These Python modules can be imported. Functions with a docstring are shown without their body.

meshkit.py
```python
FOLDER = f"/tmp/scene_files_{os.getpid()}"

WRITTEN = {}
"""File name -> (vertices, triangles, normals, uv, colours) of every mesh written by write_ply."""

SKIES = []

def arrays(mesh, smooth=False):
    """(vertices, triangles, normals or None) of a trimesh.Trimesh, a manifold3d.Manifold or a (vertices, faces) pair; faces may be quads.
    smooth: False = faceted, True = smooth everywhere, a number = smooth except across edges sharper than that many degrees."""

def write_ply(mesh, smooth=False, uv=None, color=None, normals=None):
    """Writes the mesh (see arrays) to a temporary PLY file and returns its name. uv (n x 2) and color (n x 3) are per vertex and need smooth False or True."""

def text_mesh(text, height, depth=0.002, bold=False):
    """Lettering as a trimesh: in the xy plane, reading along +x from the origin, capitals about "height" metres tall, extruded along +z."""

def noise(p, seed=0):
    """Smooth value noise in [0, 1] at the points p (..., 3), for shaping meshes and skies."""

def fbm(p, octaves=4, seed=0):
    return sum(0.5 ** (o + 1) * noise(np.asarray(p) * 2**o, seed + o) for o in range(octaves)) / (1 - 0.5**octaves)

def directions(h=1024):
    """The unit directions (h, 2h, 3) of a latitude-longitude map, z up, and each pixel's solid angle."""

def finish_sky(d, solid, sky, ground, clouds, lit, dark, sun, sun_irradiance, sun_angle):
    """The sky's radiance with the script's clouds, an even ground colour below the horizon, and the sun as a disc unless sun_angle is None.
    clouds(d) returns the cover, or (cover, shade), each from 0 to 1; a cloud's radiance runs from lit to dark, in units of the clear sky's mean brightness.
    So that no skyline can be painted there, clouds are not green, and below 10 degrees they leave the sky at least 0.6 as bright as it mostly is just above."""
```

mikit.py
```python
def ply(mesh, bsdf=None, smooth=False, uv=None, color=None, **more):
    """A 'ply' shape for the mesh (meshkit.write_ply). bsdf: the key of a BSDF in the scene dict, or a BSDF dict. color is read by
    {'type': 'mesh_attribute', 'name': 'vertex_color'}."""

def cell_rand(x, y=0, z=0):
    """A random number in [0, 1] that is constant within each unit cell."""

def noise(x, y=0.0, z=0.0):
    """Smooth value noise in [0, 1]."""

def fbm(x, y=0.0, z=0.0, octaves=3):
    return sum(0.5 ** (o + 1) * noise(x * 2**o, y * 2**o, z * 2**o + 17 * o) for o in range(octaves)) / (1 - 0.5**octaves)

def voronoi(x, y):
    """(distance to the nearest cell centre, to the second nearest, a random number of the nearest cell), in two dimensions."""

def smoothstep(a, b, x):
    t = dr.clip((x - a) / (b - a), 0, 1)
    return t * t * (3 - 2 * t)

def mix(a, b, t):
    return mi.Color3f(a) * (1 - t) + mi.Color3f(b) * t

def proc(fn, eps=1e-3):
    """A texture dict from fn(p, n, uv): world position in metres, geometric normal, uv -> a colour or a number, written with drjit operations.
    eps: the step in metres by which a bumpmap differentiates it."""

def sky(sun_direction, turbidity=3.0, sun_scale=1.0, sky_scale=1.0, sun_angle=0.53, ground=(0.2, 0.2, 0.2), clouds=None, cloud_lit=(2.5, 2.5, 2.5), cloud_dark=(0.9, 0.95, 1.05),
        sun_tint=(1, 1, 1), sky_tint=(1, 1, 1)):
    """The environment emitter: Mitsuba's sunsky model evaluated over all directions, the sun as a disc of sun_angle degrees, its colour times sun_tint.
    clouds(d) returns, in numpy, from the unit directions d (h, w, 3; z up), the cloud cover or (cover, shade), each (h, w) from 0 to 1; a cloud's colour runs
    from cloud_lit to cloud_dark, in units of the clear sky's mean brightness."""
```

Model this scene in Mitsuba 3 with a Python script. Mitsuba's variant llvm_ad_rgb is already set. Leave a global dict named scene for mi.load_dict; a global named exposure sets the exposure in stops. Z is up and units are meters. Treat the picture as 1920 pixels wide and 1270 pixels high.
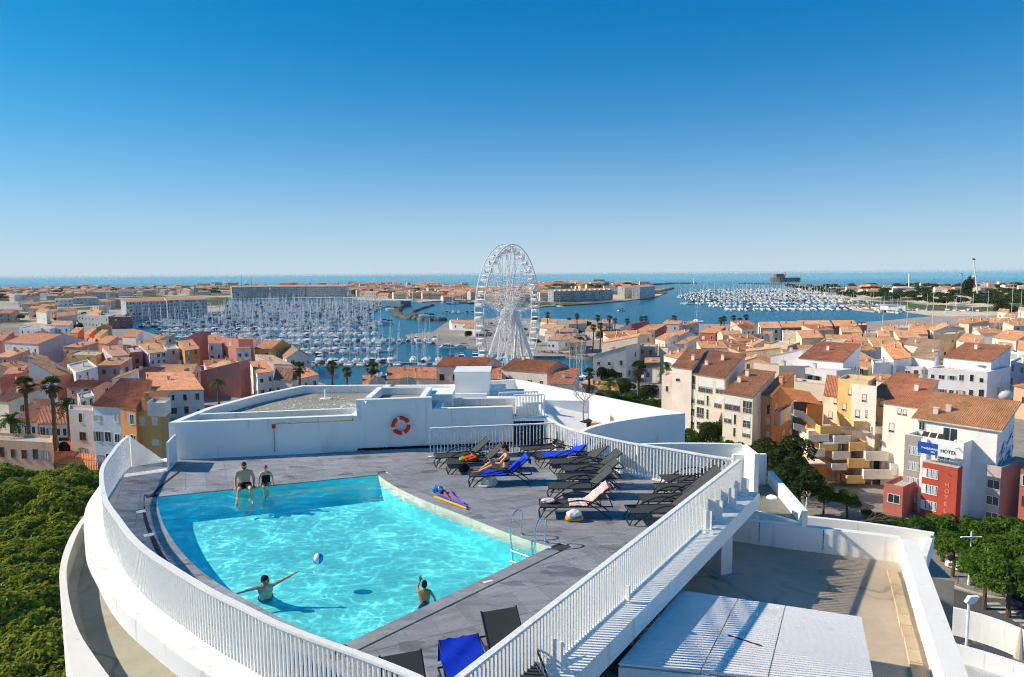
import math, random
import numpy as np
import trimesh, shapely
import shapely.geometry as sg
import manifold3d as m3
import drjit as dr
import mitsuba as mi
import mikit, meshkit
from mikit import noise, fbm, smoothstep, mix, cell_rand, voronoi

T = mi.ScalarTransform4f
PI = math.pi
scene, labels = {'type': 'scene'}, {}
exposure = 2.2

# ---------------------------------------------------------------- camera (0, 0, 38) looking north (+y), slightly down
CAM = np.array([0.0, 0.0, 38.0])
PITCH, ROLL, FOC = math.radians(5.44), math.radians(0.36), 1280.0
FWD = np.array([0, math.cos(PITCH), -math.sin(PITCH)])
UP0 = np.array([math.sin(ROLL), 0, math.cos(ROLL)])
RGT = np.cross(FWD, UP0); RGT /= np.linalg.norm(RGT)
UPV = np.cross(RGT, FWD)
scene['camera'] = {'type': 'perspective', 'fov': math.degrees(2 * math.atan(960 / FOC)), 'fov_axis': 'x', 'near_clip': 0.5, 'far_clip': 60000.0,
                   'to_world': T().look_at(CAM.tolist(), (CAM + FWD).tolist(), UP0.tolist())}

# ---------------------------------------------------------------- daylight: clear morning sky, sun from the left
ELEV = math.radians(35.0)
SUN = np.array([-0.9928 * math.cos(ELEV), 0.12 * math.cos(ELEV), math.sin(ELEV)])
scene['sky'] = mikit.sky(SUN.tolist(), turbidity=3.0, sun_scale=.86, sky_tint=(.0, .52, .82), sun_tint=(.94, 1.0, 1.09), ground=(.2, .2, .2),
                         clouds=lambda d: .97 * np.exp(-(np.clip(d[..., 2], 0, 1) / .125) ** 1.45), cloud_lit=(2.75, 3.4, 3.85))   # pale sea haze low over the horizon


def ray(px, py):
    d = FWD + (px - 960) / FOC * RGT + (635 - py) / FOC * UPV
    return d


def G(px, py, z):
    """where the line of sight of a pixel of the 1920 x 1270 photograph meets the level z"""
    d = ray(px, py)
    return CAM + d * ((z - CAM[2]) / d[2])


def GY(px, py, y):
    d = ray(px, py)
    return CAM + d * (y / d[1])


def G2(px, py, z):
    return G(px, py, z)[:2]


# ---------------------------------------------------------------- colours carried in uv, so that many colours share one BSDF
def C(h):
    """sRGB hex -> linear reflectance"""
    c = np.array([int(h[i:i + 2], 16) for i in (0, 2, 4)]) / 255
    return np.where(c <= .04045, c / 12.92, ((c + .055) / 1.055) ** 2.4)


def pack(c):
    r, g, b = [int(round(float(np.clip(x, 0, 1)) ** 0.5 * 63)) for x in c[:3]]
    return (r * 64 + g + 0.5, b * 64 + 0.5)


def unpack(uv):
    r = dr.floor(uv.x / 64)
    g = dr.floor(uv.x - r * 64)
    b = dr.floor(uv.y / 64)
    k = 1 / 63
    return mi.Color3f(dr.square(r * k), dr.square(g * k), dr.square(b * k))


def var(c, amount, rng):
    k = 1 + rng.uniform(-amount, amount)
    return np.clip(np.asarray(c) * k, 0, 1)


class MB:
    """collects coloured faces; every face keeps its own vertices"""

    def __init__(self, col=(.8, .8, .8)):
        self.v, self.f, self.c, self.n, self.col = [], [], [], 0, col

    def add(self, v, f, col=None):
        v, f = np.asarray(v, float), np.asarray(f, int)
        if f.shape[1] == 4:
            f = np.vstack([f[:, [0, 1, 2]], f[:, [0, 2, 3]]])
        self.v.append(v); self.f.append(f + self.n)
        self.c.append(np.tile(pack(self.col if col is None else col), (len(v), 1)))
        self.n += len(v)
        return self

    def mesh(self, m, col=None):
        return self.add(np.array(m.vertices), np.array(m.faces), col)

    def mani(self, m, col=None):
        k = m.to_mesh()
        return self.add(k.vert_properties[:, :3], k.tri_verts, col)

    def box(self, x0, x1, y0, y1, z0, z1, col=None, M=None):
        v = np.array([[x, y, z] for x in (x0, x1) for y in (y0, y1) for z in (z0, z1)], float)
        if M is not None:
            v = M(v)
        f = [[0, 1, 3, 2], [4, 6, 7, 5], [0, 4, 5, 1], [2, 3, 7, 6], [0, 2, 6, 4], [1, 5, 7, 3]]
        return self.add(v, f, col)

    def quad(self, a, b, c, d, col=None):
        return self.add([a, b, c, d], [[0, 1, 2, 3]], col)

    def tube(self, pts, r, sides=6, col=None, closed=False, caps=True):
        p = np.asarray(pts, float)
        r = np.broadcast_to(r, (len(p),))
        t = np.gradient(p, axis=0)
        if closed:
            t = np.roll(p, -1, 0) - np.roll(p, 1, 0)
        t /= np.linalg.norm(t, axis=1, keepdims=True) + 1e-12
        a = np.cross(t, [0, 0, 1.0])
        bad = np.linalg.norm(a, axis=1) < 1e-3
        a[bad] = np.cross(t[bad], [1.0, 0, 0])
        for i in range(1, len(a)):
            if np.dot(a[i], a[i - 1]) < 0:
                a[i] = -a[i]
        a /= np.linalg.norm(a, axis=1, keepdims=True)
        b = np.cross(t, a)
        ang = np.arange(sides) * 2 * PI / sides
        v = p[:, None] + r[:, None, None] * (np.cos(ang)[None, :, None] * a[:, None] + np.sin(ang)[None, :, None] * b[:, None])
        n = len(p)
        f = []
        for i in range(n if closed else n - 1):
            i2 = (i + 1) % n
            for j in range(sides):
                j2 = (j + 1) % sides
                f.append([i * sides + j, i * sides + j2, i2 * sides + j2, i2 * sides + j])
        self.add(v.reshape(-1, 3), f, col)
        if caps and not closed:
            for i in (0, n - 1):
                c = v[i]
                self.add(np.vstack([c, [p[i]]]), [[j, (j + 1) % sides, sides] for j in range(sides)], col)
        return self

    def prism(self, poly, z0, z1, col=None, ztop=None):
        """poly: xy points (any orientation) extruded; ztop: heights per vertex of the top"""
        p = np.asarray(poly, float)[:, :2]
        if sg.Polygon(p).exterior.is_ccw is False:
            p = p[::-1]
            ztop = None if ztop is None else np.asarray(ztop)[::-1]
        if ztop is None:
            m = trimesh.creation.extrude_polygon(sg.Polygon(p), z1 - z0, engine='earcut')
            m.apply_translation([0, 0, z0])
            return self.mesh(m, col)
        n = len(p)
        zt = np.asarray(ztop, float)
        bot, top = np.c_[p, np.full(n, z0)], np.c_[p, zt]
        self.add(np.vstack([bot, top]), [[i, (i + 1) % n, n + (i + 1) % n, n + i] for i in range(n)], col)
        tri = trimesh.creation.triangulate_polygon(sg.Polygon(p), engine='earcut')[1]
        self.add(top, tri, col)
        self.add(bot, np.asarray(tri)[:, ::-1], col)
        return self

    def out(self):
        return np.vstack(self.v), np.vstack(self.f), np.vstack(self.c)


def numbered(key):
    if key not in scene and key not in labels and key not in ROOTS:
        return key
    n = COUNT.get(key, 0)
    while True:
        n += 1
        k = f'{key}_{n:03d}'
        if k not in scene and k not in labels and k not in ROOTS:
            COUNT[key] = n
            return k


COUNT, ROOTS = {}, set()


def tag(key, label=None, cat=None, group=None, kind=None):
    d = {k: v for k, v in (('label', label), ('category', cat), ('group', group), ('kind', kind)) if v}
    if d:
        labels.setdefault(key, {}).update(d)
    return key


def thing(name, label, cat, group=None):
    key = numbered(name)
    ROOTS.add(key)
    return tag(key, label, cat, group)


def shape(m, bsdf, smooth=False, **more):
    """a shape dict of an MB (with its colours) or of a trimesh / (v, f)"""
    if isinstance(m, MB):
        v, f, c = m.out()
        if smooth is not False:
            if smooth is not True:
                tm = trimesh.Trimesh(v, f, process=False)
                tm.merge_vertices()
                # colours survive by nearest lookup of identical positions
                key = {tuple(np.round(p, 5)): q for p, q in zip(v, c)}
                tm = trimesh.graph.smooth_shade(tm, angle=np.radians(smooth), facet_minarea=None)
                c = np.array([key[tuple(np.round(p, 5))] for p in np.array(tm.vertices)])
                v, f = np.array(tm.vertices), np.array(tm.faces)
            return mikit.ply((v, f), bsdf, smooth=True, uv=c, **more)
        return mikit.ply((v, f), bsdf, smooth=False, uv=c, **more)
    if isinstance(m, m3.Manifold):
        k = m.to_mesh(); m = trimesh.Trimesh(k.vert_properties[:, :3], k.tri_verts, process=False)
    return mikit.ply(m, bsdf, smooth=smooth, **more)


def put(name, m, bsdf='paint', parent=None, smooth=False, label=None, cat=None, group=None, kind=None, to_world=None):
    key = numbered(f'{parent}__{name}' if parent else name)
    d = dict(m) if isinstance(m, dict) else shape(m, bsdf, smooth)
    if to_world is not None:
        d['to_world'] = to_world
    scene[key] = d
    tag(key, label, cat, group, kind)
    return key


def frame(o, u, v):
    """local (s, t, z) -> world with origin o and axes u, v"""
    o, u, v = np.asarray(o, float), np.asarray(u, float), np.asarray(v, float)
    def M(p):
        p = np.asarray(p, float)
        return np.c_[o[0] + p[:, 0] * u[0] + p[:, 1] * v[0], o[1] + p[:, 0] * u[1] + p[:, 1] * v[1], p[:, 2] + (o[2] if len(o) > 2 else 0)]
    return M


def spline(pts, n=60):
    """smooth curve through points (Catmull-Rom by chord length)"""
    from scipy.interpolate import CubicSpline
    p = np.asarray(pts, float)
    t = np.r_[0, np.cumsum(np.linalg.norm(np.diff(p, axis=0), axis=1))]
    return CubicSpline(t, p)(np.linspace(0, t[-1], n))


def offset_line(p, d):
    p = np.asarray(p, float)[:, :2]
    t = np.gradient(p, axis=0)
    t /= np.linalg.norm(t, axis=1, keepdims=True)
    return p + d * np.c_[-t[:, 1], t[:, 0]]


def strip_wall(mb, a, b, z0, z1, col=None):
    """a solid wall between two parallel polylines"""
    n = len(a)
    z0, z1 = np.broadcast_to(z0, (n,)), np.broadcast_to(z1, (n,))
    A0, A1, B0, B1 = np.c_[a[:, :2], z0], np.c_[a[:, :2], z1], np.c_[b[:, :2], z0], np.c_[b[:, :2], z1]
    for P, Q in ((A0, A1), (B1, B0), (A1, B1), (B0, A0)):
        mb.add(np.vstack([P, Q]), [[i, i + 1, n + i + 1, n + i] for i in range(n - 1)], col)
    for i in (0, n - 1):
        mb.quad(A0[i], A1[i], B1[i], B0[i], col)
    return mb


def resample(p, step):
    p = np.asarray(p, float)
    s = np.r_[0, np.cumsum(np.linalg.norm(np.diff(p, axis=0), axis=1))]
    n = max(2, int(round(s[-1] / step)) + 1)
    q = np.linspace(0, s[-1], n)
    return np.stack([np.interp(q, s, p[:, k]) for k in range(p.shape[1])], 1)


# ---------------------------------------------------------------- materials
def P(fn, rough=0.9, **k):
    return {'type': 'twosided', 'bsdf': {'type': 'principled', 'base_color': mikit.proc(fn) if callable(fn) else {'type': 'rgb', 'value': list(map(float, fn))}, 'roughness': rough, **k}}


def bumped(b, fn, scale, eps=2e-3):
    return {'type': 'bumpmap', 'arbitrary': mikit.proc(fn, eps), 'scale': scale, 'bsdf': b}


def f_plaster(p, n, uv):
    c = unpack(uv)
    big = fbm(p.x * .35 + 3, p.y * .35, p.z * .35)
    streak = noise(p.x * 2.3 + p.y * 1.7, p.y * .9, p.z * .18)
    fine = noise(p.x * 6, p.y * 6, p.z * 6)
    k = 0.80 + 0.24 * big + 0.10 * streak + 0.07 * fine
    dirt = smoothstep(.60, .85, fbm(p.x * .8, p.y * .8, p.z * .22 + 9))
    return c * k * (1 - .22 * dirt)


def f_white(p, n, uv):
    c = unpack(uv)
    big = fbm(p.x * .5, p.y * .5, p.z * 1.2)
    sp = noise(p.x * 9, p.y * 9, p.z * 9)
    st = smoothstep(.62, .9, fbm(p.x * 2.2, p.y * 2.2, p.z * .35 + 4))
    drip = smoothstep(.74, .95, noise(p.x * 7 + p.y * 3, p.y * 7 - p.x * 2, p.z * .7))
    return c * (.93 + .09 * big + .02 * sp) * (1 - .15 * st) * mix((1, 1, 1), (.84, .81, .76), drip * .85)


def f_roof(p, n, uv):
    c = unpack(uv)
    l = dr.sqrt(n.x * n.x + n.y * n.y) + 1e-4
    ax, ay = -n.y / l, n.x / l
    a = p.x * ax + p.y * ay
    d = p.x * ay - p.y * ax
    tile = cell_rand(dr.floor(a * 4.2), dr.floor(d * 2.8), 3)
    big = fbm(p.x * .45, p.y * .45, 2)
    lich = smoothstep(.56, .78, fbm(p.x * .9 + 7, p.y * .9, 5))
    row = .9 + .16 * smoothstep(.1, .4, dr.abs(a * 4.2 - dr.floor(a * 4.2) - .5))
    col = c * (.78 + .38 * tile) * (.76 + .48 * big) * row
    return mix(col, mi.Color3f(.24, .16, .07) * (.6 + .6 * tile), lich * .30)


def f_paint(p, n, uv):
    return unpack(uv) * (.93 + .1 * noise(p.x * 3, p.y * 3, p.z * 3))


def f_leaf(p, n, uv):
    return unpack(uv) * (.75 + .5 * noise(p.x * 1.1, p.y * 1.1, p.z * 1.1))


def f_deck(p, n, uv):
    c = unpack(uv)
    vein = fbm(p.x * 2.1 + 2 * noise(p.x, p.y, 1), p.y * 7.0 + 3 * noise(p.x * 1.3, p.y * 1.3, 4), 3, octaves=4)
    fine = noise(p.x * 26, p.y * 26, 2)
    wet = smoothstep(.66, .70, fbm(p.x * 1.1 + 5, p.y * 2.6, 8))
    dust = smoothstep(.4, .75, fbm(p.x * .5, p.y * .5, 2))
    return c * (.62 + .66 * vein + .14 * fine) * (1 + .25 * dust) * (1 - .35 * wet)


def f_conc(p, n, uv):
    c = unpack(uv)
    big = fbm(p.x * .45, p.y * .45, 4, octaves=4)
    pud = fbm(p.x * .32 + 11, p.y * .32, 2, octaves=4)
    edge = smoothstep(.025, .0, dr.abs(pud - .52)) + .6 * smoothstep(.02, .0, dr.abs(pud - .60))
    fine = noise(p.x * 9, p.y * 9, p.z * 9)
    lichen = smoothstep(.58, .72, fbm(p.x * 1.6, p.y * 1.6, 7, octaves=4))
    col = c * (.62 + .6 * big + .12 * fine)
    col = mix(col, mi.Color3f(.36, .30, .22), lichen * .3)
    return col * (1 - .34 * edge * smoothstep(.40, .62, fbm(p.x * .9, p.y * .9, 21)))


def f_gravel(p, n, uv):
    c = unpack(uv)
    return c * (.7 + .25 * noise(p.x * 18, p.y * 18, 1) + .4 * fbm(p.x * .6, p.y * .6, 3))


def f_ground(p, n, uv):
    big = fbm(p.x * .03, p.y * .03, 1)
    fine = fbm(p.x * .6, p.y * .6, 2)
    return mix((.20, .19, .175), (.33, .29, .25), big) * (.7 + .5 * fine)


def f_asph(p, n, uv):
    return mi.Color3f(.085, .085, .09) * (.7 + .4 * fbm(p.x * .5, p.y * .5, 3) + .25 * noise(p.x * 12, p.y * 12, 1))


def f_pave(p, n, uv):
    gx, gy = p.x * 1.6, p.y * 1.6
    j = dr.minimum(dr.abs(gx - dr.floor(gx) - .5), dr.abs(gy - dr.floor(gy) - .5))
    return mi.Color3f(.22, .205, .19) * (.75 + .3 * cell_rand(dr.floor(gx), dr.floor(gy), 2) + .3 * fbm(p.x * .4, p.y * .4, 2) - .1 * smoothstep(.47, .5, .5 - j))


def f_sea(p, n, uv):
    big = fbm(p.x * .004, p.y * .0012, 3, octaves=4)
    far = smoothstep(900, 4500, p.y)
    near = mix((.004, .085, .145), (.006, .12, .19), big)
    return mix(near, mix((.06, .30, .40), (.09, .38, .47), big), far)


def f_wave(p, n, uv):
    return (fbm(p.x * .9, p.y * .9, 1) + .6 * noise(p.x * .25, p.y * .25, 5)) * smoothstep(1500, 250, p.y)


def f_rock(p, n, uv):
    c = unpack(uv)
    return c * (.5 + .9 * fbm(p.x * .8, p.y * .8, p.z * .8))


def f_liner(p, n, uv):
    gx, gy = p.x * 4, p.y * 4
    return mi.Color3f(.13, .80, .84) * (.92 + .12 * fbm(p.x * .7, p.y * .7, p.z))


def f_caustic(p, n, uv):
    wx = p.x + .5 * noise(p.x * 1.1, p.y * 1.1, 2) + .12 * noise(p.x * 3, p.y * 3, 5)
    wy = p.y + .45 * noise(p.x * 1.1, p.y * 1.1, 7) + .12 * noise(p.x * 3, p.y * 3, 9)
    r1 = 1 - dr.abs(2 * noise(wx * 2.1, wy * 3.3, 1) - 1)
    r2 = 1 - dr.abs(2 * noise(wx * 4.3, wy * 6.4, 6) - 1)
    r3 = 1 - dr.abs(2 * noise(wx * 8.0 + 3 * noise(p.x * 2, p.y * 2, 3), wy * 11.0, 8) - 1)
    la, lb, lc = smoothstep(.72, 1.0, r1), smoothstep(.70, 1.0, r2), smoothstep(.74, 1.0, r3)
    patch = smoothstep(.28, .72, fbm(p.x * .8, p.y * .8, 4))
    k = .76 + .10 * patch + (.50 * la * lb + .26 * la + .28 * lb + .44 * lc * (.3 + lb)) * (.35 + .75 * patch)      # bright caustic lines painted into the transmittance; the waves do not refract light
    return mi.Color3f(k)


B = {
    'plaster': bumped(P(f_plaster, .92), lambda p, n, uv: fbm(p.x * 5, p.y * 5, p.z * 5), .02),
    'white_wall': P(f_white, .75),
    'white_metal': P(f_white, .38),
    'roof': P(f_roof, .9),
    'paint': P(f_paint, .45),
    'matte': P(f_paint, .95),
    'gloss': P(f_paint, .18, clearcoat=.6),
    'leaf': {'type': 'principledthin', 'base_color': mikit.proc(f_leaf), 'roughness': .5, 'diff_trans': .7, 'eta': 1.4},
    'deck_tile': bumped(P(f_deck, .62), lambda p, n, uv: fbm(p.x * 9, p.y * 14, 2), .006),
    'concrete': bumped(P(f_conc, .92), lambda p, n, uv: fbm(p.x * 6, p.y * 6, 2), .01),
    'gravel': P(f_gravel, .95),
    'ground': P(f_ground, .95),
    'asphalt': P(f_asph, .85),
    'paving': P(f_pave, .9),
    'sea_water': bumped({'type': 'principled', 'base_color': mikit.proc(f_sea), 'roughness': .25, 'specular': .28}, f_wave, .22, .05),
    'rock': P(f_rock, .9),
    'scrub': P(lambda p, n, uv: mix(unpack(uv), mi.Color3f(.055, .075, .03), smoothstep(.40, .58, fbm(p.x * .018, p.y * .012, 4, octaves=4))) * (.7 + .5 * fbm(p.x * .2, p.y * .2, 2)), .95),
    'liner': P(f_liner, .6),
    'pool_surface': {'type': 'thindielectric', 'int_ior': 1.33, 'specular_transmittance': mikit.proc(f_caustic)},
    'skin': {'type': 'twosided', 'bsdf': {'type': 'principled', 'base_color': mikit.proc(f_paint), 'roughness': .5, 'specular': .4}},
    'steel': {'type': 'twosided', 'bsdf': {'type': 'roughconductor', 'material': 'Cr', 'alpha': .12}},
    'glass': {'type': 'twosided', 'bsdf': {'type': 'principled', 'base_color': {'type': 'rgb', 'value': [.03, .045, .06]}, 'roughness': .06, 'specular': .8}},
}
scene.update(B)
# ================================================================ the white building with the pool on its roof
ZD = 31.5          # pool deck
ZR = 29.85         # lower roofs around it
WHITE, OFFW, SLATE = C('eeece8'), C('d9d6cf'), C('84878d')
rng = random.Random(4)

LEFT = spline([(-13.1, 22.87), (-12.83, 21.89), (-12.3, 20.5), (-11.75, 19.15), (-11.13, 18.03), (-10.45, 16.95), (-9.75, 15.95), (-9.05, 15.1), (-8.08, 13.94), (-7.12, 12.95),
               (-6.38, 12.3), (-5.65, 11.68), (-4.95, 11.12), (-4.42, 10.74), (-3.91, 10.36), (-2.51, 9.5), (-1.25, 8.72)], 140)
RA, RB = np.array([6.6, 19.45]), np.array([-0.92, 8.50])
RDIR = (RB - RA) / np.linalg.norm(RB - RA); ROUT = np.array([-RDIR[1], RDIR[0]])       # outwards, to the right
RIGHT = np.stack([RA + (RB - RA) * k for k in np.linspace(0, 1, 60)])
FAR = spline([(6.6, 19.45), (5.58, 20.1), (4.68, 20.85), (3.86, 21.42), (3.29, 21.98), (2.43, 22.95), (1.86, 23.85), (1.42, 25.1), (1.15, 27.0), (1.13, 29.0)], 80)
POOL = np.vstack([spline([(-10.5, 19.63), (-9.76, 18.3), (-8.75, 16.77), (-7.71, 15.43), (-6.41, 14.05), (-5.1, 12.95), (-4.01, 12.1), (-3.05, 11.42)], 40),
                  [(0.92, 15.77)], spline([(0.92, 15.77), (-.03, 16.55), (-1.17, 17.75), (-2.48, 19.1), (-3.66, 20.55), (-4.38, 21.72)], 26)[1:]])
WALLB = np.array([(1.35, 25.75), (0.1, 25.62), (-3.13, 25.3), (-5.56, 24.81), (-11.9, 23.72)])
deck_poly = sg.Polygon(np.vstack([RIGHT[::-1], FAR[:55], WALLB, LEFT])).buffer(0)
pool_poly = sg.Polygon(POOL).buffer(0)


def poly_mesh(poly, z0, z1, col, mb=None):
    mb = mb or MB(col)
    for g in getattr(poly, 'geoms', [poly]):
        if g.area < 1e-4:
            continue
        m = trimesh.creation.extrude_polygon(g, z1 - z0, engine='earcut')
        m.apply_translation([0, 0, z0])
        mb.mesh(m, col)
    return mb


bld = thing('hotel_building', 'white curved rooftop building in the foreground carrying the swimming pool and its terraces', 'building')
# the structural deck with its white rim, seen outside the railings as a ledge and a fascia
edge = sg.Polygon(np.vstack([RIGHT[::-1], FAR[:55], WALLB, LEFT])).buffer(0)
rim = edge.buffer(.46, join_style=2).intersection(sg.box(-20, 5, 8.2, 24.6))
put('deck_slab', poly_mesh(rim.difference(pool_poly.buffer(.02)), ZD - .42, ZD - .036, WHITE), 'white_wall', bld)
rimtop = rim.difference(edge.buffer(-.05))
put('ledge', poly_mesh(rimtop, ZD - .036, ZD, WHITE), 'white_wall', bld)
below = MB(OFFW)
poly_mesh(edge.buffer(-2.3).difference(pool_poly.buffer(.3)), ZR - 1.0, ZD - .42, C('8c8c8c'), below)
put('core_wall', below, 'white_wall', bld)

# ---- pool deck of stone tiles, each a piece; a course of coping stones round the pool
U = np.array([.903, .43]); V = np.array([-.43, .903])
coping = pool_poly.buffer(.32, join_style=2).difference(pool_poly)
coping = coping.intersection(deck_poly)
corr = deck_poly.buffer(-.06).difference(pool_poly.buffer(.36, join_style=2))
put('screed', poly_mesh(corr, ZD - .036, ZD - .010, C('9a9a98')), 'concrete', bld)
deck = tag(put('pool_deck', poly_mesh(coping.buffer(-.004), ZD - .036, ZD - .02, C('3c3d40')), 'concrete'), kind='structure')
tw, tl = .60, .90
tiles = []
for i in range(-32, 42):
    for j in range(-10, 50):
        o = np.array([-3.0, 14.0]) + U * (i * tw) + V * ((j - 14) * tl + (i % 2) * .0)
        q = sg.Polygon([o + U * .006 + V * .006, o + U * (tw - .006) + V * .004, o + U * (tw - .006) + V * (tl - .006), o + U * .004 + V * (tl - .006)])
        c = q.intersection(corr)
        if c.area > .01:
            tiles.append((c.centroid.y - c.area * 3, c))
tiles.sort(key=lambda t: t[0])
rest = MB(SLATE)
for k, (_, c) in enumerate(tiles):
    col = var(SLATE, .09, rng) * np.array([1, 1, 1.03])
    if k < 235:
        m = MB(col); poly_mesh(c, ZD - .012, ZD + rng.uniform(-.0012, .0012), col, m)
        put('tile', m, 'deck_tile', deck)
    else:
        poly_mesh(c, ZD - .012, ZD, col, rest)
if rest.n:
    put('far_tiles', rest, 'deck_tile', deck, kind='stuff')
ring = np.vstack([POOL, POOL[:1]])
rs = resample(ring, .82)
outer = pool_poly.buffer(.32, join_style=2)
for k in range(len(rs) - 1):
    a, b = rs[k], rs[k + 1]
    d = (b - a) / np.linalg.norm(b - a)
    nrm = np.array([-d[1], d[0]])
    q = sg.Polygon([a - nrm * .05 + d * .004, b - nrm * .05 - d * .004, b + nrm * .5 - d * .004, a + nrm * .5 + d * .004]).union(
        sg.Polygon([a - nrm * .5 + d * .004, b - nrm * .5 - d * .004, b + nrm * .05 - d * .004, a + nrm * .05 + d * .004])).intersection(coping)
    if q.area > .02:
        put('coping_stone', poly_mesh(q, ZD - .02, ZD + .008, var(C('8a8d93'), .1, rng)), 'deck_tile', deck)
# dark drain slot along the left walkway and a few chips of paper / worn spots
slot_c = offset_line(POOL[:40], 0)
ch = spline([(-11.1, 22.2), (-10.95, 20.9), (-10.75, 19.9), (-10.2, 18.4), (-9.25, 16.85), (-8.2, 15.35), (-7.0, 14.05), (-5.9, 13.0)], 60)
dm = MB(C('1c2740')); strip_wall(dm, offset_line(ch, .05), offset_line(ch, -.05), ZD - .01, ZD + .006)
put('drain_channel', dm, 'matte', deck, label='dark drain slot curving along the left edge of the pool')
for a, b, w in (((232, 893), (312, 882), .20), ((256, 962), (273, 959), .12), ((270, 1006), (289, 1002), .12)):
    pa, pb = G2(*a, ZD), G2(*b, ZD)
    d = (pb - pa) / np.linalg.norm(pb - pa); n_ = np.array([-d[1], d[0]]) * w
    m = MB(C('e6e4df')); m.prism([pa - n_, pb - n_, pb + n_, pa + n_], ZD + .002, ZD + .016)
    put('white_marking', m, 'white_wall', deck)
pa = G2(905, 1092, ZD)
m = MB(C('e6e4df')); m.prism([pa, pa + U * .22, pa + U * .22 - V * .08, pa - V * .08], ZD + .002, ZD + .016)
put('white_marking', m, 'white_wall', deck)

# ---- pool basin and water
POOLZ, WATZ = ZD - .74, ZD - .10
basin = MB(C('ffffff'))
n = len(POOL)
v = np.vstack([np.c_[POOL, np.full(n, POOLZ)], np.c_[POOL, np.full(n, ZD - .02)]])
basin.add(v, [[i, (i + 1) % n, n + (i + 1) % n, n + i] for i in range(n)])
poly_mesh(pool_poly.buffer(.01), POOLZ - .05, POOLZ, C('ffffff'), basin)
pool = tag(put('swimming_pool', basin, 'liner'), 'turquoise fan shaped swimming pool sunk in the dark stone deck', 'swimming pool')
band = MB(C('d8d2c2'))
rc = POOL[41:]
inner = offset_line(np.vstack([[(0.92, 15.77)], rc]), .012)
strip_wall(band, np.vstack([[(0.92, 15.77)], rc]), inner, ZD - .30, ZD - .012)  # separate paler colour along the top of the right wall only
put('tile_band', band, 'white_wall', pool, label='pale band along the curved right wall of the pool')
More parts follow.
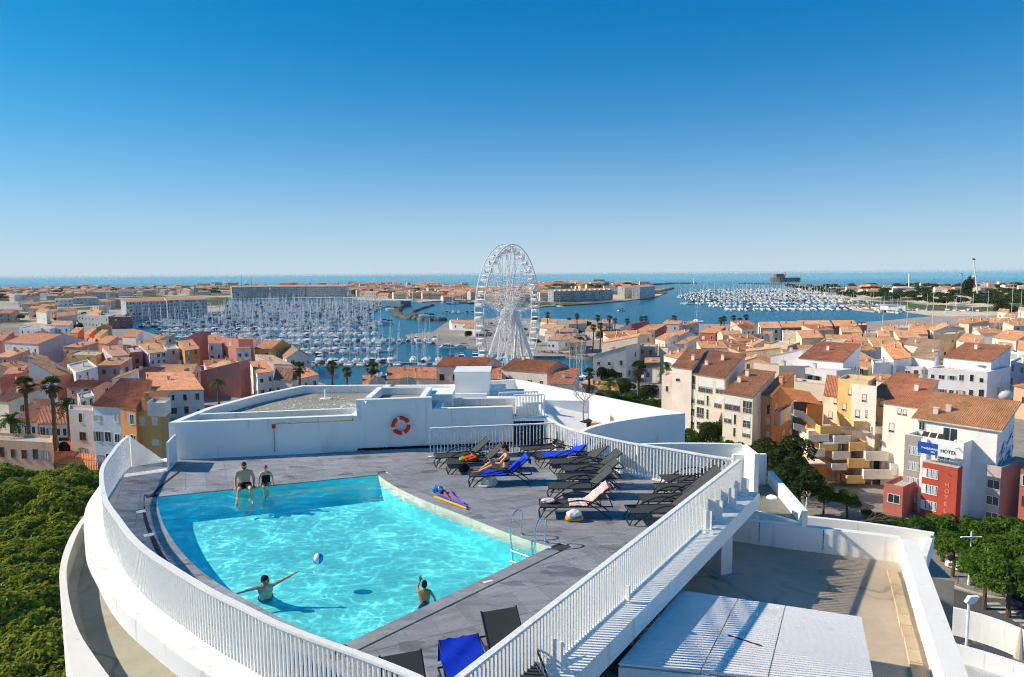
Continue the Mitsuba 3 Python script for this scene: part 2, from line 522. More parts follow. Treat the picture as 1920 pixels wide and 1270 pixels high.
# wavy surface
xs, ys = np.arange(-10.7, 1.1, .085), np.arange(11.2, 21.9, .085)
X, Y = np.meshgrid(xs, ys)
wob = meshkit.fbm(np.stack([X * 1.5, Y * 1.8, X * 0], -1), 3, 3) - .5
Z = WATZ + .034 * wob + .010 * (meshkit.noise(np.stack([X * 4.2, Y * 4.2, X * 0], -1), 9) - .5)
ins = shapely.contains_xy(pool_poly.buffer(.1), X, Y)
idx = np.arange(X.size).reshape(X.shape)
fq = np.stack([idx[:-1, :-1], idx[:-1, 1:], idx[1:, 1:], idx[1:, :-1]], -1).reshape(-1, 4)
ok = (ins[:-1, :-1] & ins[:-1, 1:] & ins[1:, 1:] & ins[1:, :-1]).reshape(-1)
wm = trimesh.Trimesh(np.c_[X.ravel(), Y.ravel(), Z.ravel()], np.vstack([fq[ok][:, [0, 1, 2]], fq[ok][:, [0, 2, 3]]]), process=False)
wm.remove_unreferenced_vertices()
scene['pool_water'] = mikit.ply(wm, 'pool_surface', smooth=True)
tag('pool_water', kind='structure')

# ---- railings: posts and square balusters as parts
bal = mikit.ply(trimesh.creation.box([.030, .042, 1.0]), 'white_metal', uv=np.tile(pack(WHITE), (8, 1)))


def railing(name, label, line, z, h, step=.098, rail=.055, first=True):
    key = thing(name, label, 'railing')
    p = resample(np.asarray(line)[:, :2], step)
    for i, q in enumerate(p):
        d = p[min(i + 1, len(p) - 1)] - p[max(i - 1, 0)]
        put('baluster', bal, parent=key, to_world=T().translate([q[0], q[1], z + h / 2]).rotate([0, 0, 1], math.degrees(math.atan2(d[1], d[0]))).scale([1, 1, h]))
    m = MB(WHITE); strip_wall(m, offset_line(p, rail), offset_line(p, -rail), z + h, z + h + .045)
    put('handrail', m, 'white_metal', key)
    m = MB(WHITE); strip_wall(m, offset_line(p, .03), offset_line(p, -.03), z + .002, z + .05)
    put('bottom_rail', m, 'white_metal', key)
    return key


RZ = 1.08
r1 = railing('left_railing', 'long white slatted railing curving round the left side of the pool', LEFT, ZD, RZ - .045)
r2 = railing('right_railing', 'straight white slatted railing running diagonally along the right edge of the deck', RIGHT, ZD, RZ - .045)
r3 = railing('far_railing', 'white slatted railing curving away behind the far row of loungers', FAR[1:], ZD, RZ - .045, step=.11)
r4 = railing('short_railing', 'short straight white railing in front of the dark stairwell door', np.array([(-2.92, 23.75), (1.62, 24.5)]), ZD, RZ - .045, step=.125)
m = MB(WHITE); m.box(-3.0, -2.84, 23.67, 23.83, ZD, ZD + .05); put('foot_plate', m, 'white_metal', r4)
for px, py, w, h in ((1311, 992, .34, .62), (1331, 973, .34, .64), (1357, 948, .34, .62), (1380, 926, .34, .60), (1160, 1125, .14, .42), (1013, 1246, .30, .62)):
    q = G2(px, py, ZD); s = np.dot(q - RA, RDIR); q = RA + RDIR * s + ROUT * .05
    M = frame((q[0], q[1], ZD), RDIR, ROUT)
    m = MB(WHITE); m.box(-.012, .012, 0, w * .62, .04, h * .85, M=M); put('side_fin', m, 'white_metal', r2)
    if w > .3:
        m = MB(WHITE); m.box(-.22, .18, -.01, .44, .001, .045, M=M); put('fin_base', m, 'white_metal', r2)

# ---- roof block behind the deck with parapets
def parapet_roof(poly, zf, zt, th, name, floor_bsdf='gravel', floor_col=C('77776c')):
    poly = sg.Polygon(poly)
    rg = poly.difference(poly.buffer(-th, join_style=2))
    put(name + '_parapet', poly_mesh(rg, ZR - 2, zt, WHITE), 'white_wall', bld)
    put(name + '_floor', poly_mesh(poly.buffer(-th, join_style=2), zf - .5, zf, floor_col), floor_bsdf, bld)


blockA = [(-12.1, 23.75), (-5.9, 24.8), (-5.86, 31.75), (-12.1, 31.65)]
zA = 32.83
poly = sg.Polygon([(-12.15, 23.72), (-5.72, 24.78), (-5.72, 31.8), (-9.9, 31.75), (-11.2, 29.2), (-12.0, 26.4)])
rg = poly.difference(poly.buffer(-.26, join_style=2))
put('left_roof_parapet', poly_mesh(rg, ZR - 14, zA, WHITE), 'white_wall', bld)
put('left_roof_floor', poly_mesh(poly.buffer(-.25, join_style=2), zA - 1, zA - .34, C('85857a')), 'gravel', bld)
m = MB(WHITE)
for a, b in (((-11.95, 25.3), (-5.8, 26.35)),):
    d = np.array(b) - a; d = d / np.linalg.norm(d); nn = np.array([-d[1], d[0]]) * .09
    m.prism([a - nn, b - nn, b + nn, a + nn], zA - .4, zA - .02)
put('roof_upstand', m, 'white_wall', bld)
pebbles = MB(C('e2e0da')); pr = random.Random(8)
for _ in range(170):
    x, y = pr.gauss(-8.6, 1.1), pr.gauss(28.7, 1.0)
    if poly.buffer(-.5).contains(sg.Point(x, y)):
        s = pr.uniform(.015, .045); pebbles.box(x - s, x + s, y - s, y + s, zA - .345, zA - .325)
put('roof_pebbles', pebbles, 'matte', bld, kind='stuff')
# taller wall with the lifebuoy, then a lower stretch to the stair
wa, wb, wc, we = np.array([-5.74, 24.775]), np.array([-3.02, 25.27]), np.array([0.02, 25.62]), np.array([1.35, 25.75])


def slab(a, b, th, z0, z1, col=WHITE, mb=None):
    a, b = np.asarray(a, float), np.asarray(b, float)
    d = (b - a) / np.linalg.norm(b - a); nn = np.array([-d[1], d[0]]) * th
    mb = mb or MB(col)
    return mb.prism([a, b, b + nn, a + nn], z0, z1, col)


put('lifebuoy_wall', slab(wa, wb, .24, ZR, ZD + 1.90), 'white_wall', bld)
put('low_wall', slab(wb + (wc - wb) * .002, wc, .24, ZR, ZD + 1.46), 'white_wall', bld)
m = MB(C('15171b'))
slab(wa + (0, -.012), wc + (0, -.012), .010, ZD, ZD + .09, C('1a1c20'), m)
put('skirting', m, 'matte', bld)  # dark strip painted in place of the thin shadow along the wall foot
# small roof pits behind those walls
for (x0, x1, y0, y1, zt, nm) in ((-5.55, -3.3, 25.35, 27.8, ZD + 1.88, 'middle_roof'), (-2.95, 0.35, 25.72, 27.6, ZD + 1.44, 'right_roof')):
    P_ = sg.box(x0, y0, x1, y1)
    put(nm + '_parapet', poly_mesh(P_.difference(sg.box(x0 + .22, y0 - .05, x1 - .22, y1 - .16)), ZD, zt, WHITE), 'white_wall', bld)
    put(nm + '_floor', poly_mesh(sg.box(x0 + .2, y0 - .1, x1 - .2, y1 - .1), ZD, zt - .3, C('8d8272')), 'gravel', bld)
put('middle_block', MB(WHITE).box(-3.35, -2.4, 26.9, 28.4, ZD, ZD + 1.72), 'white_wall', bld)
put('back_roof', MB(WHITE).box(-5.6, 1.3, 28.2, 31.6, ZR - 3, ZD + 1.12), 'white_wall', bld)
put('back_upstand', MB(WHITE).box(-5.4, -.3, 30.9, 31.15, ZD + 1.12, ZD + 1.42), 'white_wall', bld)
put('back_curb', MB(WHITE).box(-2.9, -1.1, 29.0, 29.2, ZD + 1.12, ZD + 1.36), 'white_wall', bld)
# lift tower
tl_, tr_ = GY(853, 744, 30.0), GY(918, 743, 30.0)
sh = bld
m = MB(WHITE); m.box(tl_[0], tr_[0], 30.0, 31.75, ZD + .6, ZD + 2.12); put('lift_tower', m, 'white_wall', bld, label='small white cube shaped lift tower on the roof')
m = MB(WHITE); m.box(tl_[0] - .05, tr_[0] + .05, 29.94, 31.8, ZD + 2.12, ZD + 2.18); put('tower_cap', m, 'white_metal', bld)
# terrace walls beyond, to the right
p1a, p1b = np.array([.12, 34.55]), np.array([6.49, 25.82])
put('terrace_parapet', slab(p1b, p1a, -.22, ZR, ZD + 1.1), 'white_wall', bld)
put('terrace_end_wall', slab((-1.6, 33.9), (.12, 34.55), .2, ZR, ZD + 1.1), 'white_wall', bld)
fr = spline([(2.45, 22.98), (3.1, 23.85), (3.98, 24.56), (5.1, 25.25), (6.49, 25.82)], 40)
m = MB(WHITE); strip_wall(m, fr, offset_line(fr, .2), ZD + .02, ZD + 1.1); put('terrace_front_wall', m, 'white_wall', bld)
m = MB(C('eae7e0')); m.prism(np.vstack([fr, [(.12, 34.4), (-1.6, 33.9), (1.6, 27.0), (1.9, 24.5)]]), ZD - .35, ZD + .03); put('terrace_floor', m, 'white_wall', bld)
m = MB(C('b7a48c')); m.prism([(2.6, 27.9), (6.0, 26.1), (5.5, 26.85), (3.0, 30.4)], ZD + .034, ZD + .04); put('sandy_strip', m, 'concrete', bld)
d1 = spline([(1.15, 29.2), (1.9, 29.0), (3.3, 28.9)], 12)
m = MB(WHITE); strip_wall(m, d1, offset_line(d1, .16), ZD, ZD + 1.05); put('ramp_wall', m, 'white_wall', bld)
m = MB(C('f0eee9')); m.prism([(1.2, 29.15), (3.25, 28.85), (2.6, 25.0), (2.0, 24.5), (1.5, 25.6)], ZD + .04, ZD + .3, ztop=[ZD + .9, ZD + .5, ZD + .08, ZD + .08, ZD + .5]); put('ramp_floor', m, 'white_wall', bld)
r5 = railing('stair_railing', 'white slatted railing beside the dark door behind the short railing', np.array([(-.55, 28.0), (1.05, 28.25)]), ZD + .95, .6, step=.12)
# dark doorway below
m = MB(C('1d2733')); m.box(.06, 1.2, 25.6, 25.66, ZD - .1, ZD + .92); put('stair_door', m, 'matte', bld, label='dark blue door opening beside the lifebuoy wall')
m = MB(WHITE); m.box(.02, 1.3, 25.5, 25.72, ZD + .92, ZD + 1.02); put('door_lintel', m, 'white_wall', bld)
r6 = railing('landing_railing', 'white slatted railing standing on the lintel above the dark door', np.array([(.06, 25.6), (1.22, 25.72)]), ZD + 1.02, .85, step=.12)
# white gate panel at the left walkway
q0, q1 = G2(318, 884, ZD), G2(333, 866, ZD)
gp = thing('gate_panel', 'narrow white upright panel standing at the left end of the deck', 'panel')
put('leaf', slab(q0, q1, .06, ZD + .03, ZD + .98), 'white_metal', gp)
put('foot', slab(q0 - (.05, .05), q1, .14, ZD, ZD + .03), 'white_metal', gp)
m = slab((-13.05, 22.9), (-12.2, 23.6), .15, ZR, ZD - .04); put('corner_wall', m, 'white_wall', bld)
m = MB(WHITE); m.prism([(-13.2, 22.95), (-13.06, 22.9), (-12.42, 23.75), (-12.56, 23.8)], ZR, ZD, ztop=[ZD + 1.05, ZD + 1.05, ZD - .02, ZD - .02]); put('sloping_wall', m, 'white_wall', bld)

# ---- lower left walkway with its curved outer parapet
ip = [(176, 957), (152, 988), (134, 1030), (126, 1057), (126, 1099), (138, 1157), (154, 1195), (177, 1230), (206, 1270), (262, 1330)]
op = [(168, 955), (142, 988), (123, 1025), (113, 1061), (111, 1084), (116, 1130), (122, 1182), (131, 1240), (145, 1290), (190, 1360)]
ZP = 30.75
li = spline([G2(*p, ZP) for p in ip], 60); lo = spline([G2(*p, ZP) for p in op], 60)
m = MB(C('e2dfda')); strip_wall(m, li, lo, ZR - 6, ZP); put('walkway_parapet', m, 'white_wall', bld)
ZW = 30.15
inn = np.array(edge.buffer(-2.35).exterior.coords)
fl = MB(C('b5b1a6')); poly_mesh(sg.Polygon(np.vstack([li, LEFT[::-1][2:120]])).buffer(0).union(edge.buffer(.1).difference(edge.buffer(-2.5))).intersection(sg.Polygon([(-20, 3), (-1.5, 3), (-3.2, 14), (-9, 24), (-20, 24)])), ZW - .3, ZW, C('b5b1a6'), fl); put('walkway_floor', fl, 'concrete', bld)
kd = -1 if sg.Point(offset_line(li, -.2)[30]).distance(sg.LineString(LEFT)) < sg.Point(li[30]).distance(sg.LineString(LEFT)) else 1
m = MB(C('b9b6ae')); strip_wall(m, li[2:55], offset_line(li, .2 * kd)[2:55], ZW + .002, ZW + .10); put('walkway_kerb', m, 'concrete', bld)

# ---- lower right roof: parapets, pillar, corrugated plant box, pipe
rp = spline([(6.2, 20.4), (7.0, 19.95), (8.2, 19.45), (9.4, 19.0), (10.82, 18.42)], 24)
m = MB(WHITE); strip_wall(m, rp, offset_line(rp, .22), ZR - 8, ZR + .72); put('far_parapet', m, 'white_wall', bld)
for s in (.28, .62):
    k = int(s * 23); m = MB(C('70727a')); q = rp[k]; m.box(q[0] - .012, q[0] + .012, q[1] - .006, q[1] + .03, ZR + .1, ZR + .7); put('panel_joint', m, 'matte', bld)
rq0, rq1 = np.array([10.82, 18.42]), np.array([7.2, 10.3])
m = slab(rq1, rq0, -.40, ZR - 8, ZR + .72); put('right_parapet', m, 'white_wall', bld)
m = MB(C('b9ab95')); m.prism([(3, 21), (6.2, 20.4), (10.8, 18.4), (7.2, 10.3), (5.0, 6.5), (-.8, 6.5)], ZR - .4, ZR); put('lower_roof', m, 'concrete', bld)
kb = MB(C('b9a68a')); dq = (rq1 - rq0) / np.linalg.norm(rq1 - rq0); nq = np.array([dq[1], -dq[0]])
if np.dot(nq, np.array([5, 14]) - rq0) < 0: nq = -nq
kr = random.Random(2)
for k in range(15):
    a = rq0 + dq * (.65 + k * .55) + nq * (.12 + .02 * kr.random()); b = a + dq * .535
    m = MB(var(C('b5a488'), .12, kr)); m.prism([a, b, b + nq * .24, a + nq * .24], ZR, ZR + .085 + kr.uniform(0, .012)); put('kerb_slab', m, 'concrete', bld)
pil = MB(C('e8e6e3')); pc = np.array([5.68, 17.98]); M = frame((pc[0], pc[1], 0), (.93, .36), (-.36, .93))
pil.box(-.18, .18, -.22, .22, ZR, ZD - .42, M=M); put('pillar', pil, 'white_wall', bld)
m = MB(C('9fa3a8')); m.box(-.42, .42, -.42, .42, ZR, ZR + .02, M=M); put('pillar_plate', m, 'concrete', bld)
# side face of the deck over the lower roof is the slab fascia; plant box
bx = [np.array(q) for q in ((3.75, 14.64), (7.14, 13.41), (6.15, 11.0), (1.9, 11.8))]
ZB = 30.9
box = thing('plant_box', 'white corrugated metal plant box on the lower roof, striped by railing shadows', 'roof box')
m = MB(C('e9eaec'))
m.prism([bx[0], bx[1], bx[2], bx[3]], ZR, ZB - .05); put('body', m, 'white_metal', box)
for k in range(3):
    s0, s1 = (.0, .335, .60)[k], (.33, .595, 1.0)[k]
    P0, P1 = bx[0] + (bx[1] - bx[0]) * s0, bx[0] + (bx[1] - bx[0]) * s1
    Q0, Q1 = bx[3] + (bx[2] - bx[3]) * s0, bx[3] + (bx[2] - bx[3]) * s1
    nn = 144; m = MB(C('eceded')); VV = []
    for i in range(nn + 1):
        t = min(1.0, (i // 4 + (0, .60, .66, .94)[i % 4]) / (nn / 4)); z = ZB + (.035 if i % 4 < 2 else -.01)
        a, b = P0 + (Q0 - P0) * t, P1 + (Q1 - P1) * t
        VV += [[*a, z], [*b, z]]
    m.add(VV, [[2 * i, 2 * i + 1, 2 * i + 3, 2 * i + 2] for i in range(nn)])
    put('roof_sheet', m, 'white_metal', box)
m = MB(C('303236')); a, b = bx[0] + (bx[1] - bx[0]) * .40 + (bx[3] - bx[0]) * .50, bx[0] + (bx[1] - bx[0]) * .585 + (bx[3] - bx[0]) * .56
m.tube([[*a, ZB + .04], [*b, ZB + .04]], .014); put('cable', m, 'matte', box)
pp = thing('exhaust_pipe', 'dark ribbed exhaust pipe half hidden under the deck edge beside the plant box', 'pipe')
m = MB(C('5a6168')); a = GY(1250, 1108, 14.9); m.tube([[3.35, 14.55, ZR + .62], [3.1, 14.15, ZR + .55], [2.6, 13.35, ZR + .55], [2.4, 13.0, ZR + .3]], .14, 14); put('duct', m, 'steel', pp, smooth=40)
m = MB(C('5a6168')); m.tube([[2.86, 13.78, ZR + .55], [2.82, 13.71, ZR + .55]], .16, 14); put('collar', m, 'steel', pp)
m = MB(C('46505c')); m.box(-.6, .5, -.35, .35, 0, .5, M=frame((2.1, 12.9, ZR), RDIR, ROUT)); put('plenum_box', m, 'matte', pp)

# ---- terraces farther right (beyond the corner of the railing)
ZT = 30.6
wallR = spline([G2(*p, 32.0) for p in ((1195, 834), (1290, 832), (1392, 834))], 16)
m = MB(WHITE); strip_wall(m, wallR, offset_line(wallR, .15), ZR - 5, 32.0); put('round_parapet', m, 'white_wall', bld)
a, b = wallR[-1], G2(1415, 852, 32.0)
put('round_parapet_end', slab(a, b, .15, ZR - 5, 32.0), 'white_wall', bld)
a, b = G2(1375, 853, 31.69), G2(1438, 852, 31.69)
put('door_wall', slab(a, b, .15, ZR - 5, 31.69), 'white_wall', bld)
d0 = a + (b - a) * .40 + (0, -.02); d1_ = a + (b - a) * .93 + (0, -.02)
put('service_door', slab(d0, d1_, .018, ZT + .03, ZT + .72), 'white_metal', bld)
a1, b1 = G2(1440, 883, 31.05), G2(1504, 958, 31.05)
put('terrace_side_wall', slab(b1, a1, -.16, ZR - 6, 31.05), 'white_wall', bld)
m = MB(C('84827c')); m.prism([(6.75, 20.95), (7.0, 22.9), b, a1, b1, (8.4, 19.9)], ZT - .4, ZT); put('side_terrace_floor', m, 'concrete', bld)
fa = spline([(6.7, 20.9), (7.6, 20.35), b1], 12); m = MB(WHITE); strip_wall(m, fa, offset_line(fa, .14), ZR, ZT + .04); put('terrace_face', m, 'white_wall', bld)
dome = trimesh.creation.icosphere(2, .17); dome.apply_scale([1, 1, .6]); q = G2(1447, 934, ZT); dome.apply_translation([*q, ZT]); m = MB(C('f4f2ee')).mesh(dome); put('roof_dome', m, 'white_wall', bld, smooth=True)
# lower front terraces between the deck and the street
zl = 26.0
for pts, zt, zb, nm in (([(1500, 969), (1600, 979), (1745, 1000)], 27.2, 18, 'planter_wall'),):
    L_ = spline([G2(*p, zt) for p in pts], 20)
    m = MB(WHITE); strip_wall(m, L_, offset_line(L_, .2), zb, zt); put(nm, m, 'white_wall', bld)
m = MB(C('8d8a84')); L2 = spline([G2(*p, 26.2) for p in ((1500, 990), (1620, 1004), (1740, 1050))], 12)
m.prism(np.vstack([L_, [G2(1790, 1090, 26.2), G2(1600, 1060, 26.2), G2(1480, 1010, 26.2)]]), 20, 26.2); put('planter_terrace', m, 'concrete', bld)
a, b = G2(1752, 998, 27.0), G2(1738, 1045, 27.0)
put('planter_end_wall', slab(b, a, .2, 18, 27.0), 'white_wall', bld)
for pts, zt in (([(1700, 1128), (1795, 1142), (1860, 1160), (1960, 1205)], 8.0), ([(1700, 1190), (1800, 1212), (1870, 1232), (1990, 1275)], 12.0)):
    L_ = spline([G2(*p, zt) for p in pts], 16)
    m = MB(WHITE); strip_wall(m, L_, offset_line(L_, .3), 0, zt); put('forecourt_wall', m, 'white_wall', bld)
m = MB(C('3a4048')); m.prism([G2(1700, 1150, 5.5), G2(1800, 1160, 5.5), G2(1990, 1215, 5.5), G2(1990, 1330, 5.5), G2(1700, 1330, 5.5)], 0.5, 5.5); put('forecourt_roof', m, 'concrete', bld)
m = MB(C('b8bcc2')); m.prism([G2(1750, 1230, 10.8), G2(1870, 1255, 10.8), G2(2000, 1300, 10.8), G2(2000, 1400, 10.8), G2(1750, 1400, 10.8)], 0.5, 10.8); put('forecourt_terrace', m, 'concrete', bld)
# light mast seen from above
lm = thing('light_mast', 'white mast with a long flat lamp head behind the right parapet', 'street lamp')
ba = G(1812, 1206, 12.0)
q = GY(1812, 1206, ba[1]); m = MB(C('e6eaee')); m.tube([[ba[0], ba[1], 11], [ba[0], ba[1], 15.0]], .09, 8); put('mast', m, 'white_metal', lm)
tq = GY(1826, 1118, ba[1])
m = MB(C('e6eaee')); u = tq - np.array([ba[0], ba[1], 14.9]); m.prism([(-.35, -.25), (.35, -.25), (.35, .25), (-.35, .25)], 0, 1)
hv = np.array([[x * (.3 if z < .15 else 1), y * .5, z] for z in (0, .15, 1) for x, y in ((-.32, -.3), (.32, -.3), (.32, .3), (-.32, .3))])
hw = np.array([np.array([ba[0], ba[1], 14.9]) + np.array([p[0], p[1], 0]) + u * p[2] for p in hv])
m = MB(C('e6eaee')).add(hw, [[0, 1, 5, 4], [1, 2, 6, 5], [2, 3, 7, 6], [3, 0, 4, 7], [4, 5, 9, 8], [5, 6, 10, 9], [6, 7, 11, 10], [7, 4, 8, 11], [8, 9, 10, 11]])
put('lamp_head', m, 'white_metal', lm)

# the tower of the building down to the street
m = MB(C('d9d9d6')); poly_mesh(sg.MultiPoint([(-10.5, 14), (-12, 23.7), (-5, 33), (6.4, 25.9), (10.8, 18.4), (5, 8), (-2, 7)]).convex_hull.buffer(-.8), .2, ZR - .9, C('d9d9d6'), m); put('tower_wall', m, 'white_wall', bld)
# ================================================================ loungers, bathers and their things
DK, SL = C('26282b'), C('3a3d40')
BACK = math.radians(40)
bx0, bz0 = 1.22, .33


def prof(s, off=0.0):
    """profile of the lounger's sling: s metres from the foot end"""
    if s < 1.22:
        return np.array([s + .03, .33 + off - .012 * math.sin(PI * s / 1.22)])
    k = s - 1.22
    return np.array([1.25 + k * math.cos(BACK) - off * math.sin(BACK), .33 + k * math.sin(BACK) + off * math.cos(BACK)])


def sheet(s0, s1, w, off, th, col, n=26, wav=0.0, mb=None, seed=0, y0=0.0):
    mb = mb or MB(col)
    r = random.Random(seed)
    top, bot = [], []
    m = 7
    for i in range(n + 1):
        s = s0 + (s1 - s0) * i / n
        for j in range(m):
            y = y0 + (-w / 2 + w * j / (m - 1)) * (1 + wav * .07 * math.sin(i * .43 + seed))
            o = off + (wav * (.5 + .3 * math.sin(i * .62 + j * 1.3 + seed) + .2 * math.sin(i * 1.1 - j * 2.3 + 2 * seed)) * .032 if wav else 0)
            p, q = prof(s, o + th), prof(s, o)
            top.append([p[0], y, p[1]]); bot.append([q[0], y, q[1]])
    f = [[i * m + j, i * m + j + 1, (i + 1) * m + j + 1, (i + 1) * m + j] for i in range(n) for j in range(m - 1)]
    mb.add(top, f); mb.add(bot, f)
    for j in (0, m - 1):
        e = [top[i * m + j] for i in range(n + 1)] + [bot[i * m + j] for i in range(n + 1)]
        mb.add(e, [[i, i + 1, n + 2 + i, n + 1 + i] for i in range(n)])
    for i in (0, n):
        e = [top[i * m + j] for j in range(m)] + [bot[i * m + j] for j in range(m)]
        mb.add(e, [[j, j + 1, m + 1 + j, m + j] for j in range(m - 1)])
    return mb


LP = {}
LP['seat'] = shape(sheet(0, 1.2, .60, -.006, .012, C('3b3e41'), 14), 'matte')
LP['backrest'] = shape(sheet(1.24, 1.98, .60, -.006, .012, C('44474a'), 10), 'matte')
for s, nm in ((-1, 'near'), (1, 'far')):
    y = .325 * s
    LP['side_rail_' + nm] = shape(MB(DK).tube([[.0, y, .325], [1.3, y, .325], [1.92, y, .335]], .017, 6), 'paint')
    LP['back_rail_' + nm] = shape(MB(DK).tube([[1.25, y * .95, .33], [1.25 + .78 * math.cos(BACK), y * .95, .33 + .78 * math.sin(BACK)]], .017, 6), 'paint')
    ar = spline([(.10, .012), (.38, .27), (.75, .47), (1.1, .515), (1.45, .43), (1.72, .325)], 18)
    LP['arm_' + nm] = shape(MB(DK).tube([[a, y * 1.1, b] for a, b in ar], .019, 6), 'paint')
    LP['front_leg_' + nm] = shape(MB(DK).tube([[.16, y, .325], [-.02, y, .012]], .016, 6), 'paint')
    LP['rear_leg_' + nm] = shape(MB(DK).tube([[1.2, y * 1.05, .46], [1.5, y * 1.05, .28], [1.86, y * 1.05, .012]], .017, 6), 'paint')
LP['cross_bar'] = shape(MB(DK).tube([[0, -.325, .325], [0, .325, .325]], .017, 6).tube([[1.92, -.325, .335], [1.92, .325, .335]], .017, 6).tube([[-.02, -.325, .02], [-.02, .325, .02]], .012, 6), 'paint')
LP['back_prop'] = shape(MB(DK).tube([[1.62, -.2, .335], [1.62, -.2, .58]], .01, 5).tube([[1.62, .2, .335], [1.62, .2, .58]], .01, 5).tube([[1.62, -.3, .335], [1.62, .3, .335]], .01, 5), 'paint')


def loc_tw(xy, deg, z=ZD + .001):
    return T().translate([float(xy[0]), float(xy[1]), z]).rotate([0, 0, 1], float(deg))


def lounger(xy, deg, label, group='dark sun loungers on the pool deck'):
    k = thing('sun_lounger', label, 'sun lounger', group)
    tw_ = loc_tw(xy, deg)
    for nm, d in LP.items():
        put(nm.replace('_near', '').replace('_far', ''), d, parent=k, to_world=tw_)
    return tw_


def towel(tw_, s0, s1, w, col, label, seed=1, hang=True, stripes=None, over=.2):
    k = thing('towel', label, 'towel')
    m = sheet(s0, min(s1, 1.98), w, .012, .006, col, 40, 1.0, seed=seed)
    if stripes is not None:
        for j in range(5):
            m = sheet(s0, min(s1, 1.98), w * .085, .0135, .007, stripes, 40, 1.0, mb=m, seed=seed, y0=-w / 2 + w * (.1 + .2 * j)) if False else m
    put('cloth', m, 'matte', k, to_world=tw_, smooth=50)
    if stripes is not None:
        for j in range(5):
            put('stripe', sheet(s0 + .01, min(s1, 1.98), .05, .021, .012, stripes, 40, 1.0, seed=seed, y0=-w / 2 + w * (.1 + .2 * j)), 'matte', k, to_world=tw_, smooth=50)
    if hang:
        p = prof(1.98, .02); n = 8
        mb = MB(col); r = random.Random(seed); V_ = []
        for i in range(n + 1):
            y = -w / 2 + w * i / n
            o = .025 * math.sin(i * 2.3 + seed)
            V_ += [[p[0], y, p[1]], [p[0] + .05 + o, y, p[1] - .02], [p[0] + .055 + o, y * 1.04, p[1] - over + .04 * math.sin(i * 1.3)]]
        mb.add(V_, [[3 * i + q, 3 * i + q + 1, 3 * i + q + 4, 3 * i + q + 3] for i in range(n) for q in (0, 1)])
        put('overhang', mb, 'matte', k, to_world=tw_, smooth=60)
    return k


BLUE = C('0a3fd6')
L1 = lounger(G2(816, 873, ZD), 13, 'dark lounger nearest the lifebuoy, just in front of the short railing')
L2 = lounger(G2(839, 885, ZD), 11, 'dark lounger with a crumpled orange towel on its seat')
L3 = lounger(G2(880, 908, ZD), 6, 'dark lounger with a blue towel that a woman in a bikini sits on')
L4 = lounger(G2(978, 858, ZD), 17, 'dark empty lounger right behind the reading woman, by the end of the short railing')
L5 = lounger(G2(1009, 873, ZD), 15, 'dark lounger fully covered with a bright blue towel in the back row')
L6 = lounger(G2(1035, 884, ZD), 12, 'dark empty lounger next in front of the one fully covered in blue')
L7 = lounger(G2(1056, 897, ZD), 8, 'dark empty lounger in the middle of the row, second in front of the blue one')
L8 = lounger(G2(1045, 914, ZD), 4, 'dark empty lounger third in front of the fully blue one')
L9 = lounger(G2(1028, 931, ZD), 1, 'dark empty lounger directly behind the one with the pink striped towel')
L10 = lounger(G2(1012, 966, ZD), 0, 'dark lounger with a pink and white striped towel beside the pool ladder')
L11 = lounger(G2(1243, 917, ZD), 8, 'dark lounger with raised back closest to the corner of the railings')
L12 = lounger(G2(1231, 934, ZD), 5, 'second dark lounger from the railing corner, half hidden by the right railing')
L13 = lounger(G2(1200, 956, ZD), 4, 'third dark lounger from the railing corner, behind the right railing')
L14 = lounger(G2(1176, 978, ZD), 3, 'fourth dark lounger from the railing corner, nearest the pool ladder side')
hd = lambda px, py, deg: (G(px, py, ZD + .78)[:2] - np.array([math.cos(math.radians(deg)), math.sin(math.radians(deg))]) * 1.78)
DG = 108.0
L15 = lounger(hd(937, 1150, DG), DG, 'dark lounger without towel by the right railing, beside the nearest blue towelled one')
L16 = lounger(hd(862, 1204, DG), DG, 'dark lounger at the near end of the deck with a blue towel over its backrest')
L17 = lounger(hd(752, 1234, DG), DG, 'dark lounger in the nearest corner of the deck where the two railings meet')
towel(L3, .35, 1.98, .62, BLUE, 'bright blue towel under the reading woman', 2)
towel(L5, .15, 1.98, .60, BLUE, 'bright blue towel spread over the whole lounger in the back row', 5)
towel(L10, .75, 1.98, .60, C('f08a86'), 'pink towel with white stripes draped over a lounger', 3, stripes=C('f4efe9'), over=.1)
towel(L16, .6, 1.98, .64, BLUE, 'bright blue towel hung over the backrest nearest the camera', 7, over=.34)

# ---------------------------------------------------------------- people
SK = C('c98f6e')


def hull(*ps):
    return m3.Manifold.batch_hull([m3.Manifold.sphere(float(r), 14).translate([float(x) for x in p]) for p, r in ps])


def unit(v):
    v = np.asarray(v, float); return v / (np.linalg.norm(v) + 1e-9)


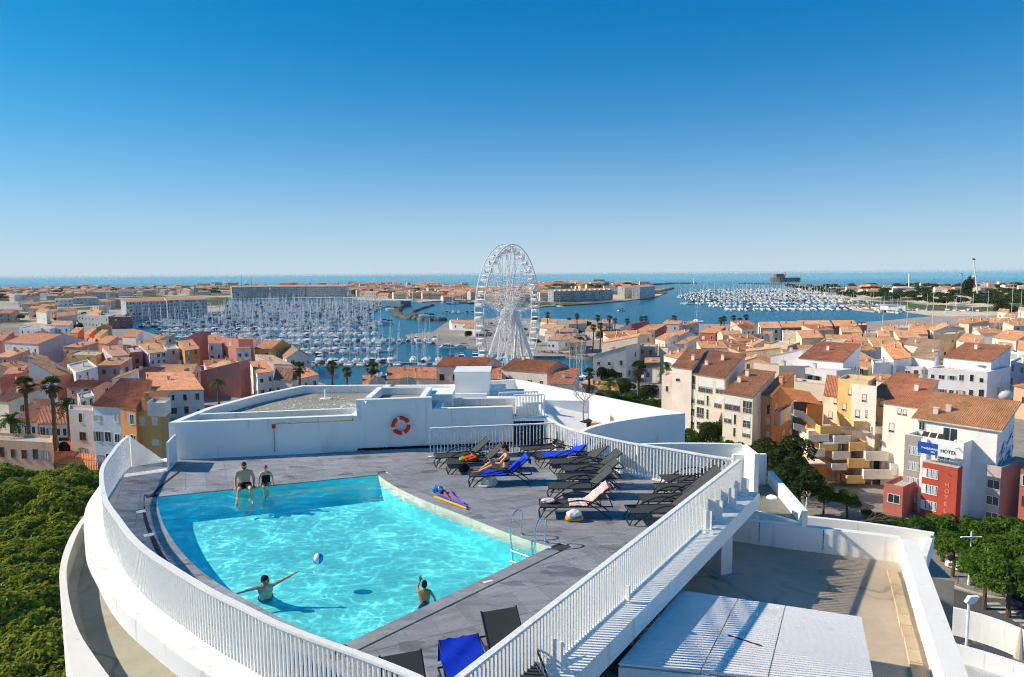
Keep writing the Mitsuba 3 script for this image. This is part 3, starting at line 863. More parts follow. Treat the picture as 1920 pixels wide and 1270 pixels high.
def hand(wr, d, side, palm, curl=.5, k=1.0):
    """palm and five separate fingers: d along the hand, palm the palm's normal"""
    d = unit(d); palm = unit(np.asarray(palm) - d * np.dot(palm, d)); x = np.cross(d, palm) * side
    wr = np.asarray(wr, float); out = []
    pc = wr + d * .085 * k
    out.append(hull((wr, .023 * k), (wr + d * .03 * k + x * .02 * k, .017 * k), (pc + x * .032 * k, .013 * k), (pc - x * .032 * k, .013 * k)))
    for i, L in enumerate((.066, .076, .072, .055)):
        b = pc + x * (.030 - .021 * i) * k
        p1 = b + (d * math.cos(curl * .4) + palm * math.sin(curl * .4)) * L * .5 * k
        p2 = p1 + (d * math.cos(curl * 1.3) + palm * math.sin(curl * 1.3)) * L * .5 * k
        out += [hull((b, .0092 * k), (p1, .0086 * k)), hull((p1, .0086 * k), (p2, .0074 * k))]
    t0 = wr + d * .03 * k + x * .026 * k
    t1 = t0 + (d * .6 + x * .7 + palm * .25) * .036 * k; t2 = t1 + (d * .85 + x * .2 + palm * .3) * .03 * k
    out += [hull((t0, .012 * k), (t1, .010 * k)), hull((t1, .010 * k), (t2, .008 * k))]
    return out


def finish(ms, edge=.02, smooth=3):
    m = m3.Manifold.batch_boolean(ms, m3.OpType.Add).refine_to_length(edge)
    k = m.to_mesh(); t = trimesh.Trimesh(k.vert_properties[:, :3], k.tri_verts)
    if smooth:
        trimesh.smoothing.filter_taubin(t, iterations=smooth)
    return t


class Person:
    """joints in a local frame: x to the person's left, -y the way they face, z up"""

    def __init__(self, J, label, at, deg, k=1.0, build=1.0, skin=SK, palms=None, curl=.5, cat='person', face=(0, -1, 0)):
        self.J = J = {n: np.array(p, float) for n, p in J.items()}
        self.tw = T().translate([float(c) for c in at]).rotate([0, 0, 1], float(deg)).scale(k)
        self.key = thing('person', label, cat)
        self.b = w = build
        self.face = unit(face)
        palms = palms or {}
        S = []
        pel, ch, nk, hd_ = J['pelvis'], J['chest'], J['neck'], J['head']
        S.append(hull((J['hipL'], .095 * w), (J['hipR'], .095 * w), (pel + (pel - ch) * -.25, .105 * w)))
        mid = (pel + ch) / 2
        ax = unit(J['shL'] - J['shR'])
        S.append(hull((pel + ax * .06, .10 * w), (pel - ax * .06, .10 * w), (mid + ax * .055, .098 * w), (mid - ax * .055, .098 * w)))
        S.append(hull((mid + ax * .055, .098 * w), (mid - ax * .055, .098 * w), (ch + ax * .085, .105 * w), (ch - ax * .085, .105 * w)))
        S.append(hull((ch + ax * .085, .105 * w), (ch - ax * .085, .105 * w), (J['shL'] - ax * .02, .058 * w), (J['shR'] + ax * .02, .058 * w), (nk, .055)))
        S.append(hull((nk, .056 * w), (nk + (hd_ - nk) * .6, .05)))
        self.torso = S[:4]
        for s in 'LR':
            sg_ = 1 if s == 'L' else -1
            S += [hull((J['sh' + s], .056 * w), (J['el' + s], .040 * w)), hull((J['el' + s], .041 * w), (J['wr' + s], .025 * w))]
            fa = unit(J['wr' + s] - J['el' + s])
            S += hand(J['wr' + s], J.get('hd' + s, fa), sg_, palms.get(s, (0, -1, 0)), curl)
            S += [hull((J['hip' + s], .092 * w), (J['kn' + s], .055 * w)), hull((J['kn' + s], .056 * w), (J['kn' + s] + (J['an' + s] - J['kn' + s]) * .3, .055 * w), (J['an' + s], .036 * w))]
            to = J['toe' + s]; fd = to - J['an' + s]
            S += [hull((J['an' + s], .038 * w), (J['an' + s] + fd * .55, .034), (to, .022)), hull((J['an' + s], .036), (J['an' + s] - unit(fd) * .03, .03))]
        put('body', finish(S, .022, 4), 'skin', self.key, to_world=self.tw) if False else None
        f = self.face; up = unit(hd_ - nk) * .8 + np.array([0, 0, .2]); up = unit(up - f * np.dot(up, f)); sd = np.cross(up, f)
        self.up, self.sd = up, sd
        Rm = np.stack([sd, f, up], 1)
        cr = m3.Manifold.sphere(1, 24).scale([.076, .098, .108])
        A = np.zeros((3, 4)); A[:, :3] = Rm; A[:, 3] = hd_ + up * .015
        S.append(cr.transform(A))
        jw = hd_ - up * .055 + f * .035
        S += [hull((hd_ + f * .03, .062), (jw, .045), (jw - up * .022 + f * .018, .028))]
        S += [hull((hd_ + f * .09 + up * .015, .010), (hd_ + f * .108 - up * .022, .014), (hd_ + f * .088 - up * .03, .014))]
        for s_ in (-1, 1):
            S.append(hull((hd_ + sd * .076 * s_ + up * .015, .016), (hd_ + sd * .080 * s_ - up * .02, .011)))
        t = finish(S, .02, 4)
        self.c = np.tile(pack(skin), (len(t.vertices), 1))
        scene[numbered(self.key + '__body')] = mikit.ply(t, 'skin', smooth=True, uv=self.c, to_world=self.tw)
        m = MB(C('16110e'))
        for s_ in (-1, 1):
            e = trimesh.creation.icosphere(1, .011); e.apply_translation(hd_ + f * .088 + sd * .031 * s_ + up * .02); m.mesh(e)
        put('eye', m, 'gloss', self.key, to_world=self.tw)
        m = MB(C('8a4438')); mo = hd_ + f * .098 - up * .052
        m.tube([mo - sd * .022, mo + f * .006, mo + sd * .022], .006, 6); put('mouth', m, 'skin', self.key, to_world=self.tw)

    def wear(self, name, ms, col, label=None, bsdf='matte', edge=.025, smooth=2):
        t = finish(ms, edge, smooth)
        key = numbered(self.key + '__' + name)
        scene[key] = mikit.ply(t, bsdf, smooth=True, uv=np.tile(pack(col), (len(t.vertices), 1)), to_world=self.tw)
        tag(key, label)

    def cap(self, name, col, label=None, low=-.02, grow=1.07, brim=False, back=0.0, bsdf='matte'):
        h, f, up, sd = self.J['head'], self.face, self.up, self.sd
        A = np.zeros((3, 4)); A[:, :3] = np.stack([sd, f, up], 1); A[:, 3] = h + up * .018
        m = m3.Manifold.sphere(1, 26).scale([.078 * grow, .10 * grow, .110 * grow]).transform(A)
        nrm = unit(up - f * back); m = m.trim_by_plane([float(x) for x in nrm], float(np.dot(nrm, h) + low))
        ms = [m]
        if brim:
            ms.append(hull((h + f * .08 + up * .07 + sd * .05, .008), (h + f * .08 + up * .07 - sd * .05, .008), (h + f * .17 + up * .05 + sd * .03, .008), (h + f * .17 + up * .05 - sd * .03, .008)))
        self.wear(name, ms, col, label, bsdf, .02, 1)


edge_d = unit(np.array([6.12, 2.12])); face_ang = math.degrees(math.atan2(-.945, .327)) + 90
q = G2(459, 917, ZD)
sit = dict(pelvis=(0, .12, .11), chest=(0, .15, .42), neck=(0, .13, .60), head=(0, .09, .76), shL=(.205, .14, .55), shR=(-.205, .14, .55), hipL=(.10, .10, .10), hipR=(-.10, .10, .10))
man = dict(sit, elL=(.29, .20, .30), wrL=(.28, .06, .06), elR=(-.29, .20, .30), wrR=(-.28, .06, .06), hdL=(.1, -1, -.5), hdR=(-.1, -1, -.5), knL=(.20, -.33, .08), knR=(-.16, -.33, .08), anL=(.23, -.30, -.34),
           anR=(-.22, -.42, -.32), toeL=(.25, -.46, -.40), toeR=(-.26, -.58, -.36))
p = Person(man, 'man in black cap and black shorts sitting on the pool edge, legs in water', (*q, ZD), face_ang, .92, 1.05, C('d3a07e'), palms={'L': (0, 0, -1), 'R': (0, 0, -1)}, curl=.3)
J = p.J
p.wear('shorts', [hull((J['hipL'], .118), (J['hipR'], .118), ((0, .14, .20), .118)), hull((J['hipL'], .112), (J['hipL'] * .45 + J['knL'] * .55, .088)), hull((J['hipR'], .112), (J['hipR'] * .45 + J['knR'] * .55, .088))], C('141416'))
p.cap('cap', C('17181b'), low=.035, brim=True)
p.wear('beard', [hull((J['head'] + (0, -.055, -.075), .044), (J['head'] + (.05, -.02, -.035), .03), (J['head'] + (-.05, -.02, -.035), .03))], C('35241b'))
q = G2(499, 913, ZD)
girl = dict(sit, elL=(.25, .26, .32), wrL=(.27, .20, .06), elR=(-.25, .26, .32), wrR=(-.29, .20, .06), hdL=(.3, -.3, -1), hdR=(-.5, -.3, -1), knL=(.09, -.36, .10), knR=(-.09, -.36, .10), anL=(.06, -.36, -.28),
            anR=(-.02, -.40, -.30), toeL=(.06, -.52, -.33), toeR=(-.02, -.56, -.35), shL=(.165, .15, .53), shR=(-.165, .15, .53))
p = Person(girl, 'girl in a pink swim cap and black swimsuit sitting on the pool edge', (*q, ZD), face_ang, .76, .88, C('d6a785'), palms={'L': (0, 0, -1), 'R': (0, 0, -1)}, curl=.2)
p.wear('swimsuit', [hull((p.J['hipL'], .094), (p.J['hipR'], .094), ((0, .12, .2), .105)), hull(((.06, .12, .14), .096), ((-.06, .12, .14), .096), ((.08, .15, .42), .1), ((-.08, .15, .42), .1)), hull(((.09, .15, .42), .08), ((.10, .14, .555), .05)), hull(((-.09, .15, .42), .08), ((-.10, .14, .555), .05))], C('111318'))
p.cap('swim_cap', C('e0447f'), low=.01, grow=1.06, bsdf='gloss')
# woman reading on the lounger: local frame facing -y is turned to the lounger's foot
ang = 6
o = np.array(G2(880, 908, ZD)); dxy = np.array([math.cos(math.radians(ang)), math.sin(math.radians(ang))])
q = o + dxy * 1.12
wom = dict(pelvis=(0, 0, .12), chest=(0, .05, .42), neck=(0, .03, .60), head=(0, -.02, .76), shL=(.165, .04, .545), shR=(-.165, .04, .545), hipL=(.09, -.02, .11), hipR=(-.09, -.02, .11),
           elL=(.20, -.17, .34), wrL=(.10, -.36, .32), elR=(-.20, -.17, .34), wrR=(-.10, -.36, .34), knL=(.10, -.42, .25), knR=(-.10, -.40, .33), anL=(.08, -.84, .06), anR=(-.06, -.80, .07), toeL=(.10, -1.0, .06), toeR=(-.06, -.97, .10))
p = Person(wom, 'woman in dark bikini top and teal bottoms reading a red book on a lounger', (*q, ZD + .34), ang - 90 + 0, 1.0, .92, C('d29a76'), palms={'L': (-1, 0, .3), 'R': (1, 0, .3)}, curl=.9, face=(0, -1, -.12))
J = p.J
p.wear('bikini_top', [hull(((.085, .04, .43), .106), ((-.085, .04, .43), .106), ((.08, .03, .40), .10), ((-.08, .03, .40), .10))], C('15171f'))
p.wear('bikini_bottom', [hull((J['hipL'], .10), (J['hipR'], .10), ((0, 0, .19), .10))], C('175a6a'))
p.wear('hair', [hull((J['head'] + (0, .05, .03), .085), (J['head'] + (0, .075, -.03), .05), (J['head'] + (0, -.02, .06), .085)), hull((J['head'] + (0, .10, -.02), .045), (J['head'] + (0, .12, -.10), .025))], C('4a2a1c'))
p.wear('sunglasses', [hull((J['head'] + (.055, -.088, .02), .014), (J['head'] + (-.055, -.088, .02), .014)), hull((J['head'] + (.055, -.088, .02), .008), (J['head'] + (.08, .0, .02), .008))], C('1a0f0a'), bsdf='gloss')
bk = thing('book', 'open red book held by the reading woman', 'book')
tb = T().translate([float(q[0]), float(q[1]), ZD + .34]).rotate([0, 0, 1], ang - 90)
m = MB(C('d9484a')); M = frame((0, -.44, .37), (1, 0), (0, 1))
m.add(np.array([[-.12, -.46, .31], [0, -.43, .30], [0, -.53, .50], [-.12, -.56, .51], [.12, -.46, .31], [.12, -.56, .51]]), [[0, 1, 2, 3], [1, 4, 5, 2]]); put('cover', m, 'matte', bk, to_world=tb)
m = MB(C('efeae0')); m.add(np.array([[-.11, -.45, .32], [0, -.42, .31], [0, -.52, .49], [-.11, -.55, .50], [.11, -.45, .32], [.11, -.55, .50]]), [[0, 1, 2, 3], [1, 4, 5, 2]]); put('pages', m, 'matte', bk, to_world=tb)
# two swimmers
q = GY(499, 1073, G(499, 1090, WATZ)[1] + .12)
q = np.array([*G2(497, 1088, WATZ), WATZ - .17])
boy = dict(pelvis=(0, .30, -.36), chest=(0, .06, -.10), neck=(0, .0, .04), head=(0, -.03, .19), shL=(.16, .03, .015), shR=(-.16, .03, .015), hipL=(.08, .36, -.40), hipR=(-.08, .36, -.40),
           elL=(.40, -.04, .14), wrL=(.62, -.10, .26), elR=(-.38, .05, -.01), wrR=(-.60, .0, -.03), hdL=(.8, -.2, .5), knL=(.16, .62, -.55), knR=(-.14, .60, -.60), anL=(.14, .95, -.52), anR=(-.2, .95, -.6), toeL=(.14, 1.1, -.5), toeR=(-.2, 1.1, -.62))
p = Person(boy, 'swimming child with short dark hair stretching one arm towards the blue beach ball', q, 22, .92, .84, C('c78558'), palms={'L': (0, -.3, -1), 'R': (0, 0, -1)}, curl=.5, face=(.75, -.6, .05))
p.cap('hair', C('2c1c12'), low=-.0, grow=1.08, back=.55)
p.wear('trunks', [hull((p.J['hipL'], .10), (p.J['hipR'], .10), ((0, .28, -.33), .10))], C('1c3a5c'))
q = np.array([*G2(796, 1113, WATZ), WATZ - .20])
boy2 = dict(pelvis=(0, -.10, -.05), chest=(0, .06, .18), neck=(0, .10, .33), head=(0, .13, .48), shL=(.155, .09, .29), shR=(-.155, .09, .29), hipL=(.085, -.12, -.10), hipR=(-.085, -.12, -.10),
            elL=(.28, .10, .08), wrL=(.34, .02, -.12), elR=(-.20, .30, .33), wrR=(-.12, .36, .50), hdR=(.1, .2, 1), knL=(.14, -.30, -.34), knR=(-.12, -.28, -.38), anL=(.14, -.64, -.46), anR=(-.12, -.62, -.50), toeL=(.14, -.80, -.48), toeR=(-.12, -.78, -.54))
J2 = {}
for n_, v_ in boy2.items():
    J2[n_] = (v_[0], v_[1], v_[2])
p = Person({k_: (-v_[0], v_[1], v_[2]) if False else v_ for k_, v_ in J2.items()}, 'child in navy trunks standing in the pool, back to the viewer, one arm raised', q, 8, .72, .84, C('b9774e'),
           palms={'L': (0, -1, 0), 'R': (0, 1, 0)}, curl=.4, face=(.15, 1, 0))
p.cap('hair', C('20140d'), low=-.045, grow=1.08, back=.35)
p.wear('trunks', [hull((p.J['hipL'], .104), (p.J['hipR'], .104), ((0, -.09, .0), .105)), hull((p.J['hipL'], .10), ((.11, -.05, -.26), .08)), hull((p.J['hipR'], .10), ((-.11, -.05, -.26), .08))], C('12264a'))
p.wear('goggle_strap', [hull(((0, .10, .335), .058), ((0, .11, .35), .056))], C('c9392f'))

# ---------------------------------------------------------------- pool toys, bags and fittings
q = G2(597, 1056, WATZ); R_ = .125
bb = thing('beach_ball', 'blue and white beach ball floating on the pool', 'ball')
s = trimesh.creation.uv_sphere(R_, count=[16, 24]); fc = s.vertices[s.faces].mean(1)
rr = trimesh.transformations.rotation_matrix(.7, [1, .4, .2])[:3, :3]; lc = fc @ rr.T
sec = np.floor((np.arctan2(lc[:, 1], lc[:, 0]) + PI) / (PI / 3)).astype(int) % 2
for k_, cc in ((0, C('1f86e8')), (1, C('f3f5f7'))):
    m = MB(cc); m.add(s.vertices + np.array([*q, WATZ + .10]), s.faces[sec == k_]); put('panel', m, 'gloss', bb, smooth=True)
for col, lab, pts in (('e9b23a', 'yellow pool noodle, nearest the water', [(815, 934), (840, 943), (875, 956)]), ('3c66c9', 'blue pool noodle beside the yellow one', [(819, 928), (845, 940), (876, 953)]),
                      ('d2483f', 'red pool noodle in the middle of the pile', [(829, 919), (836, 930), (845, 941)]), ('8a4fb0', 'purple curved pool noodle apart from the others', [(845, 922), (852, 934), (871, 947)])):
    zz = ZD + (.04 if 'blue' not in lab else .05)
    L_ = spline([[*G2(*a, ZD), zz] for a in pts], 14)
    put(tag(thing('pool_noodle', lab, 'pool noodle'), None) + '__foam', MB(C(col)).tube(L_, .033, 8), 'matte', smooth=40)


def blob(name, parent, q, sx, sy, sz, col, seed, bsdf='matte', lump=.25, deg=0):
    s_ = trimesh.creation.icosphere(3, 1.0)
    v_ = np.array(s_.vertices); d_ = 1 + lump * (meshkit.fbm(v_ * 1.6 + seed, 3) - .5) * 2
    v_ = v_ * d_[:, None]; v_[:, 2] = np.maximum(v_[:, 2], -.75)
    v_ *= [sx, sy, sz]; v_[:, 2] -= v_[:, 2].min()
    a_ = math.radians(deg); v_ = np.c_[v_[:, 0] * math.cos(a_) - v_[:, 1] * math.sin(a_), v_[:, 0] * math.sin(a_) + v_[:, 1] * math.cos(a_), v_[:, 2]] + np.asarray(q)
    return put(name, MB(col).add(v_, s_.faces), bsdf, parent, smooth=True)


k = thing('swim_float', 'crumpled blue and white inflatable lying at the end of the noodles', 'inflatable')
q = np.array([*G2(821, 924, ZD), ZD]); blob('skin', k, q, .17, .13, .12, C('2f86c8'), 1, 'gloss', .5); blob('patch', k, q + (.05, -.06, .04), .08, .06, .09, C('e8eef2'), 4, 'gloss', .5)
k = thing('beach_bag', 'cream and grey beach bag standing in front of the reading woman', 'bag')
q = np.array([*G2(915, 912, ZD), ZD]); blob('body', k, q, .22, .13, .17, C('d3cdb2'), 7, lump=.45); blob('side', k, q + (.17, .0, 0), .12, .12, .17, C('9fb0bb'), 9, lump=.4); blob('flap', k, q + (-.12, -.10, .0), .16, .08, .05, C('e7e3d6'), 3, lump=.5)
k = thing('beach_bag', 'round beach bag in white, blue and yellow on the tiles near the pink towel', 'bag')
q = np.array([*G2(1076, 976, ZD), ZD]); blob('base', k, q, .24, .16, .10, C('e0a62c'), 2, lump=.3); blob('body', k, q + (.01, -.01, .07), .20, .15, .13, C('ecebe6'), 5, lump=.35); blob('patch', k, q + (.02, -.08, .07), .15, .09, .07, C('2f7fae'), 6, lump=.4)
def on(xy, deg, x, y, z):
    a_ = math.radians(deg); return np.array([xy[0] + x * math.cos(a_) - y * math.sin(a_), xy[1] + x * math.sin(a_) + y * math.cos(a_), ZD + z])
k = thing('crumpled_towel', 'crumpled orange patterned towel lying on the second lounger', 'towel')
blob('cloth', k, on(G2(839, 885, ZD), 11, .80, .0, .34), .24, .17, .10, C('e0521c'), 3, lump=.6); blob('fold', k, on(G2(839, 885, ZD), 11, .5, .05, .34), .10, .09, .07, C('b8cf3a'), 8, lump=.6)
k = thing('clothes_pile', 'small pile of striped clothes at the foot of the lounger with the pink towel', 'clothes')
blob('cloth', k, on(G2(1012, 966, ZD), 0, .25, .05, .34), .20, .13, .06, C('d8c6c9'), 3, lump=.6); blob('shirt', k, on(G2(1012, 966, ZD), 0, .40, .0, .34), .09, .10, .05, C('2a2630'), 8, lump=.6)
k = thing('dark_bag', 'dark rucksack on the tiles under the lounger with the orange towel', 'bag')
blob('body', k, np.array([*G2(869, 884, ZD), ZD]), .18, .13, .16, C('23272b'), 11, lump=.4)
# ladder at the pool corner
ld = thing('pool_ladder', 'stainless steel pool ladder with two tall hoop handrails', 'ladder')
tow = unit(np.array([-.62, -.78]))
feet = [G2(979, 1003, ZD), G2(1024, 1018, ZD)]
for q in feet:
    a_ = [*(q), ZD]; P_ = [[*q, ZD], [*q, ZD + .52], [*(q + tow * .05), ZD + .64], [*(q + tow * .16), ZD + .69], [*(q + tow * .30), ZD + .64], [*(q + tow * .42), ZD + .46], [*(q + tow * .46), ZD + .1], [*(q + tow * .46), ZD - .95]]
    put('handrail', MB(C('ffffff')).tube(spline(P_, 40), .021, 8), 'steel', ld, smooth=40)
    m = MB(C('cccccc')).tube([[*q, ZD + .008], [*q, ZD + .03]], .05, 12); put('foot_flange', m, 'steel', ld)
for z_ in (-.25, -.52, -.8):
    a_, b_ = feet[0] + tow * .46, feet[1] + tow * .46
    put('tread', MB(C('cfd2d4')).tube([[*a_, ZD + z_], [*b_, ZD + z_]], .03, 6), 'steel', ld)
# lifebuoy on the wall
lb_ = thing('lifebuoy', 'orange lifebuoy with white bands hanging on the white wall', 'lifebuoy')
c_ = GY(752.5, 797, 25.02); wd = unit(wc - wa); wn = np.array([wd[1], -wd[0]])
c_ = np.array([c_[0], 24.80 + (c_[0] + 5.58) * (25.62 - 24.80) / 5.6 - .09, c_[2]])
for k_ in range(8):
    a0, a1 = k_ * PI / 4 - .16 + .3, k_ * PI / 4 + .16 + .3
    if k_ % 2: a0, a1 = (k_ - 1) * PI / 4 + .16 + .3, (k_ + 1) * PI / 4 - .16 + .3
    th = np.linspace(a0, a1, 12)
    pts = [[c_[0] + wd[0] * .285 * math.cos(t), c_[1] + wd[1] * .285 * math.cos(t), c_[2] + .285 * math.sin(t)] for t in th]
    put('ring_section' if k_ % 2 else 'band', MB(C('e2451b') if k_ % 2 else C('ded9d2')).tube(pts, .075 if k_ % 2 else .077, 10), 'matte', lb_, smooth=40)
th = np.linspace(0, 2 * PI, 40, endpoint=False)
put('rope', MB(C('e5ddd0')).tube([[c_[0] + wd[0] * (.365 + .03 * math.cos(4 * t)) * math.cos(t), c_[1] + wd[1] * .36 * math.cos(t) - .03, c_[2] + (.365 + .03 * math.cos(4 * t)) * math.sin(t)] for t in th], .008, 5, closed=True), 'matte', lb_)
cam_ = thing('security_camera', 'small white dome camera at the top corner of the lifebuoy wall', 'camera')
q = GY(688, 756, 24.66); s_ = trimesh.creation.icosphere(2, .07); s_.apply_translation(q); put('dome', MB(C('e8e8e6')).mesh(s_), 'gloss', cam_, smooth=True); put('bracket', MB(C('dcdcda')).tube([q + (0, 0, .02), q + (-.12, .14, .06)], .02, 6), 'paint', cam_)
al = thing('alarm_box', 'small red alarm box with a grey conduit on the low shaded wall', 'box')
pt = GY(513.5, 799, 24.25); M = frame(pt, unit(np.array([6.3, 1.1])), unit(np.array([-1.1, 6.3])))
put('case', MB(C('b3241d')).box(-.06, .06, -.08, -.005, -.07, .07, M=M), 'paint', al); put('conduit', MB(C('7f8790')).box(-.012, .012, -.03, -.004, -.95, -.07, M=M), 'paint', al)
hp = thing('hose_rail', 'thin yellow pole hung level on the low shaded wall', 'pole')
a_, b_ = GY(518, 795, 24.25), GY(668, 788, 24.68)
put('tube', MB(C('b8a640')).tube([a_, b_], .018, 6), 'paint', hp)
for t in (.08, .95):
    c2 = a_ + (b_ - a_) * t; put('hook', MB(C('3a3a38')).tube([c2 + (0, .0, .03), c2 + (0, .12, .03)], .012, 5), 'paint', hp)
# roof bits on the low roof
for px, py, s_ in ((610, 748, 1.0),):
    v_ = thing('roof_vent', 'small white vent pipe standing on the gravel roof', 'vent'); q = GY(px, py, 30.0)
    put('pipe', MB(WHITE).tube([[q[0], 30.0, ZD + .98], [q[0], 30.0, ZD + 1.42]], .05, 8), 'paint', v_); put('base', MB(WHITE).box(q[0] - .25, q[0] + .25, 29.8, 30.2, ZD + .98, ZD + 1.02), 'white_wall', v_)
hv = thing('roof_hatch', 'white roof hatch frame at the edge of the gravel roof', 'hatch'); q = GY(657, 757, 26.2)
put('hoop', MB(WHITE).tube(spline([[q[0] - .35, 26.2, ZD + 1.05], [q[0] - .33, 26.2, ZD + 1.38], [q[0] - .1, 26.3, ZD + 1.48], [q[0] + .25, 26.5, ZD + 1.28], [q[0] + .4, 26.6, ZD + 1.1]], 16), .035, 6), 'white_metal', hv, smooth=40)
put('tray', MB(C('d8d5ce')).box(q[0] - .6, q[0] + .3, 26.0, 26.7, ZD + 1.0, ZD + 1.03), 'white_wall', hv)
# bare potted tree on the white terrace
pt_ = thing('potted_tree', 'bare leafless little tree in a dark round pot on the white terrace', 'potted tree')
q = G(1094, 803, ZD + .08); r_ = random.Random(5)
put('pot', MB(C('2b2c2d')).tube([[q[0], q[1], ZD + .03], [q[0], q[1], ZD + .30], [q[0], q[1], ZD + .42]], [.22, .32, .36], 16), 'matte', pt_, smooth=30)
m = MB(C('9c8f84')); m.tube([[q[0], q[1], ZD + .4], [q[0] - .02, q[1], ZD + .9], [q[0] + .02, q[1], ZD + 1.25]], [.035, .03, .022], 6); put('trunk', m, 'matte', pt_)
m = MB(C('b5a79d'))
def twig(p0, d0, L, r, n_):
    p1 = p0 + unit(d0) * L; m.tube([p0, (p0 + p1) / 2 + np.array([r_.uniform(-.02, .02)] * 3), p1], [r, r * .8, r * .6], 4, caps=False)
    if n_:
        for _ in range(3): twig(p1 if r_.random() < .6 else (p0 + p1) / 2, unit(d0) + np.array([r_.uniform(-.9, .9), r_.uniform(-.9, .9), r_.uniform(-.3, .7)]), L * r_.uniform(.6, .85), r * .6, n_ - 1)
for _ in range(7): twig(np.array([q[0], q[1], ZD + r_.uniform(1.0, 1.25)]), np.array([r_.uniform(-1, 1), r_.uniform(-1, 1), r_.uniform(.2, 1)]), .3, .014, 3)
put('branches', m, 'matte', pt_)
# ================================================================ the town below: houses placed by their eaves
VW = {'a': (0, 600, 5.99), 'b': (300, 590, 5.644), 'c': (0, 730, 5.99), 'd': (1050, 570, 5.99), 'e': (1350, 570, 5.99), 'f': (1600, 570, 5.99), 'g': (1220, 660, 5.99), 'h': (1480, 690, 5.99),
      'i': (1600, 720, 5.99), 'j': (1600, 840, 5.99), 'k': (0, 500, 5.99), 'l': (980, 500, 5.99), 'm': (1540, 470, 5.053), 'o': (640, 640, 4.174), 'p': (240, 500, 4.7925), 'q': (600, 500, 5.99), 'P': (0, 0, 1.0)}


def px(v, xy):
    x, y, s = VW[v]
    return x + xy[0] / s, y + xy[1] / s


ORD = 'first second third fourth fifth sixth seventh eighth ninth tenth eleventh twelfth thirteenth fourteenth fifteenth sixteenth seventeenth eighteenth nineteenth twentieth'.split()
TENS = {2: 'twenty', 3: 'thirty', 4: 'forty', 5: 'fifty', 6: 'sixty', 7: 'seventy', 8: 'eighty', 9: 'ninety'}


def ordinal(n):
    if n <= 20:
        return ORD[n - 1]
    t, u = divmod(n, 10)
    return {30: 'thirtieth', 40: 'fortieth', 50: 'fiftieth', 60: 'sixtieth', 70: 'seventieth', 80: 'eightieth'}.get(n) or f'{TENS[t]}-{ORD[u - 1]}'


hr = random.Random(77)
ROOFS = [C(x) for x in ('c58a62', 'cf9872', 'b97c58', 'd3a27c', 'c08c6a', 'cd9468')]
FRAME, DARK = C('e6e3dc'), C('20262c')


def win_mesh(M, s, z, w, h, fr=FRAME, pane=DARK, sill=True, t=.07, mull=1, shut=None):
    m = MB(fr)
    m.box(s - w / 2 - t, s - w / 2, -.06, .03, z, z + h, M=M); m.box(s + w / 2, s + w / 2 + t, -.06, .03, z, z + h, M=M)
    m.box(s - w / 2 - t, s + w / 2 + t, -.06, .03, z + h, z + h + t, M=M)
    m.box(s - w / 2 - t, s + w / 2 + t, -.14 if sill else -.06, .03, z - t, z, M=M)
    for k in range(mull):
        c_ = s - w / 2 + w * (k + 1) / (mull + 1); m.box(c_ - .03, c_ + .03, -.035, .03, z, z + h, M=M)
    m.box(s - w / 2, s + w / 2, -.012, .03, z, z + h, pane, M=M)
    if shut is not None:
        for x_ in (s - w / 2 - t - .04 - w * .48, s + w / 2 + t + .04): m.box(x_, x_ + w * .48, -.05, -.005, z, z + h, shut, M=M)
    return m


def face_windows(key, a, b, zl, zh, rows, cols, near, rng, out, style='plain', skip=.12, wcol=None):
    """a grid of windows on the face from a to b (plan), between heights zl and zh"""
    u = np.asarray(b) - a; L = np.linalg.norm(u); u = u / L
    M = frame((a[0], a[1], 0), u, -np.asarray(out))
    hstep = (zh - zl) / rows
    for r in range(rows):
        for c in range(cols):
            if rng.random() < skip:
                continue
            s = L * (c + .5) / cols + rng.uniform(-.15, .15)
            w = min(1.0, L / cols * .5) * rng.choice((.8, 1, 1, 1.3)); h = min(1.45, hstep * .5) * rng.choice((.7, 1, 1, 1.2))
            z = zl + hstep * r + hstep * .30
            pane = rng.choice((DARK, DARK, C('2e3a42'), C('d8d4cc'), C('4a4038')))
            fr = wcol if wcol is not None else rng.choice((FRAME, FRAME, C('cfc8bc'), C('8a6a52')))
            put('window', win_mesh(M, s, z, w, h, fr, pane, mull=1 if w > .8 else 0, shut=C(rng.choice(('e2ded6', '8a6a4e', '6f8a86', 'c9b08e', '9fb0b8'))) if rng.random() < .4 and w < 1.1 else None), 'paint', key)


def tiled(mb, p00, p10, p11, p01, col, wavy, pitch=.30):
    """roof covering over a quad: p00-p10 along the eave, p01-p11 along the ridge; corrugated like pantiles when near"""
    p00, p10, p11, p01 = (np.asarray(p, float) for p in (p00, p10, p11, p01))
    if not wavy:
        return mb.quad(p00, p10, p11, p01, col)
    L = np.linalg.norm(p10 - p00); n = max(6, int(L / pitch * 4))
    nrm = unit(np.cross(p10 - p00, p01 - p00)); nrm = nrm if nrm[2] > 0 else -nrm
    V_ = []; m_ = 2
    for i in range(n + 1):
        t = i / n; o = nrm * (.055 * math.sin(2 * PI * i / 4) + .05)
        V_ += [p00 + (p10 - p00) * t + o, p01 + (p11 - p01) * t + o]
    return mb.add(V_, [[2 * i, 2 * i + 2, 2 * i + 3, 2 * i + 1] for i in range(n)], col)


HOUSES, FOOT = [], []


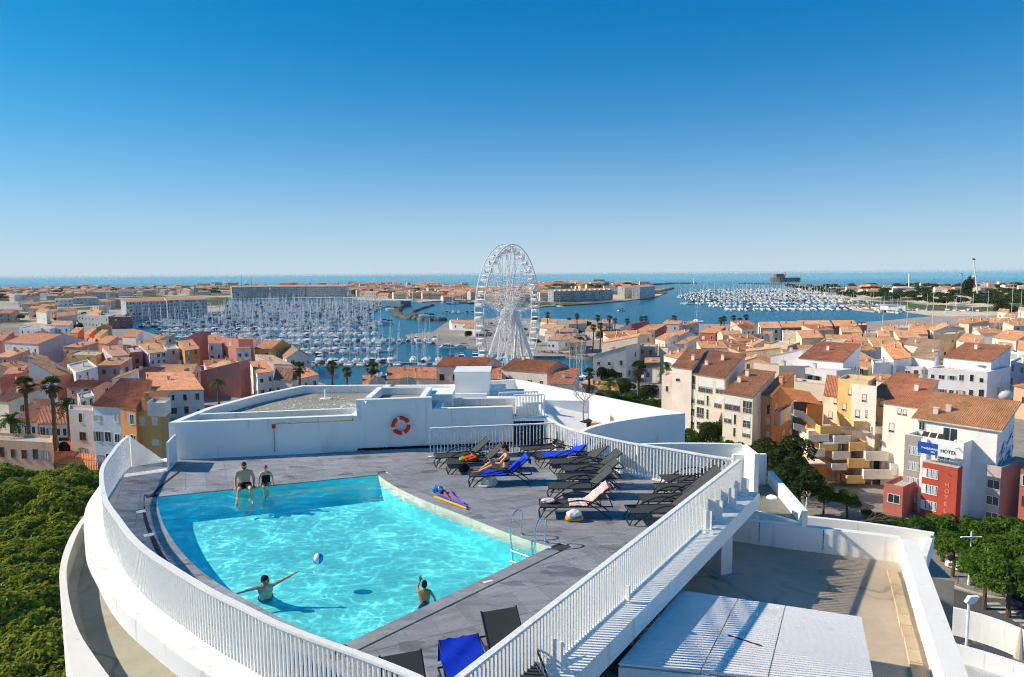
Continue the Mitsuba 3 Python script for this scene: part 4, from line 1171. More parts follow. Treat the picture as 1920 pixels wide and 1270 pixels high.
def house(A, B, Cc, ze, roof='M', h=1.5, wall='e0d8cc', rcol=None, rows=2, cols=3, label=None, dist='', wname='', side=None, z0=0.0, chim=1, near=None, swin=True, name='house', cat='house', skip=.12, wcol=None, seed=None, vis=None):
    """A, B: front eave corners, Cc: rear right eave corner (plan points)"""
    A, B, Cc = (np.asarray(p, float)[:2] for p in (A, B, Cc))
    D = A + Cc - B
    rng = random.Random(seed if seed is not None else int(abs(A[0] * 91 + A[1] * 37 + ze * 11)))
    u, v = B - A, D - A
    W, Dp = np.linalg.norm(u), np.linalg.norm(v); u, v = u / W, v / Dp
    y = A[1]; pxm = 1280 / y
    near = pxm > 6.0 if near is None else near
    wc = C(wall) if isinstance(wall, str) else wall
    sc = C(side) if isinstance(side, str) else wc
    rc = rcol if rcol is not None else ROOFS[rng.randrange(6)]
    rc = C(rc) * .55 + C('c79a78') * .47 if isinstance(rc, str) else rc
    wc, sc = wc * .86 + C('d8cfc4') * .14, sc * .86 + C('d8cfc4') * .14
    key = thing(name, label or '', cat)
    FOOT.append(sg.Polygon([A, B, Cc, D]))
    HOUSES.append((key, A[0] / A[1], label, dist, wname, roof, rc))
    # heights at the corners A B C D and the ridge
    H = {'F': [0, 0, 0, 0], 'M': [0, 0, h, h], 'R+': [0, h, h, 0], 'R-': [h, 0, 0, h], 'G': [0, 0, 0, 0], 'S': [0, 0, 0, 0]}[roof]
    q = [A, B, Cc, D]
    m = MB(wc)
    def wallquad(i, j, col, mid=None):
        a_, b_ = q[i], q[j]
        pts = [[*a_, z0], [*b_, z0], [*b_, ze + H[j]]]
        if mid is not None: pts.append([*((a_ + b_) / 2), ze + mid])
        pts.append([*a_, ze + H[i]])
        m.add(pts, [[0, k_, k_ + 1] for k_ in range(1, len(pts) - 1)], col)
    wallquad(0, 1, wc, h if roof == 'S' else None); wallquad(1, 2, sc, h if roof == 'G' else None); wallquad(2, 3, wc, h if roof == 'S' else None); wallquad(3, 0, sc, h if roof == 'G' else None)
    if roof == 'F':
        m.add([[*p, ze - .5] for p in q], [[0, 1, 2, 3]], C('b5aca0'))
        ins = [p + (np.mean(q, 0) - p) * .06 for p in q]
        for i in range(4):
            j = (i + 1) % 4
            m.quad([*q[i], ze], [*q[j], ze], [*ins[j], ze], [*ins[i], ze]); m.quad([*ins[i], ze], [*ins[j], ze], [*ins[j], ze - .55], [*ins[i], ze - .55])
    put('wall', m, 'plaster', key)
    if roof != 'F':
        ov = .30; t = .16
        r = MB(rc)
        def P3(s, t_, z): p = A + u * s + v * t_; return [p[0], p[1], z]
        def plane(s0, t0, s1, t1, e0, e1, axis):
            # a roof plane as slab from eave line to ridge line
            a0, a1, b1, b0 = P3(s0[0], s0[1], e0), P3(t0[0], t0[1], e0), P3(t1[0], t1[1], e1), P3(s1[0], s1[1], e1)
            tiled(r, np.add(a0, (0, 0, t)), np.add(a1, (0, 0, t)), np.add(b1, (0, 0, t)), np.add(b0, (0, 0, t)), rc, near)
            lo = [np.array(p) + (0, 0, .02) for p in (a0, a1, b1, b0)]; hi = [np.array(p) + (0, 0, t + .01) for p in (a0, a1, b1, b0)]
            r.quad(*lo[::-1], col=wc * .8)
            for i in range(4):
                j = (i + 1) % 4; r.quad(lo[i], lo[j], hi[j], hi[i], rc * .9)
        if roof == 'M':
            k_ = h / Dp * ov
            plane((-ov * .5, -ov), (W + ov * .5, -ov), (-ov * .5, Dp + ov), (W + ov * .5, Dp + ov), ze - k_, ze + h + k_, 0)
        elif roof in ('R+', 'R-'):
            k_ = h / W * ov
            if roof == 'R+': plane((-ov, Dp + ov * .5), (-ov, -ov * .5), (W + ov, Dp + ov * .5), (W + ov, -ov * .5), ze - k_, ze + h + k_, 0)
            else: plane((W + ov, -ov * .5), (W + ov, Dp + ov * .5), (-ov, -ov * .5), (-ov, Dp + ov * .5), ze - k_, ze + h + k_, 0)
        elif roof == 'G':
            k_ = 2 * h / Dp * ov
            plane((-ov * .5, -ov), (W + ov * .5, -ov), (-ov * .5, Dp / 2), (W + ov * .5, Dp / 2), ze - k_, ze + h, 0)
            plane((W + ov * .5, Dp + ov), (-ov * .5, Dp + ov), (W + ov * .5, Dp / 2), (-ov * .5, Dp / 2), ze - k_, ze + h, 0)
        else:
            k_ = 2 * h / W * ov
            plane((-ov, Dp + ov * .5), (-ov, -ov * .5), (W / 2, Dp + ov * .5), (W / 2, -ov * .5), ze - k_, ze + h, 0)
            plane((W + ov, -ov * .5), (W + ov, Dp + ov * .5), (W / 2, -ov * .5), (W / 2, Dp + ov * .5), ze - k_, ze + h, 0)
        put('roof', r, 'roof', key)
    # chimneys
    for _ in range(chim):
        s, t_ = rng.uniform(.15, .85), rng.uniform(.3, .8)
        zz = ze + (H[0] * (1 - s) * (1 - t_) + H[1] * s * (1 - t_) + H[2] * s * t_ + H[3] * (1 - s) * t_)
        if roof == 'G': zz = ze + h * (1 - abs(2 * t_ - 1))
        if roof == 'S': zz = ze + h * (1 - abs(2 * s - 1))
        p = A + u * W * s + v * Dp * t_
        cm = MB(wc * .95); M = frame((p[0], p[1], 0), u, v); ch_ = rng.uniform(.8, 1.4)
        cm.box(-.38, .38, -.3, .3, zz - .5, zz + ch_, M=M); cm.box(-.46, .46, -.38, .38, zz + ch_ + .12, zz + ch_ + .24, C('b58a70'), M=M)
        for sx in (-.3, .3): cm.box(sx - .06, sx + .06, -.24, .24, zz + ch_, zz + ch_ + .12, M=M)
        put('chimney', cm, 'plaster', key)
    if pxm > 3.6 and rng.random() < .45:
        p = A + u * W * rng.uniform(.2, .8) + v * Dp * rng.uniform(.3, .7); zz = ze + max(0, h if roof in 'GS' else abs(h) * .5) - .3; hh_ = rng.uniform(1.6, 2.8)
        am = MB(C('8f9498')); am.tube([[p[0], p[1], zz], [p[0], p[1], zz + hh_]], .035, 4)
        for k_ in range(4): am.tube([[p[0] - .5 + .1 * k_, p[1], zz + hh_ - .12 * k_], [p[0] + .5 - .1 * k_, p[1], zz + hh_ - .12 * k_]], .018, 3)
        put('antenna', am, 'paint', key)
    n_out = np.array([u[1], -u[0]]); n_out = n_out if np.dot(n_out, v) < 0 else -n_out
    zl = max(z0, .3)
    if rows and cols:
        face_windows(key, A, B, zl, ze - .1, rows, cols, near, rng, n_out, skip=skip, wcol=wcol)
        if swin:
            so = u - v * np.dot(u, v); so = unit(so)
            for (a_, b_, o_, hh) in ((B, Cc, so, min(H[1], H[2])), (A, D, -so, min(H[0], H[3]))):
                if np.dot(o_, -a_) > 0.05 * np.linalg.norm(a_):
                    face_windows(key, a_, b_, zl, ze + hh - .1, rows, max(1, int(Dp / 4.5)), near, rng, o_, skip=.35, wcol=wcol)
    return key


def hp3(v, A, B, Cc, ze, *a, **k):
    A2, B2, C2 = (G2(*px(v, p), ze) for p in (A, B, Cc))
    # keep the plan sane: never deeper than 26 m
    dv_ = C2 - B2; L = np.linalg.norm(dv_)
    mx = k.pop('maxd', 24.0)
    if L > mx: C2 = B2 + dv_ / L * mx
    if L < 5: C2 = B2 + (dv_ / (L + 1e-6)) * 5 if L > .5 else B2 + unit(B2) * 6
    return house(A2, B2, C2, ze, *a, **k)


DL = 'of the left old town'
Lh = lambda *a, **k: hp3(*a, dist=DL, **k)
Lh('a', (50, 255), (430, 275), (955, 222), 10, 'G', 3.2, 'dcd6db', 'b0603f', 2, 5, wname='large pale', side='d2c2c6', swin=False)
Lh('a', (745, 385), (1075, 400), (1200, 352), 9, 'F', 0, 'c9963f', None, 3, 2, wname='mustard', swin=True)
Lh('a', (1265, 415), (1450, 395), (1310, 328), 9.5, 'M', 1.5, 'cbc0cf', 'd0906c', 4, 3, wname='lilac')
Lh('a', (1460, 368), (1600, 352), (1545, 290), 10, 'F', 0, 'a5564c', None, 4, 1, wname='brick red')
Lh('a', (1680, 380), (1870, 358), (1740, 300), 9.5, 'M', 1.5, 'cbc0cf', 'd8966c', 4, 3, wname='lilac')
Lh('b', (70, 368), (205, 358), (165, 318), 9.5, 'F', 0, 'd3d6d4', None, 3, 1, wname='pale grey')
Lh('b', (262, 385), (418, 362), (330, 300), 9.5, 'M', 1.6, 'c48a36', 'd58e6a', 4, 2, wname='ochre')
Lh('b', (170, 300), (385, 300), (540, 285), 9.5, 'R+', 4.0, 'c9695a', 'c0603f', 0, 0, wname='salmon pink')
Lh('b', (515, 310), (655, 310), (640, 265), 10.5, 'M', 2, 'e0d6dc', 'b9664a', 3, 2, wname='pale pink')
Lh('b', (650, 238), (800, 240), (985, 262), 13, 'F', 0, 'cf7566', None, 3, 2, wname='tall salmon pink')
Lh('b', (805, 360), (950, 362), (1060, 300), 9.5, 'M', 2, 'dcd6da', '9a5638', 2, 2, wname='white')
Lh('b', (1000, 360), (1175, 365), (1400, 330), 9, 'G', 2.6, 'd8a04a', 'a8623e', 2, 2, wname='yellow')
Lh('b', (1005, 430), (1195, 435), (1395, 455), 9.8, 'M', -2.5, 'e2dbd2', 'd5b9a4', 2, 2, wname='cream')
Lh('b', (1340, 468), (1600, 455), (1520, 395), 6.5, 'S', 3, 'd9d6d0', '4a423e', 2, 2, wname='light grey gabled')
Lh('b', (1400, 700), (1675, 640), (1560, 600), 5, 'M', 1, 'e0d5cc', 'b06a4a', 1, 3, wname='white low')
Lh('b', (425, 605), (845, 612), (955, 585), 8, 'R+', 3.2, 'cf6f60', 'c8785c', 0, 0, wname='wide salmon pink', chim=0)
Lh('b', (1030, 630), (1200, 605), (1110, 530), 8, 'M', 1.4, 'dedbd4', 'cc7a58', 2, 2, wname='white')
Lh('b', (1205, 695), (1395, 705), (1410, 620), 5.5, 'M', 1.5, 'd9d2c8', '6a4a3e', 1, 2, wname='pale low')
Lh('b', (-60, 812), (460, 800), (330, 690), 7.5, 'M', 2.2, 'd8d4cc', 'e09a70', 2, 4, wname='pale')
T1 = 'standing nearest the left curve of the hotel'
hp3('c', (1040, 190), (1345, 205), (1640, 35), 15, 'M', 2.4, 'dde4ea', 'b05c3c', 4, 3, label='pale blue grey apartment house with tiled roof joined to an orange one', swin=False, chim=0)
hp3('c', (1347, 208), (1520, 232), (1700, 45), 15, 'M', 2.4, 'd98a3e', 'b8643e', 4, 2, label='narrow orange house squeezed between a pale blue grey and a mustard one', chim=0)
hp3('c', (1525, 240), (1800, 245), (1905, 165), 14.6, 'M', 2, 'cca04a', 'b5663e', 4, 2, label='mustard yellow house at the right end of the tiled terrace', side='a9873f')
hp3('c', (1650, 150), (1850, 155), (1900, 110), 17.2, 'F', 0, 'd6d2c8', None, 0, 0, label='stained white roof cabin with an air conditioner above the orange house', name='roof_cabin', cat='roof cabin', chim=0, z0=14.9)
hp3('c', (770, 225), (1045, 240), (1040, 185), 13.5, 'F', 0, 'e4d3c8', None, 4, 1, label='plain pinkish beige house with one arched stair window', chim=0, skip=0)
Lh('c', (180, 372), (410, 372), (600, 215), 7, 'M', 2, 'ddd2bd', 'a8583e', 2, 3, wname='cream')
Lh('c', (440, 392), (770, 392), (790, 310), 7, 'M', 2, 'e2d9c8', 'b0604a', 2, 4, wname='cream')
hp3('c', (-160, 560), (580, 600), (590, 520), 9, 'F', 0, 'e0b088', None, 2, 6, label='long apricot building with red framed windows above the leafy trees', wcol=C('a8503c'), chim=0, skip=.05)
hp3('c', (525, 822), (745, 850), (1010, 660), 4.6, 'M', 1.8, 'd8d5d0', 'c0663e', 1, 2, label='low white house with orange roof just beyond the leafy trees')
hp3('c', (692, 908), (1090, 912), (1090, 690), 4.2, 'M', 1.8, 'a04a3e', 'c8703f', 1, 2, label='low dark red house with orange roof just beyond the leafy trees', chim=0)
Lh('a', (330, 620), (635, 632), (830, 605), 7.6, 'R-', 4.6, 'b9c2c6', 'c09070', 0, 0, wname='grey blue gabled', side='bd6a58')
Lh('a', (850, 590), (1095, 525), (985, 445), 9, 'F', 0, 'dde0e4', None, 3, 3, wname='white balconied')
Lh('a', (-200, 235), (20, 240), (150, 185), 10.2, 'M', 2, 'c4705c', 'a85a44', 2, 3, wname='coral')
Lh('a', (35, 620), (240, 600), (310, 555), 7, 'M', 1, 'cf6c55', 'c9785a', 1, 2, wname='coral low')
Lh('a', (-100, 790), (150, 860), (380, 730), 6, 'G', 2.2, 'd8c9b4', 'b96f52', 2, 3, wname='sand')
Lh('a', (150, 860), (470, 800), (560, 720), 6, 'M', 1.8, 'c9cfd8', 'c07a5a', 2, 3, wname='pale blue')
Lh('a', (900, 890), (1060, 850), (1020, 790), 6.5, 'F', 0, 'c3c8d2', None, 2, 2, wname='grey')
Lh('a', (1260, 675), (1465, 660), (1560, 600), 10, 'R+', 1.2, 'e2ded8', 'd9a080', 0, 0, wname='plain white')
Lh('k', (215, 690), (560, 700), (760, 640), 9, 'F', 0, 'd9d8e0', None, 2, 5, wname='white terraced')
Lh('k', (560, 660), (780, 665), (860, 610), 10, 'M', 1.2, 'dcdbe2', 'd9a070', 2, 3, wname='white')
Lh('k', (785, 745), (872, 750), (1040, 660), 8.5, 'M', 1.3, 'df7a4a', 'cf8258', 2, 1, wname='orange')
Lh('k', (945, 755), (1002, 768), (1180, 680), 8.5, 'M', 1.3, 'd9703f', 'd28a5c', 2, 1, wname='dark orange')
Lh('k', (1060, 780), (1125, 790), (1330, 690), 8.5, 'M', 1.3, 'e2983f', 'c9864f', 2, 1, wname='amber')
Lh('k', (1070, 862), (1200, 872), (1375, 800), 7.5, 'M', 1.4, 'e87f4c', 'd08a64', 2, 2, wname='bright orange')
Lh('k', (960, 840), (1060, 850), (1080, 800), 7.5, 'F', 0, 'e8823f', None, 2, 1, wname='orange')
Lh('k', (1375, 790), (1525, 800), (1640, 740), 8.5, 'M', 1.5, 'e3e2de', 'b0583f', 1, 1, wname='white')
Lh('k', (1665, 850), (1740, 850), (1915, 790), 8, 'M', 1.3, 'd9b98a', 'a8623e', 1, 1, wname='sand yellow')
Lh('k', (-30, 790), (10, 800), (160, 770), 10, 'M', 1.3, 'bf6a58', 'a8583f', 1, 1, wname='rust')
hp3('k', (870, 545), (1215, 560), (1330, 530), 9, 'F', 0, 'a9b3b2', None, 2, 9, label='long grey green building beside the marina in front of the blue grey apartment block', wname='')
hp3('k', (1215, 570), (1480, 560), (1490, 545), 8.5, 'F', 0, '8a3b40', None, 2, 5, label='dark maroon building at the corner of the left marina')
Lh('k', (640, 570), (850, 545), (800, 480), 8.5, 'M', 2, 'c9c0b2', 'c99468', 1, 3, wname='beige')
Lh('k', (405, 510), (520, 520), (640, 470), 9, 'M', 2, 'ddd6ca', 'c99468', 1, 2, wname='cream')
Lh('k', (1005, 500), (1130, 510), (1215, 455), 11, 'F', 0, 'e0904e', None, 1, 2, wname='orange')

# ---- houses of the right-hand quarter
DR = 'of the right quarter'
Rh = lambda *a, **k: hp3(*a, dist=DR, **k)
Rh('d', (370, 585), (745, 592), (880, 560), 9, 'R+', 3.6, 'd3cfca', 'c9764c', 2, 3, wname='light grey')
Rh('d', (470, 442), (870, 465), (905, 425), 11, 'R+', 3.2, 'cdbfae', 'cf7f52', 2, 3, wname='beige')
Rh('d', (885, 475), (1065, 480), (1100, 450), 9, 'F', 0, 'cabfb4', None, 2, 2, wname='greyish beige')
Rh('d', (1105, 482), (1210, 492), (1265, 440), 9.5, 'M', -2, 'cfccc8', 'b07a5c', 1, 2, wname='grey')
Rh('d', (675, 270), (800, 262), (1090, 215), 9.5, 'R+', 1.6, 'e8dccb', 'b8613f', 2, 1, wname='cream fronted red', side='b03a2a')
Rh('d', (850, 305), (1065, 302), (1325, 222), 9.5, 'M', 1.4, 'e6dccf', 'c9824f', 2, 3, wname='white fronted red', side='b03a2a')
Rh('d', (1070, 392), (1180, 420), (1440, 325), 8.5, 'M', 1.2, 'e6d9c8', 'b8794f', 2, 1, wname='cream')
Rh('d', (1290, 455), (1400, 457), (1640, 372), 8.5, 'M', 1.2, 'dcd4c9', 'b5764f', 2, 1, wname='pale beige')
Rh('d', (1570, 322), (1745, 332), (1990, 240), 9, 'M', 1.4, 'b03d2c', 'c4844f', 2, 2, wname='red')
Rh('d', (945, 715), (1120, 730), (1120, 640), 5, 'M', 1.5, 'd9d2c6', '9a7450', 1, 2, wname='low')
Rh('d', (1260, 590), (1500, 600), (1560, 545), 8, 'M', 1, 'd5cabd', 'a8623f', 1, 2, wname='beige')
Rh('e', (165, 355), (450, 347), (560, 332), 10, 'F', 0, 'b9b6b6', None, 3, 4, wname='tall grey')
Rh('e', (455, 352), (560, 350), (600, 325), 9.5, 'M', .8, 'e2d2b6', 'c98a62', 2, 1, wname='cream')
Rh('e', (495, 452), (760, 472), (900, 430), 10, 'F', 0, 'ecd0a2', None, 1, 2, wname='peach', side='b9a08c')
Rh('e', (460, 275), (690, 272), (600, 200), 8, 'M', 1.6, 'd9d4c6', 'd99a70', 2, 2, wname='cream')
Rh('e', (700, 268), (950, 266), (870, 198), 8, 'M', 1.6, 'b03a30', 'd0905f', 2, 2, wname='red')
Rh('e', (890, 258), (1265, 252), (1180, 190), 8, 'M', 1.6, 'd3cab6', 'd9a074', 2, 3, wname='sand')
Rh('e', (1300, 252), (1555, 250), (1440, 182), 8, 'M', 1.6, 'b03a30', 'd0925f', 2, 2, wname='red')
Rh('e', (1530, 240), (1650, 238), (1640, 190), 8.5, 'F', 0, '9c3230', None, 2, 1, wname='dark red')
Rh('e', (710, 330), (920, 335), (900, 300), 8.5, 'F', 0, 'eadbc0', None, 1, 2, wname='cream')
Rh('e', (920, 388), (1165, 382), (1060, 312), 8.5, 'M', 1.5, 'd9c6a2', 'd8946a', 1, 2, wname='tan')
Rh('e', (1370, 320), (1600, 325), (1560, 285), 8, 'M', 1.2, 'dcc7a0', 'd09565', 1, 2, wname='tan')
Rh('e', (1545, 430), (1700, 425), (1580, 335), 8.5, 'M', 1.5, '8d2f30', 'b98560', 1, 2, wname='dark red')
Rh('e', (1080, 445), (1350, 450), (1430, 395), 9, 'F', 0, 'ebdfc4', None, 1, 3, wname='cream')
Rh('e', (1640, 330), (1780, 325), (1760, 295), 8.5, 'F', 0, 'c9c4b4', None, 1, 2, wname='grey beige')
Rh('e', (570, 590), (915, 605), (1080, 560), 11, 'R+', 2.6, 'ecebec', 'd09a74', 1, 3, wname='white')
Rh('e', (885, 612), (1385, 657), (1605, 552), 12, 'M', 3, 'e9e9eb', 'b8613f', 2, 6, label='big white house with wide tiled roof and terraces above the stepped yellow flats', swin=True)
Rh('e', (815, 705), (1310, 748), (1480, 730), 10.4, 'F', 0, 'ebebed', None, 2, 6, wname='white terraced')
Rh('e', (380, 662), (665, 692), (960, 700), 11.2, 'F', 0, 'dac9b5', None, 2, 2, wname='beige', side='b3aaa2')
Rh('e', (650, 852), (1310, 935), (1420, 900), 12, 'F', 0, 'dccab6', None, 1, 4, wname='long beige')
Rh('f', (450, 632), (655, 606), (500, 510), 12, 'M', 2, 'e8e8ea', 'd9885f', 1, 2, wname='white')
Rh('f', (225, 665), (450, 650), (420, 610), 11.4, 'F', 0, 'ececee', None, 1, 2, wname='white')
Rh('f', (395, 690), (755, 712), (840, 665), 10.2, 'F', 0, 'e2e3e8', None, 3, 4, wname='white terraced')
Rh('f', (650, 600), (905, 640), (985, 520), 12, 'M', .8, 'e8e8ea', 'd0b8a0', 2, 2, wname='white')
Rh('f', (1015, 602), (1550, 652), (1765, 585), 14, 'M', 2.6, 'e6e6ea', 'b8663f', 1, 5, label='white apartment house with long tiled roof and a blue parasol on its terrace', swin=False)
Rh('f', (840, 718), (1510, 765), (1770, 705), 11.8, 'F', 0, 'e6e6e9', None, 3, 6, label='wide white apartment block with glazed verandas under the long tiled roof', skip=0)
Rh('f', (1770, 640), (1990, 690), (2080, 640), 12, 'F', 0, 'ccd0da', None, 3, 4, wname='pale blue white')
Rh('f', (1560, 382), (1830, 417), (1990, 372), 9.5, 'M', 2, 'f0e8da', 'cf8058', 2, 3, wname='white')
Rh('f', (1160, 415), (1390, 462), (1515, 385), 9, 'M', 1.5, 'e8dec9', 'b88058', 1, 2, wname='cream')
Rh('f', (920, 345), (1160, 332), (1260, 295), 11, 'F', 0, 'dcb98c', None, 2, 3, wname='tan')
Rh('f', (570, 458), (935, 505), (985, 450), 10, 'M', 1.2, 'cdc8c2', '6a5c50', 0, 0, wname='grey')
Rh('f', (235, 492), (550, 492), (430, 408), 9.4, 'M', 1.6, 'dcd8d0', 'b08a55', 1, 2, wname='pale grey')
Rh('f', (510, 382), (760, 387), (680, 332), 9, 'M', 1.3, 'dcc59c', 'd29a6c', 1, 2, wname='tan')
Rh('f', (900, 312), (1250, 280), (1180, 245), 9, 'S', 2.2, 'e2d4c2', 'b98a6c', 1, 2, wname='cream gabled')
Rh('f', (745, 300), (895, 290), (900, 215), 8.5, 'M', 1.6, 'a03a34', 'd08a5a', 1, 1, wname='red')
Rh('f', (345, 312), (515, 302), (480, 268), 8, 'M', 1, 'e0d0b4', 'd0905f', 1, 2, wname='cream')
Rh('f', (280, 372), (415, 372), (390, 318), 8.5, 'M', 1, 'dcd2c0', 'd8986a', 1, 1, wname='cream')
Rh('f', (420, 265), (640, 268), (620, 228), 7.5, 'F', 0, 'cdb9a6', None, 1, 2, wname='beige')
Rh('f', (640, 340), (840, 345), (800, 295), 8.5, 'M', 1.3, 'dcc8a4', 'd29060', 1, 2, wname='tan')
Rh('f', (1400, 500), (1640, 480), (1700, 440), 8.5, 'F', 0, 'efe9dd', None, 0, 0, wname='white low')
Rh('f', (1640, 510), (1800, 520), (1780, 470), 8.5, 'M', 1, 'efe6d6', 'd0905f', 1, 2, wname='white')
Rh('f', (1640, 590), (1860, 640), (1910, 560), 10, 'F', 0, 'e9e6e0', None, 1, 3, wname='white')
Rh('f', (1840, 520), (2100, 570), (2100, 480), 9, 'M', 1.6, 'efe4d2', 'd08658', 1, 3, wname='cream')
for i_, x_ in enumerate(range(1170, 1950, 118)):
    Rh('f', (x_, 215 + 3 * (i_ % 3)), (x_ + 112, 210 + 3 * (i_ % 3)), (x_ + 118, 168), 6, 'M', 1.4, ('e6e2da', 'dcc8a8', 'd9b890', 'e0d2bc')[i_ % 4], None, 1, 2, wname=('white', 'tan', 'sand', 'cream')[i_ % 4])
for i_, (x_, y_) in enumerate(((1620, 90), (1700, 150), (1850, 70), (1960, 140))):
    Rh('f', (x_, y_), (x_ + 120, y_ + 8), (x_ + 150, y_ - 30), 6, 'M', 1.4, ('e0d2bc', 'e6dccb')[i_ % 2], None, 1, 2, wname='cream')

# houses just in front of the wheel
DM = 'in front of the big wheel'
Mh = lambda *a, **k: hp3(*a, dist=DM, **k)
Mh('o', (740, 198), (1120, 206), (1255, 178), 11.5, 'G', 2.2, 'e8cdb8', 'b4623c', 2, 4, wname='peach', maxd=14)
Mh('o', (1258, 217), (1610, 242), (1790, 217), 11.5, 'G', 2.4, 'ead9c9', 'b8663c', 2, 4, wname='cream fronted pink', side='d58a78', maxd=14)
Mh('o', (1630, 335), (1815, 342), (1905, 240), 9.5, 'M', 2.4, 'dedad2', 'a86040', 1, 3, wname='white', maxd=12)
Mh('o', (590, 296), (745, 300), (735, 228), 9, 'M', 1.5, 'ecdfd0', 'b8664a', 1, 2, wname='cream', maxd=12)
Mh('o', (360, 300), (580, 292), (560, 200), 8.4, 'M', 1.6, 'd9cbb9', 'a8604a', 1, 3, wname='beige', maxd=12)
Mh('o', (1180, 300), (1255, 300), (1255, 215), 9.5, 'M', 1.6, 'dcc2ae', 'c06a45', 0, 0, wname='narrow', maxd=12)
Mh('o', (170, 345), (290, 350), (280, 300), 7, 'M', 1.2, 'd8cdc0', 'b0705a', 1, 2, wname='low beige', maxd=10)

# low houses of the marina village beyond the canal
DV = 'of the marina village'
Vh = lambda *a, **k: hp3(*a, dist=DV, **k)
for i_, (v_, a_, b_, c_, w_) in enumerate((('q', (1475, 632), (1760, 642), (1690, 600), 'f0ede6'), ('q', (1620, 690), (1740, 695), (1760, 655), 'efece6'), ('l', (190, 690), (420, 715), (560, 665), 'ddd6ca'), ('l', (420, 735), (560, 735), (700, 680), 'cfc9c0'),
                                           ('l', (280, 825), (400, 830), (560, 770), 'cfd6de'), ('l', (400, 830), (570, 815), (640, 750), 'dfe4ea'), ('l', (525, 860), (700, 850), (720, 800), 'c9bfb2'), ('l', (200, 620), (370, 640), (420, 600), 'd5cabb'),
                                           ('l', (520, 650), (720, 640), (720, 610), 'd9cfc0'), ('l', (250, 750), (360, 760), (480, 700), 'b9b2a8'), ('l', (700, 720), (900, 730), (960, 690), 'd2c9bc'), ('l', (880, 640), (1000, 640), (1020, 615), 'ddd6ca'))):
    Vh(v_, a_, b_, c_, 5 if i_ != 2 else 4.6, 'M' if i_ % 3 else 'G', 1.5, w_, ('a88468', '9c7a60', 'b08a6a')[i_ % 3], 1, 3, wname=('white', 'white', 'beige', 'grey', 'pale blue', 'pale blue', 'stone', 'sand', 'sand', 'stone', 'beige', 'cream')[i_], chim=1, maxd=16)

# ---- apartment blocks facing the water, far away
def block(pa, pb, ze, dep, z0, wall, rcol, rows, cols, label, teeth=False):
    a_, b_ = G2(*pa, ze), G2(*pb, ze)
    n_ = unit(np.array([-(b_ - a_)[1], (b_ - a_)[0]])); n_ = n_ if n_[1] > 0 else -n_
    k_ = house(a_, b_, b_ + n_ * dep, ze, 'M', 2.5, wall, rcol, rows, cols, label=label, z0=z0, chim=0, swin=True, name='apartment_block', cat='apartment block', skip=.06)
    u_ = unit(b_ - a_); L = np.linalg.norm(b_ - a_); M = frame((a_[0], a_[1], 0), u_, n_); nb = max(3, int(L / 14))
    for i in range(nb):
        c0 = L * (i + .12) / nb; c1 = L * (i + .55) / nb
        for r in range(rows - 1):
            z_ = (ze - z0) * (r + 1) / rows + z0
            put('balcony', MB(C('d5d3ce')).box(c0, c1, -1.3, 0, z_ - .1, z_ + .95, M=M), 'plaster', k_)
    if teeth:
        for i in range(nb * 2):
            c0 = L * (i + .5) / (nb * 2); put('dormer', MB(C('e6e2da')).box(c0 - 1.2, c0 + 1.2, .3, 3.5, ze, ze + 2.0, M=M), 'plaster', k_)
    return k_


block((236, 567), (312, 564.5), 15.5, 12, 0, 'b4b5ba', 'd49468', 5, 14, 'blue grey apartment block with terracotta roof on the left marina, left section')
block((313, 563.5), (388, 561.5), 15.5, 12, 0, 'b9b8bb', 'dc9c6c', 5, 14, 'blue grey apartment block with terracotta roof on the left marina, right section')
block((434, 539), (505, 538), 18, 14, 0, 'bcb9b8', 'dca070', 5, 14, 'far grey apartment row with pink roofs beyond the left marina, leftmost section')
block((507, 538), (572, 537.5), 18, 14, 0, 'b5b4b6', 'd89868', 5, 14, 'far grey apartment row with pink roofs beyond the left marina, middle section')
block((574, 537.5), (648, 537), 18, 14, 0, 'bab6b2', 'dca070', 5, 14, 'far grey apartment row with pink roofs beyond the left marina, rightmost section')
block((1038, 547), (1094, 545.5), 14, 12, 0, 'aaaaae', 'd6a06c', 5, 16, 'long waterfront apartment row right of the wheel, left half', True)
block((1095, 545.4), (1149, 544), 14, 12, 0, 'a9a9ad', 'd6a06c', 5, 16, 'long waterfront apartment row right of the wheel, right half', True)
block((1171, 540), (1199, 539), 16, 12, 0, 'c0bab2', 'cf8a66', 5, 8, 'pinkish roofed apartment block at the tip of the peninsula, left half')
block((1200, 539), (1228, 536.5), 17, 12, 0, 'b8b4b2', 'cf8a66', 5, 8, 'pinkish roofed apartment block at the tip of the peninsula, right half')

